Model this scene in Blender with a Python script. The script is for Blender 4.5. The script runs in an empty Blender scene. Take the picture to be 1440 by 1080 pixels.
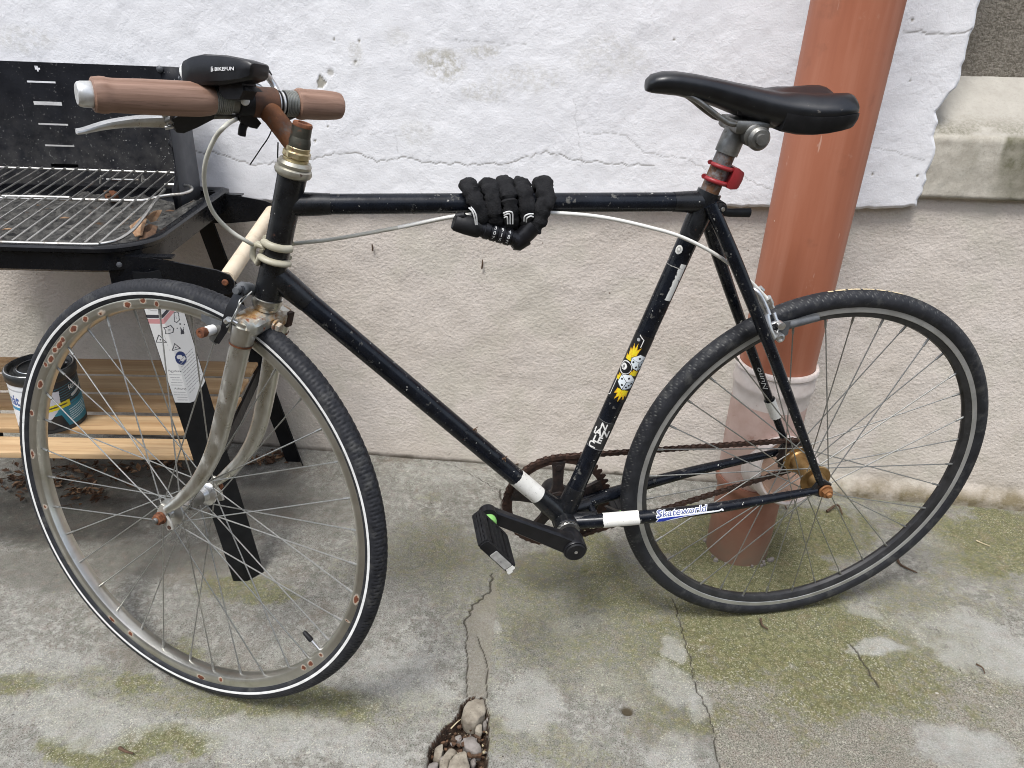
import bpy, bmesh, math, random
import numpy as np
from mathutils import Vector, Matrix

S = bpy.context.scene
COL = S.collection
random.seed(7)
rng = np.random.default_rng(7)
PI = math.pi

# ------------------------------------------------------------------ camera, sky, sun, exposure
cam = bpy.data.cameras.new('camera')
cam.sensor_fit = 'HORIZONTAL'; cam.sensor_width = 36.0; cam.lens = 26.816
cam.clip_start = 0.02; cam.clip_end = 400
cam_ob = bpy.data.objects.new('camera', cam); COL.objects.link(cam_ob)
R_, U_, B_, C_ = (0.995214, 0.090422, 0.037056), (-0.073223, 0.438910, 0.895543), (0.064712, -0.893970, 0.443430), (-0.43677, -1.19774, 1.04996)
cam_ob.matrix_world = Matrix(((R_[0], U_[0], B_[0], C_[0]), (R_[1], U_[1], B_[1], C_[1]), (R_[2], U_[2], B_[2], C_[2]), (0, 0, 0, 1)))
S.camera = cam_ob

SUN_EL, SUN_AZ = math.radians(64), math.radians(-158)      # azimuth from +Y towards +X
world = bpy.data.worlds.new('World'); S.world = world; world.use_nodes = True
wn = world.node_tree.nodes; wl = world.node_tree.links
bg = wn['Background']
sky = wn.new('ShaderNodeTexSky'); sky.sky_type = 'NISHITA'; sky.sun_disc = False
sky.sun_elevation = SUN_EL; sky.sun_rotation = SUN_AZ
sky.air_density = 1.0; sky.dust_density = 2.0; sky.ozone_density = 1.0
hsv = wn.new('ShaderNodeHueSaturation'); hsv.inputs['Saturation'].default_value = 0.55
wl.new(sky.outputs[0], hsv.inputs['Color']); wl.new(hsv.outputs[0], bg.inputs['Color'])
bg.inputs['Strength'].default_value = 0.15
sl = bpy.data.lights.new('sun', 'SUN'); sl.energy = 1.5; sl.angle = math.radians(15); sl.color = (1.0, 0.99, 0.965)
sun = bpy.data.objects.new('sun', sl); COL.objects.link(sun)
sd = Vector((math.sin(SUN_AZ) * math.cos(SUN_EL), math.cos(SUN_AZ) * math.cos(SUN_EL), math.sin(SUN_EL)))
sun.rotation_euler = sd.to_track_quat('Z', 'Y').to_euler(); sun.location = sd * 20
S.view_settings.view_transform = 'Standard'; S.view_settings.look = 'None'
S.view_settings.gamma = 1; S.view_settings.use_curve_mapping = False
S.view_settings.exposure = 0.98
S.cycles.filter_width = 1.0

# ------------------------------------------------------------------ materials
class NT:
    def __init__(s, name):
        s.m = bpy.data.materials.new(name); s.m.use_nodes = True
        s.n = s.m.node_tree.nodes; s.l = s.m.node_tree.links
        s.b = s.n['Principled BSDF']; s.tc = s.n.new('ShaderNodeTexCoord')
    def coord(s, scale=(1, 1, 1), rot=(0, 0, 0)):
        mp = s.n.new('ShaderNodeMapping'); mp.inputs['Scale'].default_value = scale; mp.inputs['Rotation'].default_value = rot
        s.l.new(s.tc.outputs['Object'], mp.inputs['Vector']); return mp.outputs[0]
    def noise(s, scale, detail=4, rough=0.6, vec=None, dist=0.0):
        t = s.n.new('ShaderNodeTexNoise'); t.inputs['Scale'].default_value = scale; t.inputs['Detail'].default_value = detail
        t.inputs['Roughness'].default_value = rough; t.inputs['Distortion'].default_value = dist
        s.l.new(vec if vec else s.tc.outputs['Object'], t.inputs['Vector']); return t.outputs['Fac']
    def voronoi(s, scale, vec=None, feature='F1', out='Distance'):
        t = s.n.new('ShaderNodeTexVoronoi'); t.feature = feature; t.inputs['Scale'].default_value = scale
        s.l.new(vec if vec else s.tc.outputs['Object'], t.inputs['Vector']); return t.outputs[out]
    def ramp(s, fac, lo, hi, a=0.0, b=1.0):
        t = s.n.new('ShaderNodeMapRange'); t.inputs[1].default_value = lo; t.inputs[2].default_value = hi
        t.inputs[3].default_value = a; t.inputs[4].default_value = b; t.clamp = True; s.l.new(fac, t.inputs[0]); return t.outputs[0]
    def math(s, op, a, b):
        t = s.n.new('ShaderNodeMath'); t.operation = op; t.use_clamp = False
        for i, x in enumerate((a, b)):
            if isinstance(x, (int, float)): t.inputs[i].default_value = x
            else: s.l.new(x, t.inputs[i])
        return t.outputs[0]
    def mix(s, fac, a, b):
        t = s.n.new('ShaderNodeMix'); t.data_type = 'RGBA'
        if isinstance(fac, (int, float)): t.inputs[0].default_value = fac
        else: s.l.new(fac, t.inputs[0])
        for i, x in ((6, a), (7, b)):
            if isinstance(x, tuple): t.inputs[i].default_value = (*x[:3], 1)
            else: s.l.new(x, t.inputs[i])
        return t.outputs[2]
    def attr(s, name):
        t = s.n.new('ShaderNodeAttribute'); t.attribute_name = name; return t
    def sep(s, colsock):
        t = s.n.new('ShaderNodeSeparateColor'); s.l.new(colsock, t.inputs[0]); return t.outputs
    def bump(s, h, strength=0.3, dist=0.001, prev=None):
        t = s.n.new('ShaderNodeBump'); t.inputs['Strength'].default_value = strength; t.inputs['Distance'].default_value = dist
        s.l.new(h, t.inputs['Height'])
        if prev: s.l.new(prev, t.inputs['Normal'])
        s.l.new(t.outputs[0], s.b.inputs['Normal']); return t.outputs[0]
    def set(s, color=None, rough=None, metal=None, spec=None):
        for k, v in (('Base Color', color), ('Roughness', rough), ('Metallic', metal), ('Specular IOR Level', spec)):
            if v is None: continue
            if isinstance(v, tuple): s.b.inputs[k].default_value = (*v[:3], 1)
            elif isinstance(v, (int, float)): s.b.inputs[k].default_value = v
            else: s.l.new(v, s.b.inputs[k])
        return s.m

def simple(name, a, b=None, scale=60, rough=0.5, rough2=None, metal=0.0, spots=(), bump=None, spec=None):
    """two-tone material with scale-noise, spots = [(colour, scale, threshold, softness, rough)]"""
    k = NT(name); nz = k.noise(scale, 5)
    col = k.mix(k.ramp(nz, 0.35, 0.65), a, b if b else tuple(min(1, x * 1.35) for x in a))
    rg = k.ramp(k.noise(scale * 1.7, 4), 0.3, 0.7, rough, rough2 if rough2 is not None else min(1, rough + 0.12))
    mt = metal
    for (c, sc, th, soft, r) in spots:
        f = k.ramp(k.noise(sc, 5, 0.65), th, th + soft)
        col = k.mix(f, col, c)
        t = k.n.new('ShaderNodeMix'); t.data_type = 'FLOAT'; k.l.new(f, t.inputs[0]); k.l.new(rg, t.inputs[2]); t.inputs[3].default_value = r; rg = t.outputs[0]
        if metal > 0:
            t = k.n.new('ShaderNodeMix'); t.data_type = 'FLOAT'; k.l.new(f, t.inputs[0])
            if isinstance(mt, float): t.inputs[2].default_value = mt
            else: k.l.new(mt, t.inputs[2])
            t.inputs[3].default_value = 0.0; mt = t.outputs[0]
    k.set(col, rg, mt, spec)
    if bump: k.bump(k.noise(bump[0], 4), bump[1], bump[2] if len(bump) > 2 else 0.001)
    return k.m

def rubber(name, groove, amt):
    k = NT(name); n1 = k.noise(60, 5); n2 = k.noise(40, 5, .65); col = k.mix(k.ramp(n1, .35, .65), (0.010, 0.0108, 0.0135), (0.021, 0.022, 0.026)); col = k.mix(k.ramp(n2, .54, .72, 0, .75), col, (0.070, 0.070, 0.066))
    col = k.mix(k.math('MULTIPLY', k.attr('groove').outputs['Fac'], k.ramp(k.noise(130, 3, .6), .40, .60, 0, amt)), col, groove); k.set(col, k.ramp(n1, .3, .7, .5, .72), 0, .35); k.bump(k.noise(600, 3), .2, .001); return k.m
RUST = (0.17, 0.055, 0.02); RUSTD = (0.075, 0.028, 0.014); RUSTO = (0.33, 0.12, 0.035)
M = {}
M['paint'] = simple('navy_paint', (0.0035, 0.0045, 0.007), (0.008, 0.010, 0.015), 40, 0.14, 0.34,
                    spots=[((0.05, 0.05, 0.05), 25, 0.66, 0.08, 0.7), ((0.09, 0.088, 0.08), 70, 0.62, 0.05, 0.7), ((0.50, 0.49, 0.45), 150, 0.672, 0.015, 0.6)], bump=(120, 0.08), spec=0.3)
M['lug'] = simple('worn_lug_paint', (0.0050, 0.0056, 0.007), (0.0105, 0.0115, 0.0135), 50, 0.20, 0.42,
                  spots=[((0.40, 0.39, 0.36), 170, 0.685, 0.02, 0.6), (RUSTD, 60, 0.66, 0.06, 0.8)], bump=(150, 0.12), spec=0.45)
M['chrome'] = simple('dull_chrome', (0.42, 0.41, 0.37), (0.58, 0.57, 0.53), 35, 0.22, 0.42, 1.0,
                     spots=[((0.24, 0.20, 0.13), 28, 0.58, 0.16, 0.6), (RUST, 55, 0.68, 0.05, 0.85)], bump=(200, 0.08))
def fork_mat():
    k = NT('weathered_fork_chrome'); v = k.coord((1, 1, .45)); st = k.noise(70, 5, .6, v); n1 = k.noise(26, 5, .6); n2 = k.noise(150, 4, .7)
    col = k.mix(k.ramp(st, .38, .62), (0.50, 0.49, 0.445), (0.62, 0.61, 0.57)); f = k.ramp(k.math('ADD', k.math('MULTIPLY', n1, .6), k.math('MULTIPLY', st, .4)), .55, .70)
    col = k.mix(k.math('MULTIPLY', f, .55), col, (0.30, 0.26, 0.17)); g = k.ramp(n2, .66, .70); col = k.mix(k.math('MULTIPLY', g, k.ramp(n1, .5, .6)), col, RUST)
    k.set(col, k.math('ADD', k.math('MULTIPLY', f, .3), k.ramp(st, .3, .7, .24, .4)), k.math('SUBTRACT', .92, k.math('MULTIPLY', f, .45))); k.bump(n2, .06, .001); return k.m
M['forkchrome'] = fork_mat()
M['crown'] = simple('rusty_crown_chrome', (0.50, 0.50, 0.45), (0.60, 0.60, 0.55), 30, 0.28, 0.45, 0.85,
                     spots=[((0.30, 0.17, 0.06), 30, 0.44, 0.14, 0.75), (RUST, 42, 0.56, 0.08, 0.9)], bump=(220, 0.1))
M['brass'] = simple('brassy_headset', (0.42, 0.34, 0.17), (0.60, 0.52, 0.33), 40, 0.28, 0.5, 0.9,
                     spots=[(RUST, 60, 0.60, 0.08, 0.8)])
M['headset'] = simple('dull_headset_cup', (0.40, 0.38, 0.31), (0.52, 0.50, 0.43), 50, 0.35, 0.55, 0.8, spots=[(RUSTD, 70, 0.66, 0.06, 0.8)])
def rim_mat():
    k = NT('front_rim_chrome'); n1 = k.noise(14, 5); n2 = k.noise(180, 4, .7); a = k.attr('rust').outputs['Fac']
    f = k.ramp(k.math('ADD', a, k.math('MULTIPLY', k.math('SUBTRACT', n2, 0.5), 0.9)), 0.48, 0.56); halo = k.ramp(k.math('ADD', a, k.math('MULTIPLY', k.math('SUBTRACT', n2, 0.5), 0.8)), 0.2, 0.5)
    col = k.mix(k.ramp(n1, .35, .65), (0.47, 0.46, 0.415), (0.62, 0.61, 0.565)); col = k.mix(k.ramp(k.noise(20, 5), .55, .75, 0, .5), col, (0.28, 0.245, 0.165))
    col = k.mix(k.math('MULTIPLY', halo, .7), col, (0.34, 0.20, 0.09)); col = k.mix(f, col, k.mix(k.ramp(n2, .4, .6), (0.16, 0.045, 0.018), (0.085, 0.028, 0.014)))
    inv = k.math('SUBTRACT', 1.0, k.math('MULTIPLY', halo, 0.9)); k.set(col, k.math('ADD', k.math('MULTIPLY', halo, 0.5), 0.28), k.math('MULTIPLY', inv, 0.92)); return k.m
M['rim'] = rim_mat()
M['rimblack'] = simple('black_rim', (0.012, 0.012, 0.013), (0.03, 0.03, 0.032), 40, 0.3, 0.55, spots=[((0.12, 0.12, 0.12), 50, 0.64, 0.1, 0.7)])
M['braketrack'] = simple('brake_track_aluminium', (0.36, 0.36, 0.345), (0.50, 0.50, 0.485), 25, 0.35, 0.5, 0.6)
M['spoke'] = simple('zinc_spoke', (0.30, 0.30, 0.28), (0.42, 0.42, 0.40), 80, 0.35, 0.5, 0.9)
M['nipple'] = simple('spoke_nipple', (0.55, 0.55, 0.52), None, 80, 0.35, 0.5, 0.7)
M['alu'] = simple('aluminium', (0.55, 0.55, 0.54), (0.68, 0.68, 0.67), 60, 0.25, 0.42, 0.95, spots=[((0.22, 0.21, 0.18), 60, 0.66, 0.1, 0.6)])
M['dullalu'] = simple('dull_grey_alloy', (0.13, 0.13, 0.12), (0.27, 0.265, 0.25), 40, 0.32, 0.55, 0.75, spots=[((0.10, 0.085, 0.06), 50, 0.58, 0.12, 0.7)], bump=(260, 0.12))
M['greypart'] = simple('grey_alloy_part', (0.085, 0.09, 0.095), (0.13, 0.135, 0.14), 60, 0.45, 0.6, 0.3)
M['rust'] = simple('rusted_steel', (0.095, 0.033, 0.015), (0.21, 0.075, 0.027), 90, 0.8, 0.95, bump=(400, 0.4))
M['rustdark'] = simple('dark_rusty_steel', (0.028, 0.016, 0.012), (0.065, 0.032, 0.02), 90, 0.65, 0.9, 0.2, bump=(300, 0.3))
M['rustblack'] = simple('blackened_steel', (0.012, 0.010, 0.010), (0.035, 0.022, 0.017), 90, 0.5, 0.75, bump=(300, 0.2))
M['black'] = simple('black_plastic', (0.005, 0.005, 0.006), (0.010, 0.010, 0.012), 60, 0.28, 0.45, bump=(500, 0.06), spec=0.35)
M['matblack'] = simple('matt_black_plastic', (0.006, 0.006, 0.007), (0.013, 0.013, 0.014), 60, 0.5, 0.65, spec=0.3)
M['rubber'] = rubber('black_rubber', (0.003, 0.003, 0.004), 1.0); M['rubber2'] = rubber('scuffed_rubber', (0.16, 0.16, 0.15), .8)
M['stripe'] = simple('reflective_stripe', (0.60, 0.60, 0.58), (0.75, 0.75, 0.73), 90, 0.5, 0.6, spots=[((0.25, 0.25, 0.24), 130, 0.66, 0.05, 0.7)])
M['offwhite'] = simple('white_sticker', (0.70, 0.69, 0.63), (0.80, 0.79, 0.74), 60, 0.45, 0.55, spots=[((0.30, 0.28, 0.22), 60, 0.60, 0.15, 0.7), ((0.16, 0.15, 0.12), 190, 0.645, 0.02, 0.7)])
M['white'] = simple('white_plastic', (0.70, 0.70, 0.68), (0.78, 0.78, 0.76), 60, 0.4, 0.5, spots=[((0.4, 0.38, 0.33), 90, 0.66, 0.1, 0.7)])
M['cable'] = simple('white_cable_housing', (0.68, 0.67, 0.62), (0.76, 0.75, 0.70), 30, 0.35, 0.5, spots=[((0.30, 0.28, 0.23), 45, 0.64, 0.1, 0.7)])
M['cable_grey'] = simple('yellowed_cable_housing', (0.46, 0.45, 0.38), (0.56, 0.55, 0.48), 40, 0.35, 0.5)
M['wire'] = simple('steel_wire', (0.35, 0.35, 0.33), None, 60, 0.4, 0.5, 0.9)
M['gold'] = simple('bronzed_hub', (0.23, 0.135, 0.05), (0.36, 0.23, 0.10), 50, 0.3, 0.5, 0.85, spots=[(RUSTD, 60, 0.63, 0.1, 0.8)])
M['stem'] = simple('rusty_stem', (0.115, 0.045, 0.018), (0.20, 0.078, 0.028), 45, 0.62, 0.85, 0.25, spots=[((0.075, 0.070, 0.058), 30, 0.49, 0.12, 0.5), ((0.24, 0.10, 0.035), 70, 0.60, 0.08, 0.9)], bump=(350, 0.3))
M['quill'] = simple('tarnished_quill', (0.06, 0.058, 0.045), (0.10, 0.095, 0.075), 40, 0.4, 0.6, 0.7, spots=[(RUST, 40, 0.60, 0.1, 0.85)], bump=(300, 0.15))
M['seatpost'] = simple('rusty_seatpost', (0.17, 0.175, 0.18), (0.27, 0.275, 0.28), 40, 0.35, 0.55, 0.7,
                       spots=[((0.12, 0.055, 0.022), 34, 0.47, 0.14, 0.8), (RUSTD, 45, 0.56, 0.1, 0.9)], bump=(300, 0.2))
M['red'] = simple('red_plastic', (0.24, 0.018, 0.022), (0.30, 0.026, 0.03), 40, 0.35, 0.5)
M['clip'] = simple('yellowed_plastic_clip', (0.40, 0.37, 0.27), (0.50, 0.47, 0.37), 30, 0.35, 0.5)
M['saddle'] = simple('black_saddle_cover', (0.005, 0.0055, 0.007), (0.011, 0.012, 0.014), 25, 0.27, 0.42, spots=[((0.10, 0.09, 0.08), 130, 0.66, 0.05, 0.8)], bump=(700, 0.08))
M['fabric'] = simple('black_lock_sleeve', (0.006, 0.006, 0.007), (0.013, 0.013, 0.014), 120, 0.8, 0.95, bump=(500, 0.8, 0.002), spec=0.3)
M['lens'] = simple('lamp_lens', (0.62, 0.64, 0.62), (0.72, 0.74, 0.72), 60, 0.12, 0.2)
M['green'] = simple('green_plastic', (0.17, 0.42, 0.10), (0.25, 0.5, 0.16), 60, 0.4, 0.5)
M['bbqblack'] = simple('black_grill_enamel', (0.003, 0.0035, 0.005), (0.006, 0.0065, 0.008), 30, 0.18, 0.32, spots=[((0.09, 0.085, 0.08), 300, 0.70, 0.02, 0.8)], bump=(200, 0.05), spec=0.35)
M['bbqmatt'] = simple('matt_grill_steel', (0.004, 0.0045, 0.006), (0.009, 0.0095, 0.011), 50, 0.35, 0.5, spots=[((0.10, 0.095, 0.085), 260, 0.70, 0.03, 0.9)], spec=0.3)
M['bbqgrey'] = simple('greyed_grill_steel', (0.050, 0.053, 0.060), (0.070, 0.074, 0.082), 20, 0.45, 0.6, spots=[((0.12, 0.12, 0.12), 260, 0.74, 0.03, 0.9)])
M['soot'] = simple('sooty_inner_steel', (0.004, 0.0045, 0.007), (0.010, 0.011, 0.015), 20, 0.5, 0.7,
                   spots=[((0.05, 0.05, 0.05), 30, 0.58, 0.25, 0.95), ((0.45, 0.44, 0.42), 230, 0.68, 0.03, 0.9)], bump=(250, 0.3), spec=0.25)
def soot_dust():
    k = NT('ash_dusted_steel'); n1 = k.noise(20, 5); n2 = k.noise(230, 4, .65); n3 = k.noise(34, 6, .65); z = k.n.new('ShaderNodeSeparateXYZ'); k.l.new(k.tc.outputs['Object'], z.inputs[0])
    col = k.mix(k.ramp(n1, .35, .65), (0.004, 0.0045, 0.007), (0.010, 0.011, 0.015)); low = k.ramp(z.outputs[2], .86, .70)
    col = k.mix(k.math('MULTIPLY', low, k.ramp(n3, .38, .66, .1, .9)), col, (0.060, 0.058, 0.056)); col = k.mix(k.math('MULTIPLY', k.math('ADD', .25, low), k.ramp(n2, .655, .68)), col, (0.50, 0.49, 0.47))
    k.set(col, k.ramp(n1, .3, .7, .45, .7), 0, .25); k.bump(n2, .3, .001); return k.m
M['sootdust'] = soot_dust()
M['ash'] = simple('ash_and_charcoal', (0.012, 0.0115, 0.011), (0.095, 0.092, 0.084), 60, 0.9, 1.0, spots=[((0.38, 0.37, 0.33), 160, 0.66, 0.05, 1.0), ((0.012, 0.011, 0.01), 80, 0.60, 0.05, 1.0), ((0.10, 0.055, 0.025), 35, 0.63, 0.05, 1.0)], bump=(150, 1.0, 0.004))
M['gridwire'] = simple('chromed_grate_wire', (0.52, 0.51, 0.48), (0.68, 0.67, 0.63), 30, 0.22, 0.4, 0.9, spots=[((0.10, 0.07, 0.04), 25, 0.56, 0.12, 0.7)])
M['cream'] = simple('cream_handle', (0.56, 0.47, 0.34), (0.63, 0.54, 0.41), 25, 0.5, 0.65, spots=[((0.40, 0.33, 0.24), 30, 0.6, 0.15, 0.7)])
M['deadleaf'] = simple('dead_leaf', (0.20, 0.10, 0.045), (0.38, 0.25, 0.15), 60, 0.7, 0.85, bump=(300, 0.4))
M['leafbrown'] = simple('brown_leaf', (0.06, 0.03, 0.016), (0.13, 0.07, 0.035), 60, 0.75, 0.9, bump=(300, 0.4))
M['twig'] = simple('brown_twig', (0.05, 0.028, 0.016), (0.10, 0.06, 0.035), 90, 0.8, 0.95, bump=(400, 0.4))
M['straw'] = simple('dry_straw', (0.40, 0.33, 0.20), (0.52, 0.45, 0.30), 90, 0.8, 0.95)
M['canlid'] = simple('dark_can_rim', (0.025, 0.027, 0.027), (0.045, 0.047, 0.046), 50, 0.3, 0.45, 0.3)
M['stone'] = simple('broken_concrete', (0.17, 0.145, 0.11), (0.32, 0.285, 0.225), 60, 0.85, 0.95, spots=[((0.16, 0.14, 0.11), 120, 0.60, 0.08, 1.0), ((0.5, 0.48, 0.42), 150, 0.68, 0.05, 1.0)], bump=(220, 0.8, 0.002))
M['greystone'] = simple('grey_pebble', (0.14, 0.125, 0.11), (0.25, 0.225, 0.205), 50, 0.85, 0.95, bump=(250, 0.6, 0.002))
M['crackdark'] = simple('crack_shadow', (0.035, 0.03, 0.025), (0.06, 0.05, 0.045), 60, 0.95, 1.0)

def wood(name, a, b, c, scale, axis='X', rough=0.55):
    k = NT(name); sc = {'X': (1.2, 26, 26), 'Z': (26, 26, 1.2)}[axis]
    v = k.coord(sc); n1 = k.noise(scale, 5, 0.6, v, 0.6)
    v2 = k.coord(tuple(x * 2.5 for x in sc)); n2 = k.noise(scale * 2.0, 6, 0.7, v2)
    col = k.mix(k.ramp(n1, 0.38, 0.64), a, b); col = k.mix(k.ramp(n2, 0.56, 0.72, 0, 0.7), col, c)
    k.set(col, k.ramp(n1, 0.3, 0.7, rough, rough + 0.2)); k.bump(n2, 0.3, 0.0008); return k.m
M['pine'] = wood('oiled_pine', (0.36, 0.215, 0.10), (0.55, 0.385, 0.215), (0.23, 0.12, 0.05), 1.3)
M['grip'] = wood('weathered_wooden_grip', (0.17, 0.092, 0.058), (0.33, 0.205, 0.150), (0.085, 0.045, 0.026), 2.6, 'Z', 0.45)

def attr_mat(name, rough=0.45):
    k = NT(name); k.set(k.attr('Col').outputs['Color'], rough); return k.m
M['print'] = attr_mat('printed_vinyl', 0.38)

# ------------------------------------------------------------------ helpers
def V(*a): return Vector(a[0]) if len(a) == 1 else Vector(a)
class MB:
    def __init__(s): s.v = []; s.f = []; s.mi = []; s.cur = 0
    def add(s, verts, faces):
        o = len(s.v); s.v.extend([tuple(x) for x in verts]); s.f.extend([tuple(i + o for i in f) for f in faces]); s.mi.extend([s.cur] * len(faces)); return s
    def tube(s, path, r, seg=14, closed=False, caps=True, up=None, sx=1.0, phase=0.0):
        P = [V(p) for p in path]; n = len(P); rr = r if isinstance(r, (list, tuple)) else [r] * n
        T = []
        for i in range(n):
            a = P[(i - 1) % n] if closed or i > 0 else P[0]; b = P[(i + 1) % n] if closed or i < n - 1 else P[-1]
            t = b - a; T.append(t.normalized() if t.length > 1e-12 else Vector((0, 0, 1)))
        u = V(up) if up is not None else (Vector((0, 0, 1)) if abs(T[0].z) < 0.9 else Vector((1, 0, 0)))
        u = (u - T[0] * u.dot(T[0])).normalized(); vs = []
        for i in range(n):
            u = (u - T[i] * u.dot(T[i]))
            u = u.normalized() if u.length > 1e-9 else T[i].orthogonal().normalized()
            w = T[i].cross(u)
            for k in range(seg):
                a = 2 * PI * k / seg + phase; vs.append(P[i] + u * (math.cos(a) * rr[i]) + w * (math.sin(a) * rr[i] * sx))
        fs = []
        for i in range(n if closed else n - 1):
            j = (i + 1) % n
            for k in range(seg): k2 = (k + 1) % seg; fs.append((i * seg + k, i * seg + k2, j * seg + k2, j * seg + k))
        if caps and not closed: fs.append(tuple(reversed(range(seg)))); fs.append(tuple((n - 1) * seg + k for k in range(seg)))
        return s.add(vs, fs)
    def lathe(s, prof, o, ax, seg=28, closed=False, u=None, caps=True):
        """prof = [(radius, distance along axis)]"""
        o = V(o); ax = V(ax).normalized(); u = V(u).normalized() if u is not None else ax.orthogonal().normalized(); w = ax.cross(u); vs = []
        for (r, h) in prof:
            for k in range(seg):
                a = 2 * PI * k / seg; vs.append(o + ax * h + (u * math.cos(a) + w * math.sin(a)) * r)
        n = len(prof); fs = []
        for i in range(n if closed else n - 1):
            j = (i + 1) % n
            for k in range(seg): k2 = (k + 1) % seg; fs.append((i * seg + k, i * seg + k2, j * seg + k2, j * seg + k))
        if not closed and caps:
            if prof[0][0] > 1e-6: fs.append(tuple(reversed(range(seg))))
            if prof[-1][0] > 1e-6: fs.append(tuple((n - 1) * seg + k for k in range(seg)))
        return s.add(vs, fs)
    def prism(s, poly, o, x, y, z, h0, h1, inset=0.0):
        """extrude a 2D polygon given in axes x,y along z from h0 to h1, with a small chamfer"""
        o, x, y, z = V(o), V(x), V(y), V(z); n = len(poly)
        cx = sum(p[0] for p in poly) / n; cy = sum(p[1] for p in poly) / n
        def ins(p):
            d = math.hypot(p[0] - cx, p[1] - cy) or 1; f = 1 - inset / d; return (cx + (p[0] - cx) * f, cy + (p[1] - cy) * f)
        rings = [(h0, True), (h0 + inset, False), (h1 - inset, False), (h1, True)] if inset > 0 else [(h0, False), (h1, False)]
        vs = []
        for h, i in rings:
            for p in poly: q = ins(p) if i else p; vs.append(o + x * q[0] + y * q[1] + z * h)
        fs = []
        for r in range(len(rings) - 1):
            for k in range(n): k2 = (k + 1) % n; fs.append((r * n + k, r * n + k2, (r + 1) * n + k2, (r + 1) * n + k))
        fs.append(tuple(reversed(range(n)))); fs.append(tuple((len(rings) - 1) * n + k for k in range(n)))
        return s.add(vs, fs)
    def box(s, c, x, y, z, sx, sy, sz, bev=0.0):
        return s.prism([(-sx / 2, -sy / 2), (sx / 2, -sy / 2), (sx / 2, sy / 2), (-sx / 2, sy / 2)], c, x, y, z, -sz / 2, sz / 2, bev)
    def loft(s, rings, caps=True):
        n = len(rings[0]); vs = [p for r in rings for p in r]; fs = []
        for i in range(len(rings) - 1):
            for k in range(n): k2 = (k + 1) % n; fs.append((i * n + k, i * n + k2, (i + 1) * n + k2, (i + 1) * n + k))
        if caps: fs.append(tuple(reversed(range(n)))); fs.append(tuple((len(rings) - 1) * n + k for k in range(n)))
        return s.add(vs, fs)
    def build(s, name, mat, parent=None, smooth=True, ang=40, recalc=True):
        me = bpy.data.meshes.new(name); me.from_pydata(s.v, [], s.f); me.validate()
        for m in (mat if isinstance(mat, list) else [mat]): me.materials.append(m)
        if isinstance(mat, list): me.polygons.foreach_set('material_index', s.mi[:len(me.polygons)])
        if recalc:
            b = bmesh.new(); b.from_mesh(me); bmesh.ops.recalc_face_normals(b, faces=b.faces); b.to_mesh(me); b.free()
        if smooth: me.shade_smooth(); me.set_sharp_from_angle(angle=math.radians(ang))
        return link(name, me, parent)
def link(name, data, parent=None):
    o = bpy.data.objects.new(name, data); COL.objects.link(o)
    if parent: o.parent = parent
    return o
def empty(name, parent=None, mw=None):
    o = bpy.data.objects.new(name, None); o.empty_display_size = 0.05; COL.objects.link(o)
    if mw is not None: o.matrix_world = mw
    if parent: o.parent = parent
    return o
def tag(o, label=None, cat=None, group=None, kind=None):
    if label: o['label'] = label
    if cat: o['category'] = cat
    if group: o['group'] = group
    if kind: o['kind'] = kind
    return o
def frame(o, x, y, z):
    return Matrix(((x[0], y[0], z[0], o[0]), (x[1], y[1], z[1], o[1]), (x[2], y[2], z[2], o[2]), (0, 0, 0, 1)))
def bez(pts, n=10):
    """Catmull-Rom through the points"""
    P = [V(p) for p in pts]; out = []
    for i in range(len(P) - 1):
        a = P[i - 1] if i else P[0] * 2 - P[1]; b = P[i]; c = P[i + 1]; d = P[i + 2] if i + 2 < len(P) else c * 2 - b
        for k in range(n):
            t = k / n; out.append(0.5 * ((2 * b) + (c - a) * t + (2 * a - 5 * b + 4 * c - d) * t * t + (3 * b - a - 3 * c + d) * t ** 3))
    return out + [P[-1]]
def hsh(ix, iy, seed):
    h = (ix.astype(np.int64) * 374761393 + iy.astype(np.int64) * 668265263 + seed * 974711) & 0x7fffffff
    h = ((h ^ (h >> 13)) * 1274126177) & 0x7fffffff; return ((h ^ (h >> 16)) & 0xffff) / 65535.0
def vnoise(x, y, sc, seed):
    x = x * sc; y = y * sc; ix = np.floor(x); iy = np.floor(y); fx = x - ix; fy = y - iy; fx = fx * fx * (3 - 2 * fx); fy = fy * fy * (3 - 2 * fy)
    a = hsh(ix, iy, seed); b = hsh(ix + 1, iy, seed); c = hsh(ix, iy + 1, seed); d = hsh(ix + 1, iy + 1, seed)
    return (a * (1 - fx) + b * fx) * (1 - fy) + (c * (1 - fx) + d * fx) * fy
def fbm(x, y, sc, seed, oct=5, g=0.5):
    s = 0; a = 1; t = 0
    for o in range(oct): s = s + a * vnoise(x + 7.3 * o, y - 3.1 * o, sc * 2 ** o, seed + o * 17); t += a; a *= g
    return s / t
def sstep(v, a, b): t = np.clip((v - a) / (b - a), 0, 1); return t * t * (3 - 2 * t)
def polydist(X, Y, pts):
    d = np.full(X.shape, 9.0)
    for (a, b) in zip(pts[:-1], pts[1:]):
        ax, ay = a; bx, by = b; L2 = (bx - ax) ** 2 + (by - ay) ** 2 + 1e-12
        t = np.clip(((X - ax) * (bx - ax) + (Y - ay) * (by - ay)) / L2, 0, 1)
        d = np.minimum(d, np.hypot(X - ax - t * (bx - ax), Y - ay - t * (by - ay)))
    return d
def inpoly(X, Y, poly):
    r = np.zeros(X.shape, bool); n = len(poly)
    for i in range(n):
        (x1, y1), (x2, y2) = poly[i], poly[(i + 1) % n]
        if y1 == y2: continue
        r ^= ((y1 > Y) != (y2 > Y)) & (X < (x2 - x1) * (Y - y1) / (y2 - y1) + x1)
    return r
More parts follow.
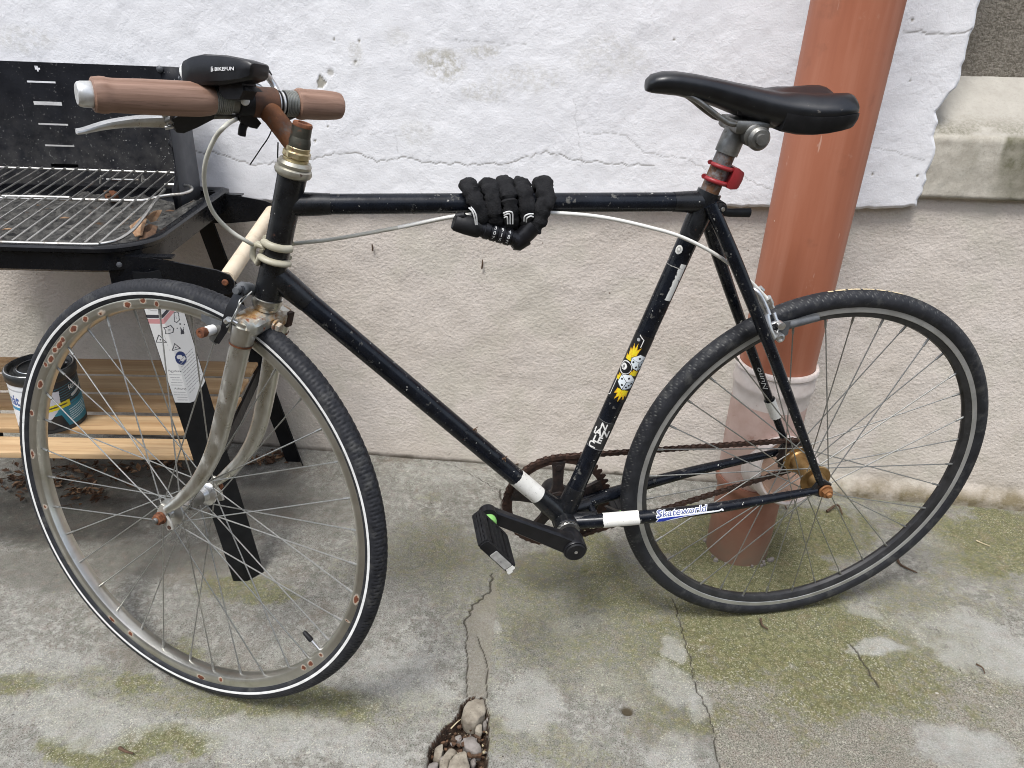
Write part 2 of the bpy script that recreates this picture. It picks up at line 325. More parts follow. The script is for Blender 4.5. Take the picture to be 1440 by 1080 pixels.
def jag(pts, amp, seed, step=0.012):
    """roughen a polyline"""
    r = random.Random(seed); out = []
    for (a, b) in zip(pts[:-1], pts[1:]):
        L = math.dist(a, b); n = max(1, int(L / step)); nx, ny = -(b[1] - a[1]) / (L + 1e-9), (b[0] - a[0]) / (L + 1e-9)
        for k in range(n):
            t = k / n; j = r.uniform(-amp, amp) if k else 0; out.append((a[0] + (b[0] - a[0]) * t + nx * j, a[1] + (b[1] - a[1]) * t + ny * j))
    return out + [pts[-1]]
def grid_mesh(name, X, Y, Z, mat, parent=None, attrs=None, smooth=True):
    """big regular sheet from 2D coordinate arrays; attrs = {name: (h,w,4)}"""
    h, w = X.shape; me = bpy.data.meshes.new(name); me.vertices.add(h * w)
    co = np.stack([X, Y, Z], -1).reshape(-1, 3).astype(np.float32); me.vertices.foreach_set('co', co.ravel())
    i = np.arange(h * w).reshape(h, w); q = np.stack([i[:-1, :-1], i[:-1, 1:], i[1:, 1:], i[1:, :-1]], -1).reshape(-1, 4); n = len(q)
    me.loops.add(n * 4); me.loops.foreach_set('vertex_index', q.ravel().astype(np.int32)); me.polygons.add(n)
    me.polygons.foreach_set('loop_start', np.arange(0, n * 4, 4, dtype=np.int32))
    me.update(calc_edges=True)
    for k, a in (attrs or {}).items():
        at = me.attributes.new(k, 'FLOAT_COLOR', 'POINT'); at.data.foreach_set('color', a.reshape(-1, 4).astype(np.float32).ravel())
    me.materials.append(mat)
    if smooth: me.shade_smooth()
    return link(name, me, parent)

# ---- printed decals: a small raster drawn in code becomes the face colours of a fine sheet
class Canvas:
    def __init__(s, w, h, ppm, bg=None):
        s.w, s.h, s.ppm = w, h, ppm; s.nx, s.ny = max(2, int(w * ppm)), max(2, int(h * ppm))
        s.c = np.zeros((s.ny, s.nx, 3)); s.a = np.zeros((s.ny, s.nx), bool)
        s.X, s.Y = np.meshgrid((np.arange(s.nx) + .5) / ppm, (np.arange(s.ny) + .5) / ppm)
        if bg: s.c[:] = bg; s.a[:] = True
    def put(s, m, col): s.c[m] = col; s.a |= m
    def cut(s, m): s.a &= ~m
    def poly(s, pts, col): s.put(inpoly(s.X, s.Y, pts), col)
    def disc(s, x, y, r, col, ry=None): s.put(((s.X - x) / r) ** 2 + ((s.Y - y) / (ry or r)) ** 2 < 1, col)
    def line(s, pts, wd, col): s.put(polydist(s.X, s.Y, pts) < wd / 2, col)
    def text(s, txt, x, y, size, col, shear=0.0, rot=0.0, grow=0.0, sx=1.0, align='LEFT'):
        cu = bpy.data.curves.new('t', 'FONT'); cu.body = txt; cu.size = size; cu.shear = shear; cu.offset = grow; cu.align_x = align; cu.resolution_u = 3
        ob = bpy.data.objects.new('t', cu); COL.objects.link(ob); dg = bpy.context.evaluated_depsgraph_get(); me = ob.evaluated_get(dg).to_mesh()
        me.calc_loop_triangles(); co = [(v.co.x * sx, v.co.y) for v in me.vertices]; cr, sr = math.cos(rot), math.sin(rot)
        co = [(x + a * cr - b * sr, y + a * sr + b * cr) for a, b in co]
        for t in me.loop_triangles:
            p = [co[i] for i in t.vertices]; xs = [q[0] for q in p]; ys = [q[1] for q in p]
            x0, x1 = max(0, int(min(xs) * s.ppm) - 1), min(s.nx, int(max(xs) * s.ppm) + 2); y0, y1 = max(0, int(min(ys) * s.ppm) - 1), min(s.ny, int(max(ys) * s.ppm) + 2)
            if x1 <= x0 or y1 <= y0: continue
            m = np.zeros((s.ny, s.nx), bool); m[y0:y1, x0:x1] = inpoly(s.X[y0:y1, x0:x1], s.Y[y0:y1, x0:x1], p); s.put(m, col)
        ob.evaluated_get(dg).to_mesh_clear(); bpy.data.objects.remove(ob); bpy.data.curves.remove(cu)
    def sheet(s, name, fn, parent, mat=None):
        """fn(x, y) -> position; faces outside the printed shape are left out"""
        xs = np.arange(s.nx + 1) / s.ppm; ys = np.arange(s.ny + 1) / s.ppm
        keep = s.a; used = np.zeros((s.ny + 1, s.nx + 1), bool)
        used[:-1, :-1] |= keep; used[1:, :-1] |= keep; used[:-1, 1:] |= keep; used[1:, 1:] |= keep
        idx = -np.ones(used.shape, int); idx[used] = np.arange(used.sum())
        vs = [tuple(fn(xs[i], ys[j])) for j, i in zip(*np.nonzero(used))]
        jj, ii = np.nonzero(keep)
        fs = np.stack([idx[jj, ii], idx[jj, ii + 1], idx[jj + 1, ii + 1], idx[jj + 1, ii]], -1)
        me = bpy.data.meshes.new(name); me.from_pydata(vs, [], fs.tolist())
        at = me.attributes.new('Col', 'FLOAT_COLOR', 'FACE'); c4 = np.ones((len(jj), 4), np.float32); c4[:, :3] = s.c[jj, ii]
        at.data.foreach_set('color', c4.ravel()); me.materials.append(mat or M['print']); me.shade_smooth()
        return link(name, me, parent)
def wrap(o, d, nrm, r, w, h, along='x'):
    """canvas -> cylinder surface: centre o on the axis, axis direction d, nrm = outward direction of the middle of the print"""
    o, d, nrm = V(o), V(d).normalized(), V(nrm); nrm = (nrm - d * nrm.dot(d)).normalized(); t = d.cross(nrm)
    def fn(x, y):
        if along == 'x': s_, a = x - w / 2, (y - h / 2) / r
        else: s_, a = y - h / 2, (x - w / 2) / r
        if along == 'x': return o + d * s_ + (nrm * math.cos(a) - t * math.sin(a)) * r
        return o + d * s_ + (nrm * math.cos(a) + t * math.sin(a)) * r
    return fn

# ------------------------------------------------------------------ ground
WALL_Y = 0.4536; PLY = WALL_Y - 0.025
HOLE = jag([(-0.6018, -0.4221), (-0.6032, -0.3857), (-0.5878, -0.3506), (-0.5710, -0.3249), (-0.5663, -0.3014), (-0.5566, -0.2855), (-0.5272, -0.2789), (-0.5189, -0.3072), (-0.5102, -0.3613), (-0.5066, -0.4108), (-0.515, -0.525), (-0.590, -0.525)], 0.003, 3, 0.01)
CRACKS = [jag([(-0.5510, 0.0354), (-0.5501, -0.0225), (-0.5742, -0.0563), (-0.5852, -0.0969), (-0.5833, -0.1193)], 0.004, 1, 0.006), jag([(-0.5833, -0.1193), (-0.5706, -0.1887), (-0.5582, -0.2827)], 0.002, 2),
          jag([(-0.5653, 0.3416), (-0.5547, 0.2720), (-0.5598, 0.2265), (-0.5685, 0.1877), (-0.5695, 0.1414)], 0.003, 4, 0.006), jag([(-0.5236, -0.2784), (-0.5342, -0.2009), (-0.5572, -0.1433)], 0.002, 12)]
EDGES = [jag([(-0.1850, 0.0114), (-0.1749, -0.0663), (-0.1665, -0.1543), (-0.1658, -0.2110), (-0.1481, -0.2760), (-0.1479, -0.3681)], 0.003, 5, 0.007), jag([(0.1385, -0.0719), (0.1550, -0.1304), (0.1593, -0.1705)], 0.003, 6),
         jag([(-0.5721, 0.3406), (-0.6906, 0.4292), (-0.8437, 0.4578)], 0.003, 8)]
def ground():
    x = np.arange(-1.92, 0.80, 0.0026); y = np.concatenate([np.arange(-0.56, 0.10, 0.0023), np.arange(0.10, WALL_Y + 0.012, 0.0034)])
    X, Y = np.meshgrid(x, y)
    Xw = X + .085 * (fbm(X, Y, 8, 301, 3) - .5) + .030 * (fbm(X, Y, 34, 302, 3) - .5); Yw = Y + .070 * (fbm(X, Y, 9, 303, 3) - .5) + .024 * (fbm(X, Y, 38, 304, 3) - .5)
    def blobs(lst, sc_=1.0):
        r = np.zeros(X.shape)
        for (cx, cy), rx, ry, st in lst:
            d = np.hypot((Xw - cx) / (rx * sc_), (Yw - cy) / (ry * sc_)) + 0.9 * (fbm(X, Y, 13, 51, 6, .62) - 0.5) + .35 * (fbm(X, Y, 70, 52, 3) - .5); r = np.maximum(r, st * (1 - sstep(d, 0.45, 1.05)))
        return r
    moss = blobs([((-0.0022, 0.1233), 0.17, 0.15, .95), ((0.1398, 0.2793), 0.20, 0.10, .8), ((-0.1114, 0.2051), 0.10, 0.12, .75), ((-0.0150, -0.0825), 0.20, 0.10, .85), ((0.0904, -0.1711), 0.16, 0.09, .75), ((-0.0868, -0.0357), 0.10, 0.05, .7),
                  ((-0.3057, 0.0163), 0.075, 0.14, .62), ((-0.3331, 0.1494), 0.07, 0.10, .6), ((-0.2567, -0.1225), 0.09, 0.06, .5), ((0.5742, 0.3004), 0.16, 0.12, .75), ((0.4693, 0.3530), 0.14, 0.045, .6), ((0.4034, 0.0482), 0.10, 0.05, .35),
                  ((-1.0341, -0.0808), 0.10, 0.05, .6), ((-0.8346, -0.3243), 0.20, 0.045, .65), ((-1.0785, -0.2533), 0.07, 0.035, .5), ((-1.1033, -0.3279), 0.05, 0.03, .7), ((-1.3164, -0.3469), 0.05, 0.03, .6), ((-1.0933, -0.4510), 0.15, 0.03, .75), ((-1.0001, -0.4334), 0.09, 0.03, .8),
                  ((-0.6764, 0.0546), 0.10, 0.06, .45), ((-0.5195, -0.1474), 0.045, 0.12, .3), ((-0.1956, -0.2818), 0.12, 0.05, .5), ((-0.3865, -0.2149), 0.13, 0.07, .3), ((0.2813, 0.0946), 0.10, 0.05, .4), ((-0.6431, -0.0493), 0.05, 0.05, .35), ((-0.4288, -0.3515), 0.13, 0.05, .4), ((-0.7351, 0.2808), 0.05, 0.03, .35), ((-0.1302, -0.1497), 0.10, 0.06, .7), ((0.0579, 0.0029), 0.2, 0.05, .75), ((0.1634, -0.2085), 0.10, 0.05, .6), ((0.5574, 0.1992), 0.12, 0.05, .7), ((-0.2047, 0.0298), 0.05, 0.06, .4), ((-0.4442, -0.0823), 0.10, 0.08, .4), ((-0.2871, -0.2183), 0.14, 0.06, .45), ((0.2314, -0.1535), .10, .04, .6)], 1.3)
    moss = np.maximum(moss, blobs([((-0.2927, -0.0232), .34, .30, .46), ((0.0392, -0.0756), .45, .26, .55), ((-0.6617, 0.0566), .26, .16, .36), ((-0.8553, -0.3341), .35, .08, .42), ((0.5169, 0.2418), .25, .2, .5), ((-1.1835, -0.3601), .3, .09, .36)]))
    light = blobs([((-0.6790, -0.2673), 0.13, 0.11, .75), ((-0.8069, -0.4037), 0.26, 0.05, .8), ((-1.2993, -0.2977), 0.16, 0.05, .7), ((-1.1813, -0.4024), 0.22, 0.05, .75), ((-0.3624, -0.0906), 0.10, 0.05, .45), ((-0.4555, -0.2994), 0.06, 0.08, .85), ((-0.3246, -0.2385), 0.10, 0.06, .45),
                   ((-0.1999, -0.2074), 0.06, 0.06, .7), ((-0.2144, -0.3519), 0.07, 0.08, .8), ((0.1954, -0.0771), 0.075, 0.035, 1.1), ((0.1930, 0.0408), 0.05, 0.03, .8), ((0.3963, -0.0297), 0.13, 0.10, .95), ((-0.1839, -0.1132), .03, .05, .9), ((-0.1621, -0.2486), .03, .06, .8), ((-0.5367, -0.1132), .02, .03, .7), ((0.2386, -0.2843), 0.12, 0.05, .95), ((0.2940, 0.0140), 0.12, 0.03, .5),
                   ((-0.2615, 0.3798), 0.10, 0.05, .3), ((0.4080, 0.2773), 0.07, 0.05, .5), ((-0.7554, 0.3863), 0.16, 0.06, .5), ((-0.7960, 0.1099), 0.08, 0.05, .2)])
    dark = blobs([((-1.5386, 0.1089), 0.45, 0.16, .75), ((-1.4445, 0.2999), 0.40, 0.12, .8), ((-1.2789, -0.0047), 0.25, 0.09, .55), ((-1.0953, 0.2286), 0.16, 0.14, .5), ((-1.4499, -0.0730), 0.22, 0.09, .5), ((-0.9325, 0.1954), 0.10, 0.12, .35), ((-0.4377, 0.0642), 0.10, 0.06, .55), ((-0.0792, -0.2818), 0.26, 0.09, .65), ((0.0321, -0.2958), 0.26, 0.07, .55),  # left blobs paint the shade under the grill, the others are dark stains
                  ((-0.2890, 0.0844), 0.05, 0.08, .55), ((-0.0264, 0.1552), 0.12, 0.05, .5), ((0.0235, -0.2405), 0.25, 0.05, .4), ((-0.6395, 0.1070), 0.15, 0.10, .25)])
    rough = sstep(X - (EDGES[0][0][0] + (Y - EDGES[0][0][1]) * ((EDGES[0][-1][0] - EDGES[0][0][0]) / (EDGES[0][-1][1] - EDGES[0][0][1]))), -0.004, 0.006) * (1 - sstep(Y, -0.10, -0.06))
    rough = rough * (1 - 0.85 * np.clip(light * 1.2 - .2, 0, 1))
    band = sstep(Y, WALL_Y - 0.10, WALL_Y) * sstep(X, -0.05, 0.15); moss = np.maximum(moss, band * 0.5)
    strip = inpoly(X, Y, CRACKS[0] + CRACKS[1][1:] + [(-0.5236, -0.2784), (-0.5267, -0.1999), (-0.5314, -0.1125), (-0.5317, -0.0345)]) * 0.8
    crack = np.zeros(X.shape)
    for c, wd in zip(CRACKS + EDGES, (.0019, .0013, .0026, .0012, .0012, .0019, .0010)):
        d = polydist(X, Y, c); crack = np.maximum(crack, 1 - sstep(d, wd * .5, wd * 1.5))
    crack[:] = np.where(np.isin(1, [1]), crack, crack)
    hole = inpoly(X, Y, HOLE).astype(float)
    hd = polydist(X, Y, HOLE + HOLE[:1]); soil = hole
    patch = 1 - sstep(np.hypot((X - (-0.2873, -0.2787)[0]) / .011, (Y - (-0.2873, -0.2787)[1]) / .010), .7, 1.1)
    flecks = fbm(X, Y, 260, 91, 2)
    Z = 0.004 * (fbm(X, Y, 5, 11) - 0.5) + 0.0016 * (fbm(X, Y, 60, 12) - 0.5) + 0.0020 * (flecks - 0.5) * (0.35 + rough + 0.6 * moss)
    Z -= 0.0035 * crack; Z -= 0.004 * (1 - light) * rough * 0.5
    Z -= hole * (0.030 + 0.01 * fbm(X, Y, 30, 5)) * sstep(hd, 0.0, 0.006); Z -= 0.004 * patch
    Z += 0.004 * sstep(X, .9, 1.2)
    Z = np.where(Y > WALL_Y - 0.004, Z - 0.003, Z)
    one = np.ones(X.shape)
    A = np.stack([moss, light, dark, rough], -1); B = np.stack([soil, crack, strip, patch], -1)
    k = NT('weathered_concrete'); a = k.sep(k.attr('ga').outputs['Color']); al = k.attr('ga').outputs['Alpha']; b = k.sep(k.attr('gb').outputs['Color']); ba = k.attr('gb').outputs['Alpha']
    n_big = k.noise(6, 6, 0.6); n_mid = k.noise(38, 6, 0.65); n_fine = k.noise(190, 5, 0.7); n_grit = k.noise(420, 3, 0.7)
    n_lace = k.noise(95, 5, 0.7, None, 0.3)
    n_pit = k.noise(330, 4, 0.75)
    col = k.mix(k.ramp(n_mid, 0.36, 0.66), (0.180, 0.172, 0.146), (0.305, 0.295, 0.260))
    col = k.mix(k.ramp(n_big, 0.42, 0.66, 0, 0.5), col, (0.32, 0.312, 0.285))
    col = k.mix(k.ramp(n_lace, 0.49, 0.62, 0, 0.62), col, (0.43, 0.425, 0.39))
    col = k.mix(k.ramp(n_grit, 0.50, 0.64, 0, 0.85), col, (0.075, 0.07, 0.054))
    col = k.mix(k.ramp(n_pit, 0.56, 0.66, 0, 0.7), col, (0.40, 0.39, 0.34))
    lich = k.math('MULTIPLY', k.ramp(k.math('ADD', k.math('MULTIPLY', n_mid, .5), k.math('MULTIPLY', n_lace, .5)), .50, .60), k.ramp(k.noise(7, 4), .42, .60)); col = k.mix(k.math('MULTIPLY', lich, .65), col, (0.46, 0.45, 0.405))
    brk = k.math('ADD', k.math('MULTIPLY', n_mid, 0.40), k.math('ADD', k.math('MULTIPLY', n_lace, 0.35), k.math('MULTIPLY', n_fine, 0.25)))
    def spread(mask, lo, hi, gain=1.5): return k.ramp(k.math('ADD', mask, k.math('MULTIPLY', k.math('SUBTRACT', brk, 0.5), gain * 2)), lo, hi)
    brush = k.noise(60, 4, 0.6, k.coord((1.0, 0.10, 1), (0, 0, 0.25))); col = k.mix(k.ramp(brush, 0.54, 0.70, 0, 0.35), col, (0.14, 0.13, 0.11))
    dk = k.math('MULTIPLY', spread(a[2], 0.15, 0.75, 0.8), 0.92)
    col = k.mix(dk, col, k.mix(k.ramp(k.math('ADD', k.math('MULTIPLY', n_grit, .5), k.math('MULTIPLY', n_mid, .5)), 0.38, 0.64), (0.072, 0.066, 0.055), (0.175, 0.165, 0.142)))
    stn = k.noise(10, 6, 0.6); col = k.mix(k.ramp(stn, 0.56, 0.68, 0, 0.45), col, k.mix(n_fine, (0.13, 0.105, 0.08), (0.20, 0.165, 0.13)))
    agg = k.ramp(n_grit, 0.38, 0.62)
    col = k.mix(k.math('MULTIPLY', al, 0.8), col, k.mix(agg, (0.35, 0.325, 0.27), (0.085, 0.078, 0.058)))
    mf = spread(a[0], 0.18, 0.72, 1.5)
    mosscol = k.mix(k.ramp(n_lace, 0.36, 0.66), (0.068, 0.069, 0.021), (0.185, 0.180, 0.070)); mosscol = k.mix(k.ramp(n_pit, 0.5, 0.66, 0, .6), mosscol, (0.30, 0.285, 0.14)); mosscol = k.mix(k.ramp(k.noise(21, 4), 0.56, 0.66, 0, .5), mosscol, (0.185, 0.145, 0.075))
    col = k.mix(k.math('MULTIPLY', mf, 0.88), col, mosscol)
    lf = spread(k.math('MULTIPLY', a[1], 0.86), 0.16, 0.92, 1.35)
    col = k.mix(k.math('MULTIPLY', lf, k.ramp(k.noise(13, 5), .35, .6, .55, .9)), col, k.mix(k.ramp(k.math('ADD', k.math('MULTIPLY', n_grit, .6), k.math('MULTIPLY', n_lace, .4)), 0.40, 0.62), (0.46, 0.455, 0.425), (0.30, 0.295, 0.265)))
    edge_ = k.math('MULTIPLY', k.math('MULTIPLY', lf, k.math('SUBTRACT', 1.0, lf)), 4.0)
    mk_ = k.math('MAXIMUM', k.math('MULTIPLY', mf, .75), k.math('MAXIMUM', edge_, k.math('MULTIPLY', al, 0.8)))
    vary = k.ramp(k.noise(15, 4), 0.38, 0.62, 0.25, 1.0)
    sp = k.math('MULTIPLY', k.math('MULTIPLY', k.ramp(k.noise(330, 3, 0.65, None, 0.15), 0.575, 0.62), mk_), vary)
    col = k.mix(k.math('MULTIPLY', sp, 0.75), col, (0.56, 0.54, 0.43))
    sp2 = k.math('MULTIPLY', k.math('MULTIPLY', k.ramp(k.noise(130, 5, 0.75, None, 0.1), 0.60, 0.635), mk_), vary); col = k.mix(k.math('MULTIPLY', sp2, 0.75), col, (0.60, 0.58, 0.48))
    hue = k.noise(48, 4, 0.7); col = k.mix(k.ramp(hue, 0.52, 0.68, 0, 0.28), col, k.mix(0.5, col, (0.28, 0.17, 0.13))); col = k.mix(k.ramp(hue, 0.48, 0.32, 0, 0.28), col, k.mix(0.5, col, (0.14, 0.19, 0.13)))
    col = k.mix(k.math('MULTIPLY', b[2], 0.8), col, k.mix(k.ramp(n_fine, 0.4, 0.6), (0.21, 0.19, 0.15), (0.27, 0.25, 0.21)))
    dots = k.ramp(k.voronoi(28), 0.055, 0.035); col = k.mix(k.math('MULTIPLY', dots, k.ramp(k.noise(17, 2), 0.56, 0.60)), col, (0.05, 0.043, 0.035))
    chips = k.ramp(k.voronoi(19, k.coord((1, 1.3, 1), (0, 0, .6))), 0.07, 0.05); col = k.mix(k.math('MULTIPLY', chips, k.ramp(k.noise(11, 2), 0.60, 0.64, 0, 0.8)), col, (0.56, 0.54, 0.48))
    col = k.mix(k.ramp(b[1], 0.2, 0.8, 0, 0.85), col, (0.045, 0.038, 0.03)); col = k.mix(ba, col, (0.07, 0.055, 0.032))
    soilc = k.mix(k.ramp(n_fine, 0.4, 0.62), (0.016, 0.010, 0.007), (0.075, 0.042, 0.026)); soilc = k.mix(k.ramp(k.noise(230, 2), 0.64, 0.68), soilc, (0.34, 0.28, 0.2))
    col = k.mix(b[0], col, soilc)
    col = k.mix(k.ramp(k.noise(560, 3, .8), 0.36, 0.64, 0.28, 0.0), col, (0.03, 0.028, 0.02))
    k.set(col, 0.92, 0.0, 0.25)
    hgt = k.math('ADD', k.math('MULTIPLY', n_fine, 0.6), n_grit); k.bump(hgt, 0.8, 0.0022)
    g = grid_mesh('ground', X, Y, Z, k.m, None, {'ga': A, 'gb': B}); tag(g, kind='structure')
    x0, x1, y0, y1 = x[0], x[-1], y[0], y[-1]; BIG = 60
    far = MB(); xs = [-BIG, x0, x1, BIG]; ys = [-BIG, y0, y1]; vs = [(a_, b_, -0.0005) for b_ in ys for a_ in xs]; fs = [(0, 1, 5, 4), (1, 2, 6, 5), (2, 3, 7, 6), (4, 5, 9, 8), (6, 7, 11, 10)]
    far.add(vs, fs)
    f = far.build('yard', k.m, None, False); tag(f, kind='structure')
    h = MB(); h.box((0, -9.0, 2.6), (1, 0, 0), (0, 1, 0), (0, 0, 1), 30, .4, 5.2); tag(h.build('added_facade', simple('added_facade_render', (0.20, 0.19, 0.17), (0.26, 0.25, 0.23), 2, .9), None, False), kind='structure')  # unseen block added behind the camera to cut low sky light and vary reflections
    return g
GROUND = ground()

from mathutils import noise as mnoise
def pebble(name, poly, z0, z1, mat, seed, parent):
    n0 = len(poly); cx = sum(p[0] for p in poly) / n0; cy = sum(p[1] for p in poly) / n0; pts = []
    for i in range(n0):
        a, b = poly[i], poly[(i + 1) % n0]
        for t in (0, .25, .5, .75): pts.append((a[0] + (b[0] - a[0]) * t, a[1] + (b[1] - a[1]) * t))
    for _ in range(2): pts = [((pts[i - 1][0] + 2 * pts[i][0] + pts[(i + 1) % len(pts)][0]) / 4, (pts[i - 1][1] + 2 * pts[i][1] + pts[(i + 1) % len(pts)][1]) / 4) for i in range(len(pts))]
    m = MB(); rings = []
    for f, z in ((.96, z0), (1.03, z0 + (z1 - z0) * .55), (1.0, z0 + (z1 - z0) * .86), (.93, z0 + (z1 - z0) * .96), (.72, z1), (.42, z1 + .0012), (.14, z1 + .0016)):
        rings.append([(cx + (p[0] - cx) * f, cy + (p[1] - cy) * f, z) for p in pts])
    m.loft(rings); out = []
    for v in m.v:
        q = Vector(v); w = q * 130 + Vector((seed * 3.1, 0, 0)); out.append((v[0] + .0022 * mnoise.noise(w), v[1] + .0022 * mnoise.noise(w + Vector((9, 0, 0))), v[2] + .0036 * mnoise.noise(w * .6 + Vector((0, 7, 0))) + .0012 * mnoise.noise(w * 2.2)))
    m.v = out; return m.build(name, mat, parent, True, 60)
STONES = [([(-0.5562, -0.2884), (-0.5284, -0.2790), (-0.5222, -0.3003), (-0.5249, -0.3165), (-0.5370, -0.3320), (-0.5536, -0.3312), (-0.5628, -0.3168)], .004, 'stone'), ([(-0.5370, -0.3320), (-0.5262, -0.3251), (-0.5240, -0.3428), (-0.5344, -0.3427)], -.006, 'stone'),
          ([(-0.5257, -0.3194), (-0.5191, -0.3157), (-0.5174, -0.3296), (-0.5244, -0.3304)], -.006, 'greystone'), ([(-0.5538, -0.3532), (-0.5392, -0.3501), (-0.5252, -0.3605), (-0.5187, -0.3755), (-0.5305, -0.3808), (-0.5503, -0.3688)], -.007, 'greystone'),
          ([(-0.5942, -0.3794), (-0.5833, -0.3702), (-0.5795, -0.3854), (-0.5848, -0.4001), (-0.5947, -0.3949)], -.004, 'stone'), ([(-0.6018, -0.4109), (-0.5958, -0.4014), (-0.5841, -0.4038), (-0.5846, -0.4200), (-0.5997, -0.4218)], -.006, 'greystone'),
          ([(-0.5817, -0.3985), (-0.5710, -0.3753), (-0.5560, -0.3839), (-0.5663, -0.3966), (-0.5705, -0.4184), (-0.5824, -0.4198)], -.003, 'stone'), ([(-0.5694, -0.4182), (-0.5659, -0.3991), (-0.5547, -0.3850), (-0.5432, -0.3862), (-0.5363, -0.4031), (-0.5348, -0.4141), (-.535, -.44), (-.57, -.44)], .002, 'stone'),
          ([(-0.5671, -0.3494), (-0.5573, -0.3455), (-0.5545, -0.3560), (-0.5645, -0.3586)], -.012, 'greystone'), ([(-0.5373, -0.3881), (-0.5301, -0.3833), (-0.5262, -0.3956), (-0.5321, -0.4014)], -.012, 'greystone'), ([(-0.5488, -0.3791), (-0.5415, -0.3743), (-0.5369, -0.3829), (-0.5445, -0.3851)], -.012, 'greystone')]
for i, (poly, zt, mt) in enumerate(STONES): pebble('stone', poly, -.03, zt - .003, M[mt], i, GROUND)
def rubble():
    r = random.Random(9); m = MB(); hx = [p[0] for p in HOLE]; hy = [p[1] for p in HOLE]; n = 0
    while n < 240:
        x_, y_ = r.uniform(min(hx), max(hx)), r.uniform(min(hy), max(hy))
        if not inpoly(np.array([x_]), np.array([y_]), HOLE)[0]: continue
        n += 1; s_ = r.choice((.0012, .002, .003, .005)) * r.uniform(.7, 1.4); z_ = -.026 + r.uniform(0, .012); m.cur = r.choices((0, 1, 2, 3), (4, 3, 4, 1))[0]; a = r.uniform(0, 2 * PI)
        q = [Vector((x_ + s_ * math.cos(a + b) * r.uniform(.6, 1.3), y_ + s_ * math.sin(a + b) * r.uniform(.5, 1.2), z_ + r.uniform(-.3, .5) * s_)) for b in (0, 1.3, 2.6, 3.9, 5.1)]
        m.loft([q, [v + Vector((0, 0, s_ * r.uniform(.4, .9))) for v in q]])
    o = m.build('rubble', [M['twig'], M['greystone'], M['leafbrown'], M['straw']], GROUND, False); o['kind'] = 'stuff'
rubble()

# ------------------------------------------------------------------ house wall
wall = tag(empty('house_wall', None, Matrix.Translation((-0.4, WALL_Y, 0))), 'house wall with cracked white plaster above rough beige render, behind the bicycle', 'wall')
wall_off = Vector((-0.4, WALL_Y, 0))
def wchild(o): o.parent = wall; o.matrix_parent_inverse = Matrix.Translation(-wall_off); return o
def render_mat():
    k = NT('beige_roughcast'); a = k.sep(k.attr('wa').outputs['Color'])
    v = k.coord((0.92, 1, 1.05), (0, 0.3, 0)); n1 = k.noise(135, 3, 0.5, v, 0.15); n2 = k.noise(330, 4, 0.6, v, 0.1); nb = k.noise(4.5, 5); nf = k.noise(300, 3)
    col = k.mix(k.ramp(nb, 0.35, 0.65), (0.595, 0.535, 0.470), (0.655, 0.595, 0.540)); col = k.mix(k.ramp(n1, 0.36, 0.60, 0.22, 0), col, (0.42, 0.39, 0.35))
    col = k.mix(k.ramp(n2, 0.62, 0.75, 0, 0.5), col, (0.68, 0.63, 0.585))
    col = k.mix(k.math('MULTIPLY', a[0], k.ramp(k.noise(24, 5), 0.3, 0.6, 0.5, 1)), col, (0.17, 0.14, 0.085)); col = k.mix(k.math('MULTIPLY', a[1], 0.5), col, (0.36, 0.315, 0.245))
    col = k.mix(k.ramp(n2, 0.30, 0.44, 0.5, 0), col, (0.32, 0.29, 0.25)); col = k.mix(k.ramp(k.noise(7, 6, .6), .50, .62, 0, .5), col, (0.535, 0.505, 0.425)); col = k.mix(k.ramp(k.noise(14, 6, .65), .56, .72, 0, .35), col, (0.44, 0.40, 0.345))
    sp = k.ramp(k.voronoi(23), 0.06, 0.035); col = k.mix(k.math('MULTIPLY', sp, k.ramp(k.noise(9, 2), 0.56, 0.62, 0, .8)), col, (0.14, 0.09, 0.06))
    col = k.mix(k.math('MULTIPLY', a[2], .9), col, (0.05, 0.042, 0.03))
    k.set(col, 0.93, 0, 0.2); vb = k.voronoi(145, v, 'SMOOTH_F1'); hb_ = k.math('ADD', k.math('MULTIPLY', vb, -0.9), k.math('MULTIPLY', n1, 1.2)); b1 = k.bump(hb_, 0.42, 0.0025); k.bump(n2, 0.6, 0.0016, b1); return k.m
def white_mat():
    k = NT('white_plaster'); a = k.sep(k.attr('wa').outputs['Color'])
    v = k.coord((1, 1, 0.85), (0, 0.5, 0)); n1 = k.noise(85, 5, 0.6, v, 0.25); n2 = k.noise(290, 4, 0.65); nb = k.noise(5, 4)
    col = k.mix(k.ramp(nb, 0.4, 0.65), (0.80, 0.80, 0.81), (0.755, 0.755, 0.77)); col = k.mix(k.ramp(n1, 0.28, 0.46, 0.15, 0), col, (0.62, 0.62, 0.62)); col = k.mix(k.ramp(n2, 0.28, 0.40, 0.4, 0), col, (0.52, 0.52, 0.52))
    col = k.mix(k.math('MULTIPLY', a[0], k.ramp(k.noise(90, 5, .7), 0.40, 0.60)), col, (0.50, 0.48, 0.42)); col = k.mix(a[1], col, (0.36, 0.34, 0.29)); col = k.mix(k.math('MULTIPLY', a[2], 0.9), col, (0.24, 0.23, 0.21))
    k.set(col, 0.85, 0, 0.25); vb = k.voronoi(120, None, 'SMOOTH_F1'); b1 = k.bump(k.math('MULTIPLY', k.math('ADD', k.math('MULTIPLY', vb, -0.7), n1), k.ramp(k.noise(9, 4), .38, .62, .25, 1.0)), 0.36, 0.0026); k.bump(n2, 0.55, 0.0014, b1); return k.m
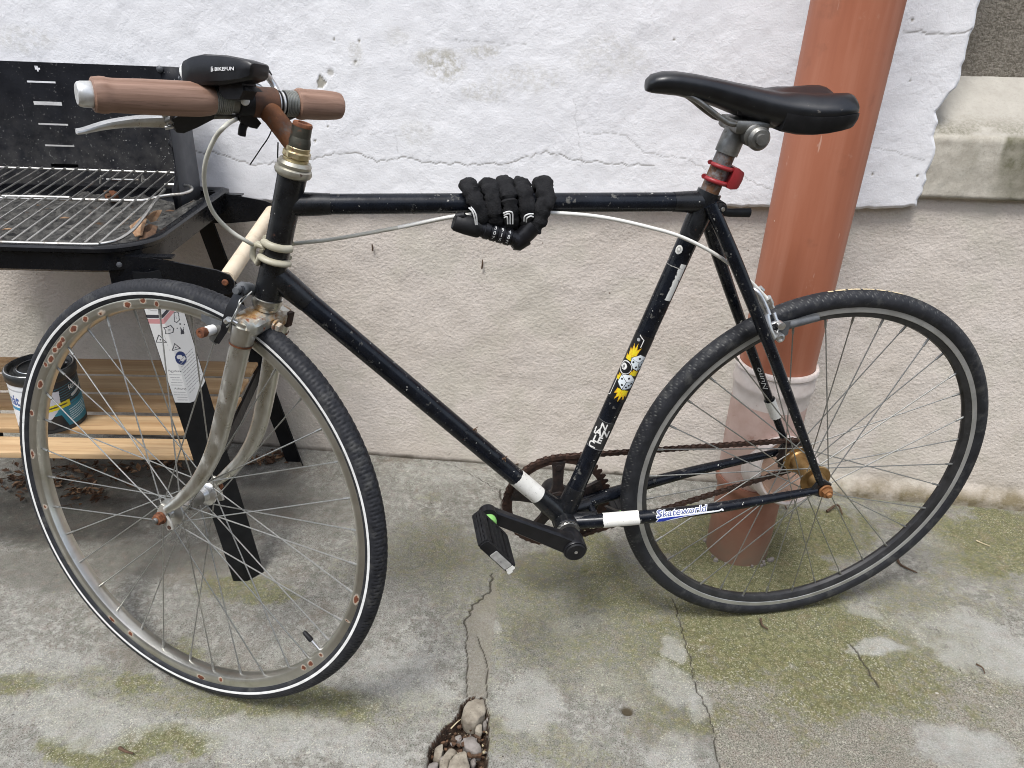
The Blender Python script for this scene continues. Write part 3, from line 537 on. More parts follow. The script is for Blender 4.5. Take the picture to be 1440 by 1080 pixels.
def lower_wall():
    x = np.arange(-2.1, 1.56, 0.005); z = np.arange(-0.01, 0.79, 0.005); X, Z = np.meshgrid(x, z)
    base = 1 - sstep(Z + 0.03 * (fbm(X, Z, 20, 3) - .5), 0.0, 0.045); base = base * (0.25 + 0.75 * sstep(X, -0.15, 0.1)); base = np.maximum(base, (1 - sstep(Z + 0.03 * (fbm(X, Z, 16, 5) - .5), 0.018, 0.075)) * sstep(X, 0.0, 0.2)); gap = (1 - sstep(Z + .003 * (fbm(X, Z, 60, 6) - .5), .003, .007)) * (X < .05) * (.4 + .9 * fbm(X, Z * 0, 25, 7))
    up = sstep(Z, 0.45, 0.72) * 0.6 + 0.5 * (1 - sstep(X, -1.5, -0.9))  # paints overhang shade and dirt near the top, shade behind the grill at left
    up = np.clip(up, 0, 1) * (0.4 + 0.9 * fbm(X, Z, 5, 77)) * 0.6
    Y = WALL_Y - 0.004 * (fbm(X, Z, 9, 8) - .5) - 0.003 * (fbm(X, Z, 22, 9, 2) - .5)
    Y -= sstep(X, 0.02, 0.12) * 0.022 * (1 - sstep(Z + 0.012 * (fbm(X, Z, 14, 31) - .5), 0.012, 0.055))
    A = np.stack([base, up, np.clip(gap, 0, 1), 0 * X + 1], -1)
    return wchild(grid_mesh('lower_render', X, Y, Z, render_mat(), None, {'wa': A}))
lower_wall()
LOW = [(-2.1, (-1.1500, 0.6456)[1] - 0.07), (-1.1500, 0.6456), (-1.1131, 0.6446), (-0.6932, 0.6643), (-0.3593, 0.6806), (-0.0655, 0.6932), (0.0356, 0.6962), (0.1338, 0.7005), (0.1912, 0.7053), (0.2328, 0.7092), (0.2599, 0.7137)]
SIDE = [(0.2599, 0.7137), (0.2627, 0.7555), (0.2639, 0.7921), (0.2657, 0.8307), (0.2558, 0.8518), (0.2579, 0.8786), (0.2476, 0.8965), (0.2595, 0.9204), (0.2734, 0.9415), (0.2765, 0.9669), (0.2731, 1.0185), (0.2761, 1.0474), (0.2741, 1.0920)]
SIDE = SIDE + [(SIDE[-1][0] + 0.02, 1.5)]
CR = [[(-1.3678, 0.7510), (-1.2790, 0.7408), (-1.2180, 0.7469), (-1.1727, 0.7329), (-1.1393, 0.7227), (-1.1073, 0.7274), (-1.0550, 0.7332), (-0.9999, 0.7406), (-0.9523, 0.7578), (-0.9060, 0.7616), (-0.8610, 0.7435), (-0.8070, 0.7580), (-0.7541, 0.7492), (-0.6634, 0.7481), (-0.5737, 0.7587), (-0.5038, 0.7854), (-0.4558, 0.7707), (-0.3674, 0.7668), (-0.2802, 0.7686)],
      [(-0.4307, 0.8257), (-0.3441, 0.8245), (-0.3046, 0.7915), (-0.2246, 0.7858), (-0.1638, 0.7634), (-0.1057, 0.7594), (-0.0277, 0.7248)], [(-0.8144, 0.7649), (-0.8209, 0.8006), (-0.7384, 0.8146), (-0.9346, 0.7949)], [(-0.6945, 0.9881), (-0.6241, 0.9846), (-0.5542, 0.9849)], [(0.1489, 1.0353), (0.2132, 1.0354), (0.2448, 1.0367), (0.2717, 1.0449)], [(0.1335, 0.8280), (0.1902, 0.8214), (0.2490, 0.8066)], [(-0.4259, 0.7637), (-0.4429, 0.8334), (-0.4554, 0.8873)]]
def plaster():
    # fine sheet whose lower and right borders follow the broken plaster edge
    ns, ntt = 1150, 250; s = np.linspace(0, 1, ns); t = np.linspace(0, 1, ntt) ** 1.15
    lo = jag(LOW, 0.0022, 21, 0.012); si = jag(SIDE, 0.003, 22, 0.012)
    lx = np.array([p[0] for p in lo]); lz = np.array([p[1] for p in lo]); sz = np.array([p[1] for p in si]); sx = np.array([p[0] for p in si])
    o = np.argsort(sz); sz = sz[o]; sx = sx[o]
    xl = -2.1; xr0 = lo[-1][0]; Xb = xl + s * (xr0 - xl); zb = np.interp(Xb, lx, lz)
    Zg = zb[None, :] + t[:, None] * (1.45 - zb[None, :]); xr = np.interp(Zg, sz, sx)
    Xg = xl + s[None, :] * (xr - xl)
    cr = np.zeros(Xg.shape); depth = np.zeros(Xg.shape)
    for i, c in enumerate(CR):
        d = polydist(Xg, Zg, jag(c, 0.0035, 40 + i, 0.010)); w_ = (.0012, .0010, .0010, .0010, .0015, .0010, .0009)[i]; st = (1.0, .6, .35, .5, 1.0, .5, .3)[i]
        cr = np.maximum(cr, st * (1 - sstep(d, w_ * .4, w_ * 1.5)))
    def bl(c, rx, rz): return 1 - sstep(np.hypot((Xg - c[0]) / rx, (Zg - c[1]) / rz) + .8 * (fbm(Xg, Zg, 22, 61) - .5), .5, 1.0)
    dirt = np.maximum.reduce([.95 * bl((-0.7229, 0.9444), .06, .035), .7 * bl((-0.6378, 0.9687), .05, .015), .4 * bl((-0.5514, 0.9229), .09, .03), .55 * bl((-0.6363, 0.8925), .05, .02), .5 * bl((-0.8955, 0.9541), .015, .03), .35 * bl((-0.8078, 0.9900), .03, .02), .35 * bl((-1.6051, 0.9516), .12, .03), .35 * bl((-0.3866, 0.9689), .1, .05), .3 * bl((-0.7758, 0.8028), .05, .03)])
    chip = np.maximum(inpoly(Xg, Zg, [(-0.9728, 0.9124), (-0.9632, 0.9020), (-0.9576, 0.8982), (-0.9689, 0.8855), (-0.9779, 0.8851), (-0.9784, 0.8973)]) * 1.0, .7 * bl((-0.9489, 0.9161), .008, .007))
    for c in [(-0.9374, 0.9784), (-0.8871, 0.9766), (-0.8963, 0.9383), (0.1605, 1.0549), (0.1837, 0.9515), (0.1562, 0.7737), (-0.9624, 0.8106), (-0.9921, 0.7805), (-0.2702, 1.0039), (0.2434, 0.7756), (-1.5962, 0.8963)]: chip = np.maximum(chip, bl(c, .003, .003))
    Yg = PLY - 0.0035 * (fbm(Xg, Zg, 7, 71) - .5) - 0.0022 * (fbm(Xg, Zg, 30, 72, 2) - .5) + 0.002 * chip + .0006 * cr
    edge = np.minimum(np.abs(Zg - zb[None, :]), np.abs(Xg - xr)); Yg += 0.006 * (1 - sstep(edge, 0, 0.008)) ** 2
    A = np.stack([dirt, chip, cr, 0 * cr + 1], -1); wm = white_mat(); g = wchild(grid_mesh('white_plaster', Xg, Yg, Zg, wm, None, {'wa': A}))
    e = MB(); b = [(Xg[0, i], Yg[0, i] , Zg[0, i]) for i in range(ns)]; b2 = [(x_, WALL_Y + .01, z_ + .004) for x_, y_, z_ in b]; n = ns
    e.add(b + b2, [(i, i + 1, n + i + 1, n + i) for i in range(n - 1)])
    r = [(Xg[j, -1], Yg[j, -1], Zg[j, -1]) for j in range(ntt)]; r2 = [(x_ - .006, .60, z_) for x_, y_, z_ in r]
    e.add(r + r2, [(i, i + 1, ntt + i + 1, ntt + i) for i in range(ntt - 1)])
    wchild(e.build('plaster_edge', simple('broken_plaster_edge', (0.50, 0.47, 0.42), (0.66, 0.64, 0.60), 50, 0.9, 0.95, bump=(120, 0.6, 0.003)), None, False))
plaster()
def sill():
    x = np.arange(0.215, 1.56, 0.005); prof = [(0.7305 , PLY + .05), (0.7305, PLY + .012), (0.7345, PLY + .007), (0.79, PLY + .006), (0.845, PLY + .007), (0.8525, PLY + .010), (0.858, PLY + .016)]
    t = [(0.858 + (0.955 - 0.858) * q, PLY + .016 + q * .146) for q in np.linspace(0.04, 1, 34)]
    fine = [];
    for (a, b) in zip(prof[:-1], prof[1:]):
        n = max(1, int(math.dist(a, b) / .005)); fine += [(a[0] + (b[0] - a[0]) * q / n, a[1] + (b[1] - a[1]) * q / n) for q in range(n)]
    fine = fine + [prof[-1]] + t; z = np.array([p[0] for p in fine]); y = np.array([p[1] for p in fine])
    X = np.repeat(x[None, :], len(z), 0); Z = np.repeat(z[:, None], len(x), 1); Y = np.repeat(y[:, None], len(x), 1)
    front = (Y < PLY + .0155); N1 = fbm(X, Z + Y, 26, 14)
    Y = Y + 0.003 * (fbm(X, Z, 60, 15) - .5); Z = Z + (X - .27) * .02 + .0025 * (fbm(X, Y, 50, 16) - .5)
    drip = sstep(fbm(X * 1.0, Z * .22, 24, 17), .42, .62) * sstep(X, .30, .38) * sstep(Z, .735, .855) * front + .8 * front * sstep(X, .37, .45) * sstep(fbm(X, Z, 12, 18), .3, .5)
    tops = (~front) * (1 - sstep(Y, PLY + .012, PLY + .075)) * sstep(fbm(X * .5, Y * 1.6, 34, 19), .40, .58)
    A = np.stack([np.clip(drip, 0, 1), np.clip(tops, 0, 1), (~front) * 1.0, 0 * X + 1], -1)
    k = NT('weathered_sill_concrete'); a = k.sep(k.attr('wa').outputs['Color']); n1 = k.noise(30, 6, .65); n2 = k.noise(170, 4, .7)
    col = k.mix(k.ramp(n1, .35, .65), (0.40, 0.37, 0.31), (0.52, 0.49, 0.42)); col = k.mix(k.ramp(n2, .5, .72, 0, .5), col, (0.27, 0.25, 0.20))
    col = k.mix(k.math('MULTIPLY', a[2], .55), col, (0.36, 0.34, 0.305)); col = k.mix(k.math('MULTIPLY', a[0], k.ramp(n1, .3, .6, .3, .9)), col, (0.115, 0.11, 0.065)); col = k.mix(k.math('MULTIPLY', a[1], k.ramp(n2, .35, .6, .2, .8)), col, (0.17, 0.16, 0.115))
    k.set(col, .92, 0, .25); b1 = k.bump(n1, .4, .003); k.bump(n2, .5, .0015, b1); wchild(grid_mesh('window_sill', X, Y, Z, k.m, None, {'wa': A}))
    m = MB(); yb = PLY + .160; m.add([(0.15, yb, .93), (1.5, yb, .955), (1.5, yb, 2.2), (0.15, yb, 2.2)], [(0, 1, 2, 3)])
    k = NT('grey_brown_roughcast'); n1 = k.noise(210, 4, .6, None, .2); n2 = k.noise(7, 5); col = k.mix(k.ramp(n1, .38, .62), (0.12, 0.105, 0.083), (0.255, 0.23, 0.19)); col = k.mix(k.ramp(n2, .4, .65, 0, .4), col, (0.28, 0.255, 0.215)); k.set(col, .95, 0, .2); k.bump(n1, .9, .006)
    wchild(m.build('recess_render', k.m, None, False, recalc=False))
    up = MB(); up.add([(-2.1, WALL_Y, 1.45), (SIDE[-1][0], WALL_Y, 1.45), (SIDE[-1][0], WALL_Y, 3.2), (-2.1, WALL_Y, 3.2)], [(0, 1, 2, 3)]); up.box((-6, WALL_Y + .1, 1.6), (1, 0, 0), (0, 1, 0), (0, 0, 1), 7.8, .2, 3.2); up.box((5.45, WALL_Y + .1, .37), (1, 0, 0), (0, 1, 0), (0, 0, 1), 7.8, .2, .74); up.box((5.4, WALL_Y + .25, 1.6), (1, 0, 0), (0, 1, 0), (0, 0, 1), 7.8, .2, 3.2)
    wchild(up.build('upper_plaster', simple('plain_white_plaster', (0.74, 0.74, 0.75), (0.80, 0.80, 0.80), 5, .9), None, False))
sill()
for (a, b) in (((-0.8847, 0.4530, 0.5593), (-0.8838, 0.4530, 0.5429)), ((-0.6336, 0.4530, 0.5391), (-0.6348, 0.4530, 0.5174))):
    m = MB(); a, b = V(a), V(b); off = Vector((0, -.006, 0)); m.tube([a + off, (a + b) / 2 + off * 1.3 + Vector((.001, 0, 0)), b + off], [.001, .0022, .0016], 6); wchild(m.build('wall_stain', M['twig'], None))

# ------------------------------------------------------------------ drain pipe
PX, PY = -0.0267, 0.1935
def pipe():
    lean = Vector((0.0091, -0.0027, 1)).normalized(); o = Vector((PX, PY, 0))
    root = tag(empty('drain_pipe', None, Matrix.Translation(o)), 'thick terracotta brown drain pipe with a pale collar, standing behind the rear wheel', 'drain pipe')
    k = NT('brown_plastic_pipe'); n1 = k.noise(9, 5, .6, k.coord((1, 1, .25))); n2 = k.noise(120, 4)
    col = k.mix(k.ramp(n1, .35, .68), (0.340, 0.120, 0.066), (0.400, 0.155, 0.092)); col = k.mix(k.ramp(k.noise(45, 6, .7), .64, .75, 0, .45), col, (0.46, 0.27, 0.19)); col = k.mix(k.ramp(k.noise(15, 5, .65), .60, .72, 0, .5), col, (0.21, 0.088, 0.055))
    st_ = k.noise(30, 5, .6, k.coord((1, 1, .06))); col = k.mix(k.ramp(st_, .52, .70, 0, .5), col, (0.47, 0.21, 0.135)); col = k.mix(k.ramp(st_, .46, .30, 0, .45), col, (0.25, 0.085, 0.05)); scr = k.noise(70, 3, .6, k.coord((1, 1, .2), (.3, .2, 0))); col = k.mix(k.ramp(scr, .70, .74, 0, .5), col, (0.60, 0.42, 0.33))
    sc = k.ramp(k.voronoi(26, k.coord((1, 1, 1.4), (0, .7, 0))), .05, .03); col = k.mix(k.math('MULTIPLY', sc, k.ramp(k.noise(8, 2), .56, .6)), col, (0.62, 0.50, 0.42))
    k.set(col, k.ramp(n1, .3, .7, .38, .55), 0, .25); k.bump(n1, .12, .002); pm = k.m
    k = NT('dusty_pipe_fitting'); n1 = k.noise(20, 5, .6); col = k.mix(k.ramp(n1, .35, .65), (0.50, 0.335, 0.275), (0.60, 0.44, 0.38)); col = k.mix(k.ramp(k.noise(34, 5), .60, .7, 0, .6), col, (0.33, 0.17, 0.12)); k.set(col, .62); k.bump(n1, .15, .002); fm_ = k.m
    k = NT('earthy_pipe'); n1 = k.noise(24, 5, .65); sz = k.n.new('ShaderNodeSeparateXYZ'); k.l.new(k.tc.outputs['Object'], sz.inputs[0])
    col = k.mix(k.ramp(n1, .35, .65), (0.27, 0.115, 0.072), (0.35, 0.165, 0.108)); col = k.mix(k.math('MULTIPLY', k.ramp(sz.outputs[2], .12, 0.0), k.ramp(n1, .3, .6, .5, 1)), col, (0.17, 0.125, 0.09)); k.set(col, .6); k.bump(n1, .2, .002); em = k.m
    rimm = simple('pale_collar', (0.60, 0.52, 0.47), (0.72, 0.65, 0.60), 30, .55, .65, spots=[((0.26, 0.14, 0.10), 26, .66, .08, .7), ((0.04, 0.035, 0.03), 18, .72, .03, .8)])
    capm = simple('tan_branch_cap', (0.44, 0.27, 0.18), (0.53, 0.35, 0.25), 26, .5, .62, spots=[((0.26, 0.14, 0.09), 60, .62, .08, .7)])
    Z = Vector((0, 0, 0)); R = 0.0705
    MB().lathe([(R, .40), (R, 3.3), (R - .004, 3.3)], Z, lean, 64).build('pipe_shaft', pm, root)
    m = MB(); m.lathe([(R - .001, .435), (.0715, .452), (.0765, .452), (.0785, .449), (.0785, .443), (.0755, .440), (.0765, .420), (.0775, .415), (.0775, .408), (.0745, .402), (.0735, .385), (.0725, .37)], Z, lean, 64, closed=False); m.build('collar', rimm, root)
    MB().lathe([(.0728, .373), (.0728, .30), (.0715, .27), (.0705, .20), (.0690, .19), (.066, .186)], Z, lean, 64).build('branch_body', fm_, root)
    MB().lathe([(.0735, .192), (.0745, .184), (.0735, .176), (.0685, .170), (.0660, .150), (.0655, .0), (.0655, -.05)], Z, lean, 64).build('pipe_foot', em, root)
    # the capped branch leans out of the body towards the yard
    bd = Vector((0.30, -1.0, 0.42)).normalized(); bo = Vector((0.005, 0.0, .225))
    MB().lathe([(.060, .0), (.060, .085), (.066, .088), (.0675, .096), (.0675, .118), (.0645, .122), (.0605, .122), (.0600, .112)], bo, bd, 56, caps=False).build('branch_socket', rimm, root)
    MB().lathe([(.0600, .106), (.0600, .113), (.054, .114), (.051, .110), (.018, .110), (.015, .114), (0, .114)], bo, bd, 56).build('branch_cap', capm, root)
    mm = MB()
    r = random.Random(4)
    for i in range(16):
        a = r.uniform(0, 2 * PI); d = .066 + r.uniform(.0, .014); c = Vector((math.cos(a) * d, math.sin(a) * d, .003)); s_ = r.uniform(.002, .006)
        mm.loft([[c + Vector((math.cos(b) * s_ * f, math.sin(b) * s_ * f, h)) for b in np.linspace(0, 2 * PI, 7)[:-1]] for f, h in ((1, -.004), (.9, .002), (.4, s_ * .6))])
    mm.build('mortar_crumbs', M['greystone'], root, True)['kind'] = 'stuff'
    return root
pipe()

# ------------------------------------------------------------------ bicycle (all coordinates in the bicycle's own frame: x forward, y left, z up)
BF, BN, BU = (-0.963897, -0.266274, 0.000000), (0.266033, -0.963025, -0.042542), (0.011328, -0.041006, 0.999095)
BIKE_M = frame((-0.00016, 0.00059, 0.00001), BF, BN, BU)
bike = tag(empty('bicycle', None, BIKE_M), 'black single-speed bicycle with rusty stem, stickers and wooden grips in front of the wall', 'bicycle')
RT = 0.338
CAMB = (BIKE_M.inverted() @ Vector(C_))                               # the yard side, which prints and the pedal face
def L(u, v, w=0.0): return Vector((u, w, v + RT))
XU, YW, ZV = Vector((1, 0, 0)), Vector((0, 1, 0)), Vector((0, 0, 1))
BBC = L(.437, -.0641); AX = L(0, 0)
SH, SA, SF, SN = V((0.8294, -0.0000, 0.8544)), V((-0.27729, -0.00000, 0.96079)), V((0.80336, -0.54851, 0.23186)), V((0.52700, 0.83615, 0.15210))
def ST(e, h, s=0.0): return SH + SF * e + SA * h + SN * s
HT_TOP, HT_BOT = L(.8294, .5164), L(.8778, .3487)
HD = (HT_TOP - HT_BOT).normalized()
frm = empty('frame', bike)
def part(m, name, mat, parent=frm, **k): return m.build(name, M[mat] if isinstance(mat, str) else mat, parent, **k)
def lerp(a, b, t): return a + (b - a) * t
def tubepoint(a, b, p):
    a, b, p = V(a), V(b), V(p); d = (b - a); t = (p - a).dot(d) / d.length_squared; return a + d * t
TT0, TT1 = L(.838, .4765), L(.272, .4775)
DT0, DT1 = L(.868, .3865), BBC + Vector((.004, 0, .006))
ST0, ST1 = L(.2705, .4900), BBC
SD = (ST0 - ST1).normalized()
part(MB().tube([TT0, TT1], .0132, 28, caps=False), 'top_tube', 'paint')
part(MB().tube([DT0, DT1], .0148, 28, caps=False), 'down_tube', 'paint')
part(MB().tube([ST1, ST0], .0146, 28), 'seat_tube', 'paint')
part(MB().tube([HT_BOT - HD * .002, HT_TOP + HD * .002], .0168, 32), 'head_tube', 'lug')
# lugs
td = (TT1 - TT0).normalized(); dd = (DT1 - DT0).normalized()
hb = lerp(HT_BOT, HT_TOP, .26); ht = lerp(HT_BOT, HT_TOP, .78)
for pts_, rad_ in (([TT0, TT0 + td * .03, TT0 + td * .052], [.0155, .0148, .0137]), ([DT0, DT0 + dd * .034, DT0 + dd * .060], [.0172, .0166, .0153]), ([HT_BOT - HD * .001, HT_BOT + HD * .01, hb + HD * .012], [.0186, .0181, .0172]),
                   ([ht - HD * .02, HT_TOP - HD * .01, HT_TOP + HD * .001], [.0172, .0181, .0186]), ([TT1, TT1 - td * .03, TT1 - td * .05], [.0160, .0148, .0138]), ([ST0 + SD * .002, ST0 - SD * .045, ST0 - SD * .065], [.0172, .0163, .0151])):
    part(MB().tube(pts_, rad_, 30), 'lug', 'lug')
bbs = MB(); bbs.lathe([(.0195, -.034), (.0205, -.033), (.0205, .033), (.0195, .034)], BBC, YW, 32)
sdl = (ST0 - ST1).normalized(); dtd = (DT0 - DT1).normalized()
bbs.tube([BBC, BBC + sdl * .045, BBC + sdl * .066], [.0185, .0170, .0152], 26); bbs.tube([DT1, DT1 + dtd * .04, DT1 + dtd * .062], [.0188, .0172, .0154], 26)
for sgn in (1, -1): bbs.tube([BBC + YW * sgn * .012, lerp(BBC + YW * sgn * .014, AX + YW * sgn * .06, .12)], [.0150, .0122], 20)
part(bbs, 'bottom_bracket', 'lug')
bbl = MB(); bbl.lathe([(.0125, .033), (.0185, .034), (.0190, .037), (.0175, .0395), (.0125, .0395)], BBC, YW, 30)
for i in range(18):
    a = 2 * PI * i / 18; d = Vector((math.cos(a), 0, math.sin(a))); bbl.box(BBC + d * .0185 + YW * .0368, d, YW, d.cross(YW), .003, .0035, .003)
part(bbl, 'lockring', 'dullalu')
for sgn in (1, -1):
    end = AX + YW * sgn * .0600 + Vector((.014, 0, -.001)); c0 = BBC + YW * sgn * .0150
    cs_path = bez([c0, lerp(c0, end, .25) + YW * sgn * .010, lerp(c0, end, .6) + YW * sgn * .011, end], 8)
    if sgn > 0: CS_L = cs_path
    part(MB().tube(bez([c0, lerp(c0, end, .25) + YW * sgn * .010, lerp(c0, end, .6) + YW * sgn * .011, end], 8), [.0118] * 8 + list(np.linspace(.0118, .0092, 8)) + list(np.linspace(.0092, .0066, 9)), 18), 'chainstay', 'paint')
    s0 = ST0 - SD * .012 + YW * sgn * .0175; e = AX + YW * sgn * .0600 + Vector((.010, 0, .014))
    if sgn < 0: SS_R = bez([s0, lerp(s0, e, .18) + YW * sgn * .012, lerp(s0, e, .5) + YW * sgn * .015, e], 8)
    part(MB().tube(bez([s0, lerp(s0, e, .18) + YW * sgn * .012, lerp(s0, e, .5) + YW * sgn * .015, e], 8), [.0098] * 8 + list(np.linspace(.0098, .0088, 8)) + list(np.linspace(.0088, .0062, 9)), 18), 'seatstay', 'paint')
    dp = MB(); dp.prism([(-.012, -.010), (.006, -.014), (.022, -.007), (.024, .004), (.016, .020), (.006, .022), (-.010, .012)], AX + YW * sgn * .0600, XU, ZV, YW, -.003, .003, .001)
    part(dp, 'dropout', 'lug')
for bp, hw_ in ((L(.150, .300), .030), (L(.385, -.055), .026)): part(MB().tube([bp + YW * hw_, bp - YW * hw_], .0062, 14), 'stay_bridge', 'paint')

# seat cluster, post and saddle
sp0, sp1 = ST0 - SD * .02, L(.2488, .5690); PD = (sp1 - sp0).normalized()
part(MB().tube([sp0, sp1], .0133, 26), 'seatpost', 'seatpost', bike)
bd = MB(); bo = L(.2585, .474); bd.tube([bo + YW * .019, bo - YW * .019], .0088, 18); bd.tube([bo + YW * .026, bo + YW * .018], [.0060, .0075], 16)
bd.tube([(0.2463, -0.0120, 0.7984), (0.2275, -0.0160, 0.7950), (0.1932, -0.0200, 0.7936)], [.0052, .0062, .0070], 14, sx=.7); part(bd, 'seat_clamp', 'matblack', bike)
part(MB().lathe([(0, .0275), (.0026, .0275), (.0032, .026), (.0032, .024)], bo, YW, 14), 'clamp_bolt', 'alu', bike)
rc = tubepoint(sp0, sp1, (0.2554, 0.0000, 0.8528)); fw = Vector((XU - PD * XU.dot(PD))).normalized()
def ringpts(c, r, n, a0, a1): return [c + (fw * math.cos(a) + YW * math.sin(a)) * r for a in np.linspace(a0, a1, n)]
rb2 = MB(); rb2.tube(ringpts(rc + PD * .0105, .0158, 20, .25, 2.75), .0030, 10); rb2.tube(ringpts(rc - PD * .0095, .0158, 20, .25, 2.75), .0034, 10)
rb2.tube(ringpts(rc + PD * .0105, .0158, 20, -2.75, -.25), .0030, 10); rb2.tube(ringpts(rc - PD * .0095, .0158, 20, -2.75, -.25), .0034, 10)
rb2.loft([[rc - fw * a + YW * y + PD * z for (y, z) in ((-.013 * k, -.013 * k2), (.013 * k, -.013 * k2), (.015 * k, .002), (.013 * k, .015 * k2), (-.013 * k, .015 * k2), (-.015 * k, .002))] for a, k, k2 in ((.0145, 1.05, 1.0), (.021, 1.1, 1.05), (.031, .92, .85), (.034, .75, .62))])
part(rb2, 'reflector_bracket', 'red', bike)
def saddle():
    # stations along the saddle: x, top height of the centre line, half width, skirt depth, centre dip
    st = [(.3905, .6185, .004, .008, 0), (.389, .6250, .0105, .016, 0), (.382, .6305, .0165, .0235, 0), (.368, .6340, .0205, .028, 0), (.348, .6345, .0222, .030, 0), (.318, .6318, .0240, .033, .0005), (.288, .6278, .0268, .037, .001),
          (.258, .6232, .0315, .042, .0015), (.228, .6190, .0385, .046, .002), (.203, .6160, .0455, .048, .003), (.180, .6142, .0525, .049, .004), (.157, .6138, .0600, .048, .006), (.136, .6148, .0650, .046, .008), (.119, .6160, .0660, .044, .0095), (.105, .6160, .0635, .041, .0105), (.096, .6140, .0565, .037, .0105), (.0895, .6095, .0450, .030, .010), (.087, .6030, .0310, .018, .006)]
    st = [((u - .105) * .945 + .112 + (.0 if u > .2 else (.2 - u) * .06), z + .0115, hw, sk * .95, dip) for u, z, hw, sk, dip in st]
    n = 40; rings = []
    for (u, z, hw, sk, dip) in st:
        r = []
        for k in range(n):
            a = 2 * PI * k / n; c, s_ = math.cos(a), math.sin(a)
            if s_ >= 0: y = hw * math.copysign(abs(c) ** .75, c); zz = z - sk * .42 * (1 - abs(s_) ** .85) - dip * math.exp(-(y / (hw * .28 + 1e-4)) ** 2) + .004 * math.exp(-((abs(y) - hw * .6) / (hw * .25 + 1e-4)) ** 2) * (dip > .003)
            else: y = hw * math.copysign(abs(c) ** .55, c) * (1 - .18 * abs(s_)); zz = z - sk * .42 - sk * .58 * abs(s_) ** .7
            r.append(L(u, zz, y))
        rings.append(r)
    part(MB().loft(rings), 'saddle', 'saddle', bike, ang=60)
    m = MB(); ring = []
    for (u, z, hw, sk, dip) in st[9:17]:
        ring.append([L(u - .0012, z - sk * f, hw * g) for f, g in ((.50, 1.012), (.70, 1.005), (.98, .90), (1.03, .80), (1.03, -.80), (.98, -.90), (.70, -1.005), (.50, -1.012))])
    m.loft(ring); part(m, 'saddle_bumper', 'matblack', bike)
    for sg in (1, -1):
        part(MB().tube(bez([L(.343, .6230, sg * .010), L(.318, .6150, sg * .016), L(.282, .5935, sg * .021), L(.262, .5860, sg * .0215), L(.215, .5855, sg * .0215), L(.170, .5910, sg * .028), L(.135, .593, sg * .04)], 8), .0036, 12), 'saddle_rail', 'dullalu', bike)
    c = MB(); cc = L(.246, .5760)
    c.tube([sp1 - PD * .026, sp1 - PD * .002, sp1 + PD * .006], [.0158, .0160, .0150], 24); c.lathe([(.0125, -.030), (.0150, -.028), (.0150, .028), (.0125, .030)], L(.233, .5725), YW, 26); c.box(L(.238, .583), XU, YW, ZV, .046, .056, .016, .003)
    part(c, 'saddle_clamp', 'dullalu', bike)
    b = MB(); b.lathe([(.0150, .027), (.0155, .034), (.0120, .038), (.0075, .038), (.0070, .042), (0, .042)], L(.229, .570), YW, 24); part(b, 'saddle_clamp_nut', 'dullalu', bike)
    k = MB(); k.box(L(.232, .607), XU, YW, ZV, .06, .05, .018, .004); part(k, 'saddle_underside', 'matblack', bike)
    cv = Canvas(.022, .010, 2500); cv.poly([(.001, .001), (.004, .001), (.0055, .009), (.0025, .009)], (.6, .58, .5)); cv.poly([(.008, .001), (.011, .001), (.0125, .009), (.0095, .009)], (.6, .58, .5)); cv.poly([(.012, .001), (.016, .001), (.017, .004), (.013, .004)], (.6, .58, .5))
    a0, a1 = L(.1185, .5945, .0560), L(.1075, .5970, .0450); zz = Vector((0, .002, .010)); cv.sheet('saddle_print', lambda x, y: lerp(a0, a1, x / .022) + zz * ((y - .003) / .010) + Vector((-.002, .0022, 0)), bike)
saddle()

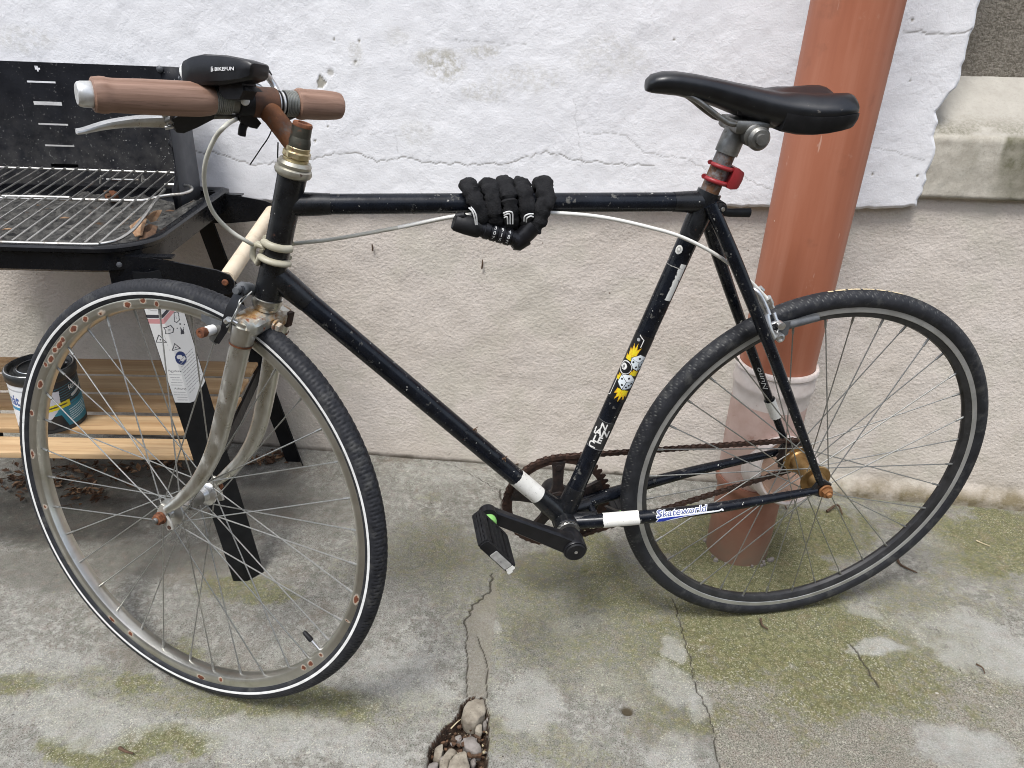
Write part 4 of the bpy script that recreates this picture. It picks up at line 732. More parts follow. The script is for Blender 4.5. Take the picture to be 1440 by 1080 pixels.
# wheels ------------------------------------------------------------------------------------------
def wheel(mw, Rt, rt, rimprof, rimmat, tyremat, treadfn, ntread, stripe, hubfn, spin, sp_r=.00105, track=None, rust=None):
    w = empty('wheel', bike, None); w.matrix_local = mw
    n, seg = ntread * 8, 26; Rc = Rt - rt
    ph = np.linspace(-PI * .80, PI * .80, seg); th = np.arange(n) * 2 * PI / n
    TH, PH = np.meshgrid(th, ph, indexing='ij'); rr = rt + treadfn(TH, PH)
    # tyre cross-section: slightly pointed crown
    rad = Rc + rr * np.cos(PH); X = rad * np.cos(TH); Z = rad * np.sin(TH); Y = rr * np.sin(PH)
    me = bpy.data.meshes.new('tyre'); me.vertices.add(n * seg); me.vertices.foreach_set('co', np.stack([X, Y, Z], -1).astype(np.float32).ravel())
    i = np.arange(n); j = (i + 1) % n; kk = np.arange(seg - 1)
    q = np.stack([i[:, None] * seg + kk, i[:, None] * seg + kk + 1, j[:, None] * seg + kk + 1, j[:, None] * seg + kk], -1).reshape(-1, 4); m = len(q)
    me.loops.add(m * 4); me.loops.foreach_set('vertex_index', q.ravel().astype(np.int32)); me.polygons.add(m); me.polygons.foreach_set('loop_start', np.arange(0, m * 4, 4, dtype=np.int32)); me.update(calc_edges=True)
    gv = np.clip(-treadfn(TH, PH) * 1000 if False else (treadfn(TH, PH) < -.0002) * 1.0, 0, 1); at = me.attributes.new('groove', 'FLOAT', 'POINT'); at.data.foreach_set('value', gv.astype(np.float32).ravel()); me.materials.append(M[tyremat]); me.shade_smooth(); link('tyre', me, w)
    if stripe:
        for sg in (1, -1):
            prof = [(Rc + (rt + .0004) * math.cos(a), sg * (rt + .0004) * math.sin(a)) for a in np.linspace(stripe[0], stripe[1], 5)]
            MB().lathe(prof, (0, 0, 0), (0, 1, 0), 240, u=(1, 0, 0), caps=False).build('reflective_stripe', M['stripe'], w)
    ro = MB().lathe(rimprof, (0, 0, 0), (0, 1, 0), 720 if rust else 200, closed=True, u=(1, 0, 0)).build('rim', M[rimmat], w, ang=35)
    if rust:
        me = ro.data; co = np.empty(len(me.vertices) * 3, np.float32); me.vertices.foreach_get('co', co); co = co.reshape(-1, 3); ang = np.degrees(np.arctan2(co[:, 2], co[:, 0])); mk = np.zeros(len(ang), np.float32)
        rad_ = np.hypot(co[:, 0], co[:, 2])
        for q_, (a_, wd_, side_, st_) in enumerate(rust):
            wd_ *= (.7, 1.35, .9, 1.6, .6, 1.1)[q_ % 6]
            d_ = np.hypot(np.abs((ang - a_ + 180) % 360 - 180) / wd_, (rad_ - .3125 - .0028 * math.sin(a_ * 3.7)) / .0048); mk = np.maximum(mk, st_ * np.clip(1.35 - d_, 0, 1) * (co[:, 1] * side_ > .008))
        at = me.attributes.new('rust', 'FLOAT', 'POINT'); at.data.foreach_set('value', mk)
    if track:
        for sg in (1, -1):
            MB().lathe([(r_, sg * y_) for r_, y_ in track], (0, 0, 0), (0, 1, 0), 200, closed=True, u=(1, 0, 0)).build('brake_track', M['braketrack'], w)
    flr, fll, flright = hubfn(w)
    # spokes: one mesh shared by all, laced three cross
    sm = MB(); sm.tube([(0, 0, 0), (0, 0, .954)], sp_r, 8); sm.tube([(0, 0, .950), (0, 0, 1.0)], sp_r * 1.9, 8)
    base = None; Rr = min(r for r, y in rimprof) + .001
    for s in range(36):
        side = 1 if s % 2 == 0 else -1; d = 1 if (s // 2) % 2 == 0 else -1
        a = math.radians(10 * s) + spin; ha = a + d * math.radians(66)
        p0 = Vector((math.cos(ha) * flr, fll if side > 0 else -flright, math.sin(ha) * flr)); p1 = Vector((math.cos(a) * Rr, side * .002, math.sin(a) * Rr))
        z = (p1 - p0); ln = z.length; z = z.normalized(); x = z.orthogonal().normalized(); y = z.cross(x)
        if base is None: o = sm.build('spoke', M['spoke'], w); base = o.data
        else: o = link('spoke', base, w)
        o.matrix_local = frame(p0, x, y, z) @ Matrix.Diagonal((1, 1, ln, 1))
    # valve
    a = spin + math.radians(5); d = Vector((math.cos(a), 0, math.sin(a))); return w, d, Rr
def tread_front(TH, PH):
    a = np.abs(PH); t = TH / (2 * PI) * 176; wv = 0.55 * np.cos(PH * 5.2) + 0.12 * np.sign(PH)
    f = np.abs(((t + wv) % 1.0) - .5); g = np.clip(1 - f / .16, 0, 1); zone = np.clip((1.15 - a) / .12, 0, 1)
    line = np.clip(1 - np.abs(np.abs(PH) - .28) / .07, 0, 1) * .7
    return -.0018 * np.maximum(g, line) * zone + .0008 * zone
def tread_rear(TH, PH):
    a = np.abs(PH); t = TH / (2 * PI) * 150; wv = 1.5 * PH
    f = np.abs(((t + wv) % 1.0) - .5); g = np.clip(1 - f / .13, 0, 1); zone = np.clip((1.2 - a) / .2, 0, 1) * (a > .25)
    return -.0013 * g * zone + .0005 * (a < 1.2)
def hub_front(w):
    MB().lathe([(.0060, -.0500), (.0085, -.048), (.0090, -.040), (.0120, -.0385), (.0210, -.0365), (.0215, -.0345), (.0205, -.0330), (.0125, -.030), (.0088, -.022), (.0082, 0), (.0088, .022), (.0125, .030), (.0205, .0330), (.0215, .0345), (.0210, .0365), (.0120, .0385), (.0090, .040), (.0085, .048), (.0060, .0500)], (0, 0, 0), (0, 1, 0), 32).build('hub', M['alu'], w)
    MB().lathe([(.0094, -.0195), (.0125, -.019), (.0125, .004), (.0094, .0045)], (0, 0, 0), (0, 1, 0), 24).build('hub_sleeve', M['dullalu'], w)
    for sg in (1, -1):
        m = MB(); m.lathe([(.0045, sg * .048), (.0045, sg * .069), (.0035, sg * .0705), (0, sg * .0705)], (0, 0, 0), (0, 1, 0), 16); m.build('axle_end', M['dullalu'], w)
        m = MB(); m.lathe([(.0095, sg * .0565), (.0098, sg * .0585), (.0092, sg * .060)], (0, 0, 0), (0, 1, 0), 24); m.prism([(.0088 * math.cos(a), .0088 * math.sin(a)) for a in np.linspace(0, 2 * PI, 7)[:-1]], (0, sg * .0625, 0), (1, 0, 0), (0, 0, 1), (0, sg, 0), -.0035, .0045, .0012); m.build('axle_nut', M['rust'], w)
    return .0190, .0345, .0345
def hub_rear(w):
    MB().lathe([(.0060, -.058), (.0100, -.056), (.0120, -.045), (.0145, -.0365), (.0150, -.0330), (.0262, -.0322), (.0275, -.0312), (.0275, -.0292), (.0262, -.0282), (.0195, -.0276), (.0172, -.025), (.0168, -.015), (.0168, .015), (.0172, .025), (.0195, .0286), (.0262, .0292), (.0275, .0302), (.0275, .0322), (.0262, .0332), (.0165, .0340), (.0145, .042), (.0115, .054), (.0060, .058)], (0, 0, 0), (0, 1, 0), 48).build('hub', M['gold'], w, ang=25)
    for sg in (1, -1):
        m = MB(); m.lathe([(.0048, sg * .056), (.0048, sg * .078), (.0038, sg * .0795), (0, sg * .0795)], (0, 0, 0), (0, 1, 0), 16); m.lathe([(.0120, sg * .0635), (.0125, sg * .0655), (.0115, sg * .067)], (0, 0, 0), (0, 1, 0), 24)
        m.prism([(.0093 * math.cos(a), .0093 * math.sin(a)) for a in np.linspace(.3, 2 * PI + .3, 7)[:-1]], (0, sg * .0705, 0), (1, 0, 0), (0, 0, 1), (0, sg, 0), -.004, .0045, .0012); m.build('axle_nut', simple('rusty_brass_nut', (0.20, 0.085, 0.03), (0.32, 0.15, 0.055), 60, .55, .75, .4), w)
    cog = MB(); pr = []
    for i in range(64): a = 2 * PI * i / 64; r = .0330 + .0022 * math.cos(a * 16); pr.append((r * math.cos(a), r * math.sin(a)))
    cog.prism(pr, (0, -.0450, 0), (1, 0, 0), (0, 0, 1), (0, 1, 0), -.0016, .0016); cog.lathe([(.012, -.050), (.0235, -.049), (.0235, -.040), (.016, -.036)], (0, 0, 0), (0, 1, 0), 30); cog.build('cog', M['rustblack'], w)
    return .0255, .0308, .0288
front_prof = [(.3185, -.0098), (.3190, -.0112), (.3172, -.0120), (.3146, -.0120), (.3120, -.0119), (.3094, -.0119), (.3070, -.0118), (.3030, -.0100), (.3012, -.0055), (.3005, 0), (.3012, .0055), (.3030, .0100), (.3070, .0118), (.3094, .0119), (.3120, .0119), (.3146, .0120), (.3172, .0120), (.3190, .0112), (.3185, .0098), (.3110, .0095), (.3090, 0), (.3110, -.0095)]
FRONT_DR = (1.0311, -0.0188, 0.3460)[2] * 0
fp = [(r + .0015, y * 1.04) for r, y in front_prof]
rear_prof = [(.3165, -.0085), (.3180, -.0096), (.3165, -.0102), (.3060, -.0104), (.3010, -.0092), (.2950, -.0055), (.2932, 0), (.2950, .0055), (.3010, .0092), (.3060, .0104), (.3165, .0102), (.3180, .0096), (.3165, .0085), (.3090, .008), (.3070, 0), (.3090, -.008)]
FWM = frame((1.0311, -0.0188, 0.3460), (0.85122, -0.52433, -0.02233), (0.51952, 0.83586, 0.17733), (-0.07432, -0.16254, 0.98390))
_fi = FWM.inverted()
def rim_angle(p): q = _fi @ V(p); return math.degrees(math.atan2(q.z, q.x))
RUST_SPOTS = [(rim_angle(p), w_, 1, st) for p, w_, st in (((1.0384, -0.0751, 0.6571), 1.1, .95), ((1.0597, -0.0875, 0.6536), .9, .8), ((1.0862, -0.1026, 0.6470), 1.6, .9), ((1.1338, -0.1281, 0.6277), 1.2, .55), ((1.1617, -0.1415, 0.6091), 1.9, .95), ((1.1866, -0.1531, 0.5909), 1.7, .95), ((1.2082, -0.1614, 0.5666), 1.4, .95), ((1.2173, -0.1652, 0.5579), 1.4, .95), ((1.2270, -0.1689, 0.5468), 1.4, .9), ((1.2400, -0.1737, 0.5315), 1.2, .85), ((1.2502, -0.1774, 0.5189), 1.3, .9), ((1.2703, -0.1823, 0.4831), 1.6, .95),
    ((1.2928, -0.1841, 0.4256), 1.5, .9), ((1.3085, -0.1779, 0.3507), 1.2, .7), ((1.3018, -0.1538, 0.2567), 1.1, .6), ((1.2013, -0.0549, 0.0849), 1.1, .75), ((1.1707, -0.0322, 0.0673), 1.9, .85), ((1.0468, 0.0517, 0.0351), 1.4, .9), ((1.0104, 0.0731, 0.0408), 1.2, .85), ((0.8658, 0.1436, 0.1323), .8, .8), ((0.8540, 0.1482, 0.1451), 1.2, .9), ((0.8363, 0.1544, 0.1677), .6, .6), ((0.7930, 0.1647, 0.2461), .8, .7), ((0.7817, 0.1629, 0.2876), 1.6, .9), ((1.2653, -0.1124, 0.1683), 1.0, .5))]
wf, vd, Rr = wheel(FWM, .3445, .0160, fp, 'rim', 'rubber', tread_front, 176, (1.55, 1.80), hub_front, math.radians(3.5), rust=RUST_SPOTS)
tag(wf, 'front wheel with chrome rim spotted with rust and a white-striped tyre')
wr, vd2, Rr2 = wheel(frame(AX, (1, 0, 0), (0, 1, 0), (0, 0, 1)), .3385, .0150, rear_prof, 'rimblack', 'rubber2', tread_rear, 150, None, hub_rear, math.radians(2.0), track=[(.3172, .01035), (.3170, .01095), (.3052, .0110), (.3046, .01045)])
tag(wr, 'rear wheel with black rim and worn grey brake track')
def valve(w, ang, R0, name='valve'):
    d = Vector((math.cos(ang), 0, math.sin(ang))); MB().tube([d * (R0 + .002), d * (R0 - .024)], .0028, 12).build('valve_stem', M['alu'], w)
    MB().tube([d * (R0 - .022), d * (R0 - .026), d * (R0 - .039), d * (R0 - .041)], [.0036, .0042, .0034, .002], 12).build('valve_cap', M['matblack'], w)
VF = V((0.8505, 0.1300, 0.1735)) ; _f = FWM.inverted() @ VF
valve(wf, math.atan2(_f.z, _f.x), .307)
# a worn strip of bare casing on top of the rear tyre
ws = MB(); r_ = random.Random(3)
for a0 in np.arange(82, 104, .7):
    if r_.random() < .92:
        pts = []
        for da in (0, .75):
            a = math.radians(a0 + da); pts += [Vector((math.cos(a) * .3395, y, math.sin(a) * .3395)) for y in (-.0015 - r_.random() * .0015, .0012 + r_.random() * .0012)]
        ws.add(pts, [(0, 1, 3, 2)])
o = ws.build('worn_casing', simple('worn_tyre_casing', (0.50, 0.40, 0.24), (0.62, 0.52, 0.34), 90, .8), wr, False); 

# fork --------------------------------------------------------------------------------------------
fork = empty('fork', bike)
FC, FN = V((1.0311, -0.0188, 0.3460)), V((0.51952, 0.83586, 0.17733))
cr0 = ST(0, -.1965)
m = MB(); m.tube([ST(0, -.1770), ST(0, -.1850), ST(0, -.1885)], [.0185, .0182, .0165], 30); part(m, 'crown_race', 'chrome', fork)
m = MB()
# crown: a flat-topped bridge from blade to blade
rings = []
for s in np.linspace(-.047, .047, 15):
    a = abs(s) / .047; hw = .0195 * (1 - .25 * max(0, a - .75) / .25) * (1 if a < .98 else .8); top = -.1905 - .013 * max(0, a - .35) ** 1.5; bot = -.2120 - .006 * a
    rings.append([ST(x * hw, h, s) for x, h in ((-1, lerp(bot, top, .25)), (-1, lerp(bot, top, .75)), (-.75, top), (0, top + .0015), (.75, top), (1, lerp(bot, top, .75)), (1, lerp(bot, top, .25)), (.8, bot), (0, bot), (-.8, bot))])
m.loft(rings); part(m, 'fork_crown', 'crown', fork, ang=28)
for sg in (1, -1):
    tip = FC + FN * sg * .0530 + SF * -.004 + SA * .016
    path = bez([ST(0, -.200, sg * .0365), ST(.000, -.250, sg * .0390), ST(.000, -.330, sg * .0435), ST(.003, -.405, sg * .0475), ST(.0155, -.462, sg * .050) + FN * .004, ST(.036, -.506, sg * .0515) + FN * .009, tip], 8)
    n = len(path); rad = [float(np.interp(i / (n - 1), [0, .25, .5, .8, 1], [.0138, .0136, .0122, .0092, .0066])) for i in range(n)]
    part(MB().tube(path, rad, 22), 'fork_blade', 'forkchrome', fork)
    sk = MB(); a0 = 2 * PI
    sk.tube([ST(0, -.206, sg * .0365), ST(0, -.222, sg * .0374), ST(0, -.232, sg * .038)], [.0166, .0160, .0149], 26); part(sk, 'crown_socket', 'forkchrome', fork); rl = MB(); rl.lathe([(.0152, -.0004), (.0156, .0008), (.0160, .0026)], ST(0, -.2335, sg * .0381), (ST(0, -.206, sg * .0365) - ST(0, -.232, sg * .038)).normalized(), 26, caps=False); part(rl, 'rust_line', 'rust', fork)
    dp = MB(); dp.prism([(-.013, -.004), (-.007, -.013), (.004, -.013), (.010, -.020), (.019, -.016), (.016, -.004), (.008, .004), (.009, .020), (.000, .022), (-.008, .010)], FC + FN * sg * .0535, V((0.85122, -0.52433, -0.02233)) * -1, V((-0.07432, -0.16254, 0.98390)), FN, -.0022, .0022, .0008)
    part(dp, 'fork_dropout', simple('pale_dropout', (0.40, 0.385, 0.34), (0.50, 0.485, 0.44), 60, .4, .55, .5), fork)
    h = MB(); h.lathe([(.0034, sg * .0022), (.0034, sg * .0026), (0, sg * .0026)], FC + FN * sg * .0535 - V((0.85122, -0.52433, -0.02233)) * .0130 + V((-0.07432, -0.16254, 0.98390)) * -.0135, FN, 14); part(h, 'eyelet_hole', 'rustdark', fork)
nt = MB(); bo = ST(-.0205, -.2055); nt.lathe([(.0095, 0), (.0095, .003), (.0070, .003)], bo, SF * -1, 24)
nt.prism([(.0070 * math.cos(a), .0070 * math.sin(a)) for a in np.linspace(0, 2 * PI, 7)[:-1]], bo, SA, SN, SF * -1, .003, .010, .001); part(nt, 'brake_nut', 'crown', fork)
m = MB(); m.box(ST(-.0175, -.205, -.033), SF, SA, SN, .006, .022, .014, .002); part(m, 'rust_blotch', 'rustdark', fork)  # added box stands for the rust on the far blade's upper part

# headset, stem, handlebar ------------------------------------------------------------------------
hs = empty('headset', bike)
m = MB(); m.lathe([(.0178, -.0045), (.0218, -.002), (.0232, .0015), (.0225, .006), (.0195, .0085)], HT_TOP, HD, 34); m.lathe([(.0205, .0085), (.0212, .012), (.0188, .016)], HT_TOP, HD, 34); part(m, 'upper_cup', 'headset', hs)
m = MB(); m.lathe([(.0150, .015), (.0158, .017), (.0158, .0195)], HT_TOP, HD, 30); m.prism([(.0172 * math.cos(a), .0172 * math.sin(a)) for a in np.linspace(0, 2 * PI, 9)[:-1]], HT_TOP, SF, SN, HD, .0195, .0285, .0015); m.lathe([(.0145, .0285), (.0150, .033), (.0135, .0345)], HT_TOP, HD, 30); part(m, 'locknut', 'brass', hs)
m = MB(); m.lathe([(.0172, .004), (.0200, .0025), (.0205, -.004), (.0190, -.0075)], HT_BOT, HD, 34); m.lathe([(.0190, -.0078), (.0186, -.0105), (.0172, -.012)], HT_BOT, HD, 34); part(m, 'lower_cup', 'chrome', hs)
m = MB(); q1 = HT_TOP + HD * .0585
m.tube([HT_TOP + HD * .024, HT_TOP + HD * .029, HT_TOP + HD * .040, HT_TOP + HD * .046], [.0124, .0142, .0142, .0124], 28); m.tube([HT_TOP + HD * .020, HT_TOP + HD * .034, HT_TOP + HD * .050, q1], [.0122, .0128, .0122, .0119], 28); part(m, 'stem_quill', 'quill', bike)
m = MB(); m.lathe([(.0120, 0), (.0121, .002), (.0112, .0042), (.0062, .0045), (.0055, .000), (0, .000)], q1, HD, 26); part(m, 'stem_cap', 'rust', bike)
BC, BL, BR = V((0.8604, -0.0339, 0.9321)), V((1.0408, 0.0566, 0.9516)), V((0.7674, -0.0805, 0.9221)); BNv, BFv, BUv = V((0.88975, 0.44620, 0.09614)), V((0.43391, -0.89221, 0.12523)), V((-0.14166, 0.06971, 0.98746))
def bar(s): return BL - BNv * s
SC = bar(0.2028)
m = MB(); j0 = HT_TOP + HD * .0315; m.tube(bez([j0, lerp(j0, SC, .3), lerp(j0, SC, .75), SC], 6), [.0132] * 6 + [.0130] * 6 + [.0138] * 7, 26); part(m, 'stem', 'stem', bike)
m = MB(); m.tube([SC + BNv * .0165, SC + BNv * .0150, SC - BNv * .0150, SC - BNv * .0165], [.0168, .0182, .0182, .0168], 28); part(m, 'bar_clamp', simple('rusty_dark_clamp', (0.06, 0.035, 0.025), (0.12, 0.055, 0.03), 40, .55, .75, .3, bump=(300, .2)), bike)
part(MB().tube([bar(.012), bar(0.3072 - .006)], .0111, 24), 'handlebar', 'alu', bike)
m = MB(); m.tube([bar(-.001), bar(.0008), bar(.004), bar(0.0151), bar(0.0172)], [.0108, .0128, .0136, .0142, .0130], 26); part(m, 'bar_plug', simple('worn_plug', (.50, .50, .48), (.66, .66, .64), 60, .3, .45, .55), bike)
def grip(s0, s1, prof, rot):
    # turned wooden grip, ten flats
    ex = BUv; n = 16; rings = []
    o = bar(s0); ln = (s1 - s0); d = (bar(s1) - bar(s0)).normalized(); x = (ex - d * ex.dot(d)).normalized(); y = d.cross(x)
    mb = MB(); rings = [[(Vector((math.cos(2 * PI * k / n + rot) * r, math.sin(2 * PI * k / n + rot) * r, f * abs(ln)))) for k in range(n)] for f, r in prof]
    mb.loft(rings); g = mb.build('grip', M['grip'], bike, True, 24); g.matrix_local = frame(o, x, y, d); return g
grip(0.0137, 0.1438, [(0, .0160), (.012, .0186), (.06, .0196), (.10, .0196), (.13, .0186), (.17, .0184), (.40, .0194), (.70, .0198), (.86, .0196), (.94, .0184), (1, .0158)], .3)
grip(0.2449, 0.3072, [(0, .0162), (.03, .0186), (.10, .0194), (.20, .0184), (.55, .0184), (.70, .0180), (.88, .0172), (.96, .0160), (1, .0125)], .1)
for s0, s1 in ((0.1429, 0.1630), (0.2292, 0.2469)):
    m = MB(); nn = 9; pts = []; rads = []
    for i in range(nn * 4 + 1):
        f = i / (nn * 4); pts.append(bar(s0 + (s1 - s0) * f)); rads.append(.0146 + .0012 * (1 if (i % 4) in (1, 2) else 0))
    m.tube(pts, rads, 26); part(m, 'bar_sleeve', simple('tarnished_bar_rings', (0.20, 0.205, 0.19), (0.34, 0.345, 0.32), 70, .4, .6, .6), bike)
m = MB(); m.tube([bar(0.1621), bar(0.1630), bar(0.1758), bar(0.1767)], [.0125, .0141, .0143, .0125], 26); part(m, 'lever_clamp', 'dullalu', bike)
for s0, s1, mt in ((0.2155, 0.2227, 'white'), (0.2246, 0.2283, 'white')):
    m = MB(); m.tube([bar(s0), bar(s0 + .001), bar(s1 - .001), bar(s1)], [.0128, .0139, .0139, .0128], 26); part(m, 'bar_band', simple('bright_bar_band', (.62, .62, .61), (.7, .7, .69), 40, .3, .4, .6), bike)
for s0, s1 in ((0.2227, 0.2246), (0.2283, 0.2296)):
    m = MB(); m.tube([bar(s0), bar(s0 + .0008), bar(s1 - .0008), bar(s1)], [.0128, .0150, .0150, .0128], 26); part(m, 'band_ring', 'matblack', bike)

# brake levers
lv = empty('brake_lever', bike); tag(lv, 'silver brake lever under the left grip')
m = MB()
def BPp(pts): return [V(p) for p in pts]
up_ = BPp([(1.0596, 0.0260, 0.9080), (1.0531, 0.0218, 0.9089), (1.0311, 0.0097, 0.9148), (1.0067, -0.0029, 0.9177), (0.9855, -0.0132, 0.9179), (0.9727, -0.0171, 0.9182)])
dn_ = BPp([(1.0606, 0.0258, 0.9033), (1.0530, 0.0210, 0.9032), (1.0331, 0.0093, 0.9052), (1.0091, -0.0034, 0.9055), (0.9880, -0.0139, 0.9038), (0.9725, -0.0194, 0.9022)])
rings = []
for a, b in zip(bez(up_, 5), bez(dn_, 5)):
    o = (a + b) / 2; hh = (a - b) * .5; t = BFv * .0065
    rings.append([o + hh * .96 + t, o + hh * 1.0 + t * .3, o + hh * .75 - t * .4, o + hh * .2 - t * .55, o - hh * .2 - t * .55, o - hh * .75 - t * .4, o - hh * 1.0 + t * .3, o - hh * .96 + t, o - hh * .3 + t * 1.2, o + hh * .3 + t * 1.2])
m.loft(rings); part(m, 'lever_blade', 'alu', lv)
m = MB(); m.tube(bez(BPp([(0.9752, -0.0137, 0.9179), (0.9657, -0.0157, 0.9201), (0.9566, -0.0180, 0.9199)]), 4), .0022, 10); m.tube(bez(BPp([(0.9746, -0.0148, 0.9038), (0.9638, -0.0187, 0.9057), (0.9543, -0.0203, 0.9114), (0.9477, -0.0204, 0.9172)]), 5), .0024, 10); part(m, 'lever_fork', 'alu', lv)
m = MB(); pl = BPp([(0.9652, -0.0098, 0.9163), (0.9541, -0.0075, 0.9233), (0.9293, -0.0154, 0.9208), (0.9171, -0.0186, 0.9245), (0.9202, -0.0205, 0.9159), (0.9406, -0.0210, 0.9056), (0.9571, -0.0207, 0.8988), (0.9648, -0.0191, 0.8999)])
m.loft([[p + BNv * 0 + BFv * k for p in pl] for k in (-.007, -.004, .010, .013)]); part(m, 'lever_body', 'black', lv)
m = MB(); m.tube([(0.9705, -0.0168, 0.9117), (0.9615, -0.0072, 0.9160)], .0048, 14); m.tube([(0.9657, -0.0195, 0.9097), (0.9582, -0.0090, 0.9141)], .0036, 12); part(m, 'lever_pivot', 'dullalu', lv)
m = MB(); m.tube(bez(BPp([(0.9250, -0.0203, 0.9167), (0.9074, -0.0289, 0.9163), (0.8912, -0.0371, 0.9143)]), 4), .0036, 12); part(m, 'cable_barrel', 'dullalu', lv)
lv2 = empty('brake_lever', bike); tag(lv2, 'far brake lever behind the stem')
m = MB(); m.tube(bez(BPp([(0.8666, -0.0556, 0.9554), (0.8582, -0.0622, 0.9614), (0.8527, -0.0682, 0.9541), (0.8475, -0.0675, 0.9450), (0.8450, -0.0627, 0.9398)]), 5), .0042, 12); m.tube(bez(BPp([(0.8727, -0.0590, 0.9498), (0.8650, -0.0613, 0.9447), (0.8605, -0.0619, 0.9396)]), 4), .0038, 12); part(m, 'lever_blade', 'alu', lv2)
m = MB(); m.tube(bez(BPp([(0.8648, -0.0651, 0.9658), (0.8587, -0.0705, 0.9645), (0.8545, -0.0735, 0.9576)]), 4), [.006] * 5 + [.005] * 4, 12); part(m, 'lever_tip', 'black', lv2)
m = MB(); pl = BPp([(0.8427, -0.0511, 0.9186), (0.8211, -0.0622, 0.9145), (0.8324, -0.0643, 0.9088), (0.8485, -0.0616, 0.9038)]); m.loft([[p + BFv * k for p in pl] for k in (-.006, .012)]); part(m, 'lever_body', 'black', lv2)

# front light with its clamp
fl = empty('front_light', bike); tag(fl, 'black oblong front light clamped to the handlebar')
prof = [((0.9343, -0.0213, 0.9762), (0.9355, -0.0179, 0.9532), .93), ((0.9322, -0.0204, 0.9787), (0.9348, -0.0172, 0.9517), .98), ((0.9227, -0.0154, 0.9837), (0.9250, -0.0110, 0.9520), 1.0), ((0.9083, -0.0070, 0.9876), (0.9107, -0.0023, 0.9535), 1.0), ((0.8809, 0.0101, 0.9886), (0.8844, 0.0137, 0.9570), 1.0), ((0.8643, 0.0208, 0.9872), (0.8669, 0.0238, 0.9618), .98), ((0.8545, 0.0274, 0.9851), (0.8573, 0.0292, 0.9657), .95), ((0.8514, 0.0297, 0.9832), (0.8545, 0.0304, 0.9682), .88), ((0.8509, 0.0305, 0.9804), (0.8530, 0.0308, 0.9714), .70)]
rings = []
for a, b, kx in prof:
    a, b = V(a), V(b); o = (a + b) / 2; hh = (a - b) / 2; W_ = SN * .0185 * kx; rings.append([o + hh * z + W_ * y for y, z in ((1, -.7), (1.02, 0), (1, .62), (.90, .90), (.62, 1.0), (-.5, .94), (-.90, .86), (-1, .55), (-1.0, 0), (-1, -.7), (-.85, -.95), (0, -1), (.85, -.95))])
m = MB(); m.loft(rings); part(m, 'light_body', 'black', fl, ang=32)
m = MB(); a, b = V(prof[0][0]), V(prof[0][1]); o = (a + b) / 2; hh = (a - b) / 2
m.loft([[o + SF * f + hh * z * k + SN * .0150 * y * k for y, z in [(math.cos(t), math.sin(t)) for t in np.linspace(0, 2 * PI, 21)[:-1]]] for f, k in ((-.002, 1.12), (.004, 1.10), (.0075, .9), (.009, .5))]); part(m, 'light_lens', 'lens', fl)
c0, c1 = V((0.9067, 0.0192, 0.9754)), V((0.8787, 0.0362, 0.9789)); dx = (c1 - c0).normalized(); dy = (V((0.8946, 0.0250, 0.9853)) - V((0.8955, 0.0258, 0.9780))).normalized()
cv = Canvas((c1 - c0).length * 1.06, .0075, 5000); w_ = cv.w
cv.line([(.0006, .0014), (.0006, .0060), (.0026, .0060)], .0007, (.7, .7, .7)); cv.line([(.0018, .0014), (.0018, .0048)], .0007, (.7, .7, .7)); cv.line([(.0018, .0044), (.0034, .0040), (.0024, .0032), (.0036, .0022), (.0016, .0016)], .0006, (.7, .7, .7))
cv.text('BIKEFUN', .0052, .0020, .0052, (.7, .7, .7), grow=.00012, sx=(w_ - .006) / .0215)
cv.sheet('light_print', lambda x, y: c0 + dx * x + dy * (y - .004) + SN * .0008, fl)
m = MB(); m.loft([[V(p) + SN * k for p in ((0.8958, -0.0006, 0.9564), (0.8679, 0.0162, 0.9608), (0.8670, 0.0182, 0.9525), (0.8731, 0.0162, 0.9428), (0.8906, 0.0055, 0.9408), (0.8968, 0.0003, 0.9478))] for k in (-.012, .012)]); part(m, 'light_mount', 'matblack', fl)
s0 = bar(0.1819); m = MB(); m.tube([s0 + BNv * .0115, s0 + BNv * .010, s0 - BNv * .010, s0 - BNv * .0115], [.0155, .0178, .0178, .0155], 28); m.loft([[V(p) + SN * k for p in ((0.8723, 0.0137, 0.9596), (0.8624, 0.0205, 0.9561), (0.8585, 0.0236, 0.9527), (0.8670, 0.0182, 0.9525))] for k in (-.010, .010)]); part(m, 'light_clamp', 'matblack', fl)
m = MB(); bs = V((0.8787, -0.0062, 0.9385)); m.lathe([(.0052, 0), (.0052, .0015), (.0040, .0030), (0, .0034)], bs + BFv * -.0035, BFv * -1, 20); part(m, 'clamp_screw', 'white', fl)
m = MB(); m.loft([[V(p) + BFv * k for p in ((0.8893, -0.0167, 0.9228), (0.8796, -0.0210, 0.9255), (0.8724, -0.0253, 0.9200), (0.8657, -0.0301, 0.9092), (0.8713, -0.0283, 0.9026), (0.8790, -0.0242, 0.9050), (0.8877, -0.0191, 0.9108))] for k in (-.004, .012)]); part(m, 'lever_bracket', 'black', fl)
m = MB(); m.tube(bez([(0.8803, -0.0272, 0.9112), (0.8859, -0.0254, 0.9047), (0.8888, -0.0254, 0.8944)], 5), [.0050] * 11, 12, sx=1.3); part(m, 'strap_tail', 'matblack', fl)

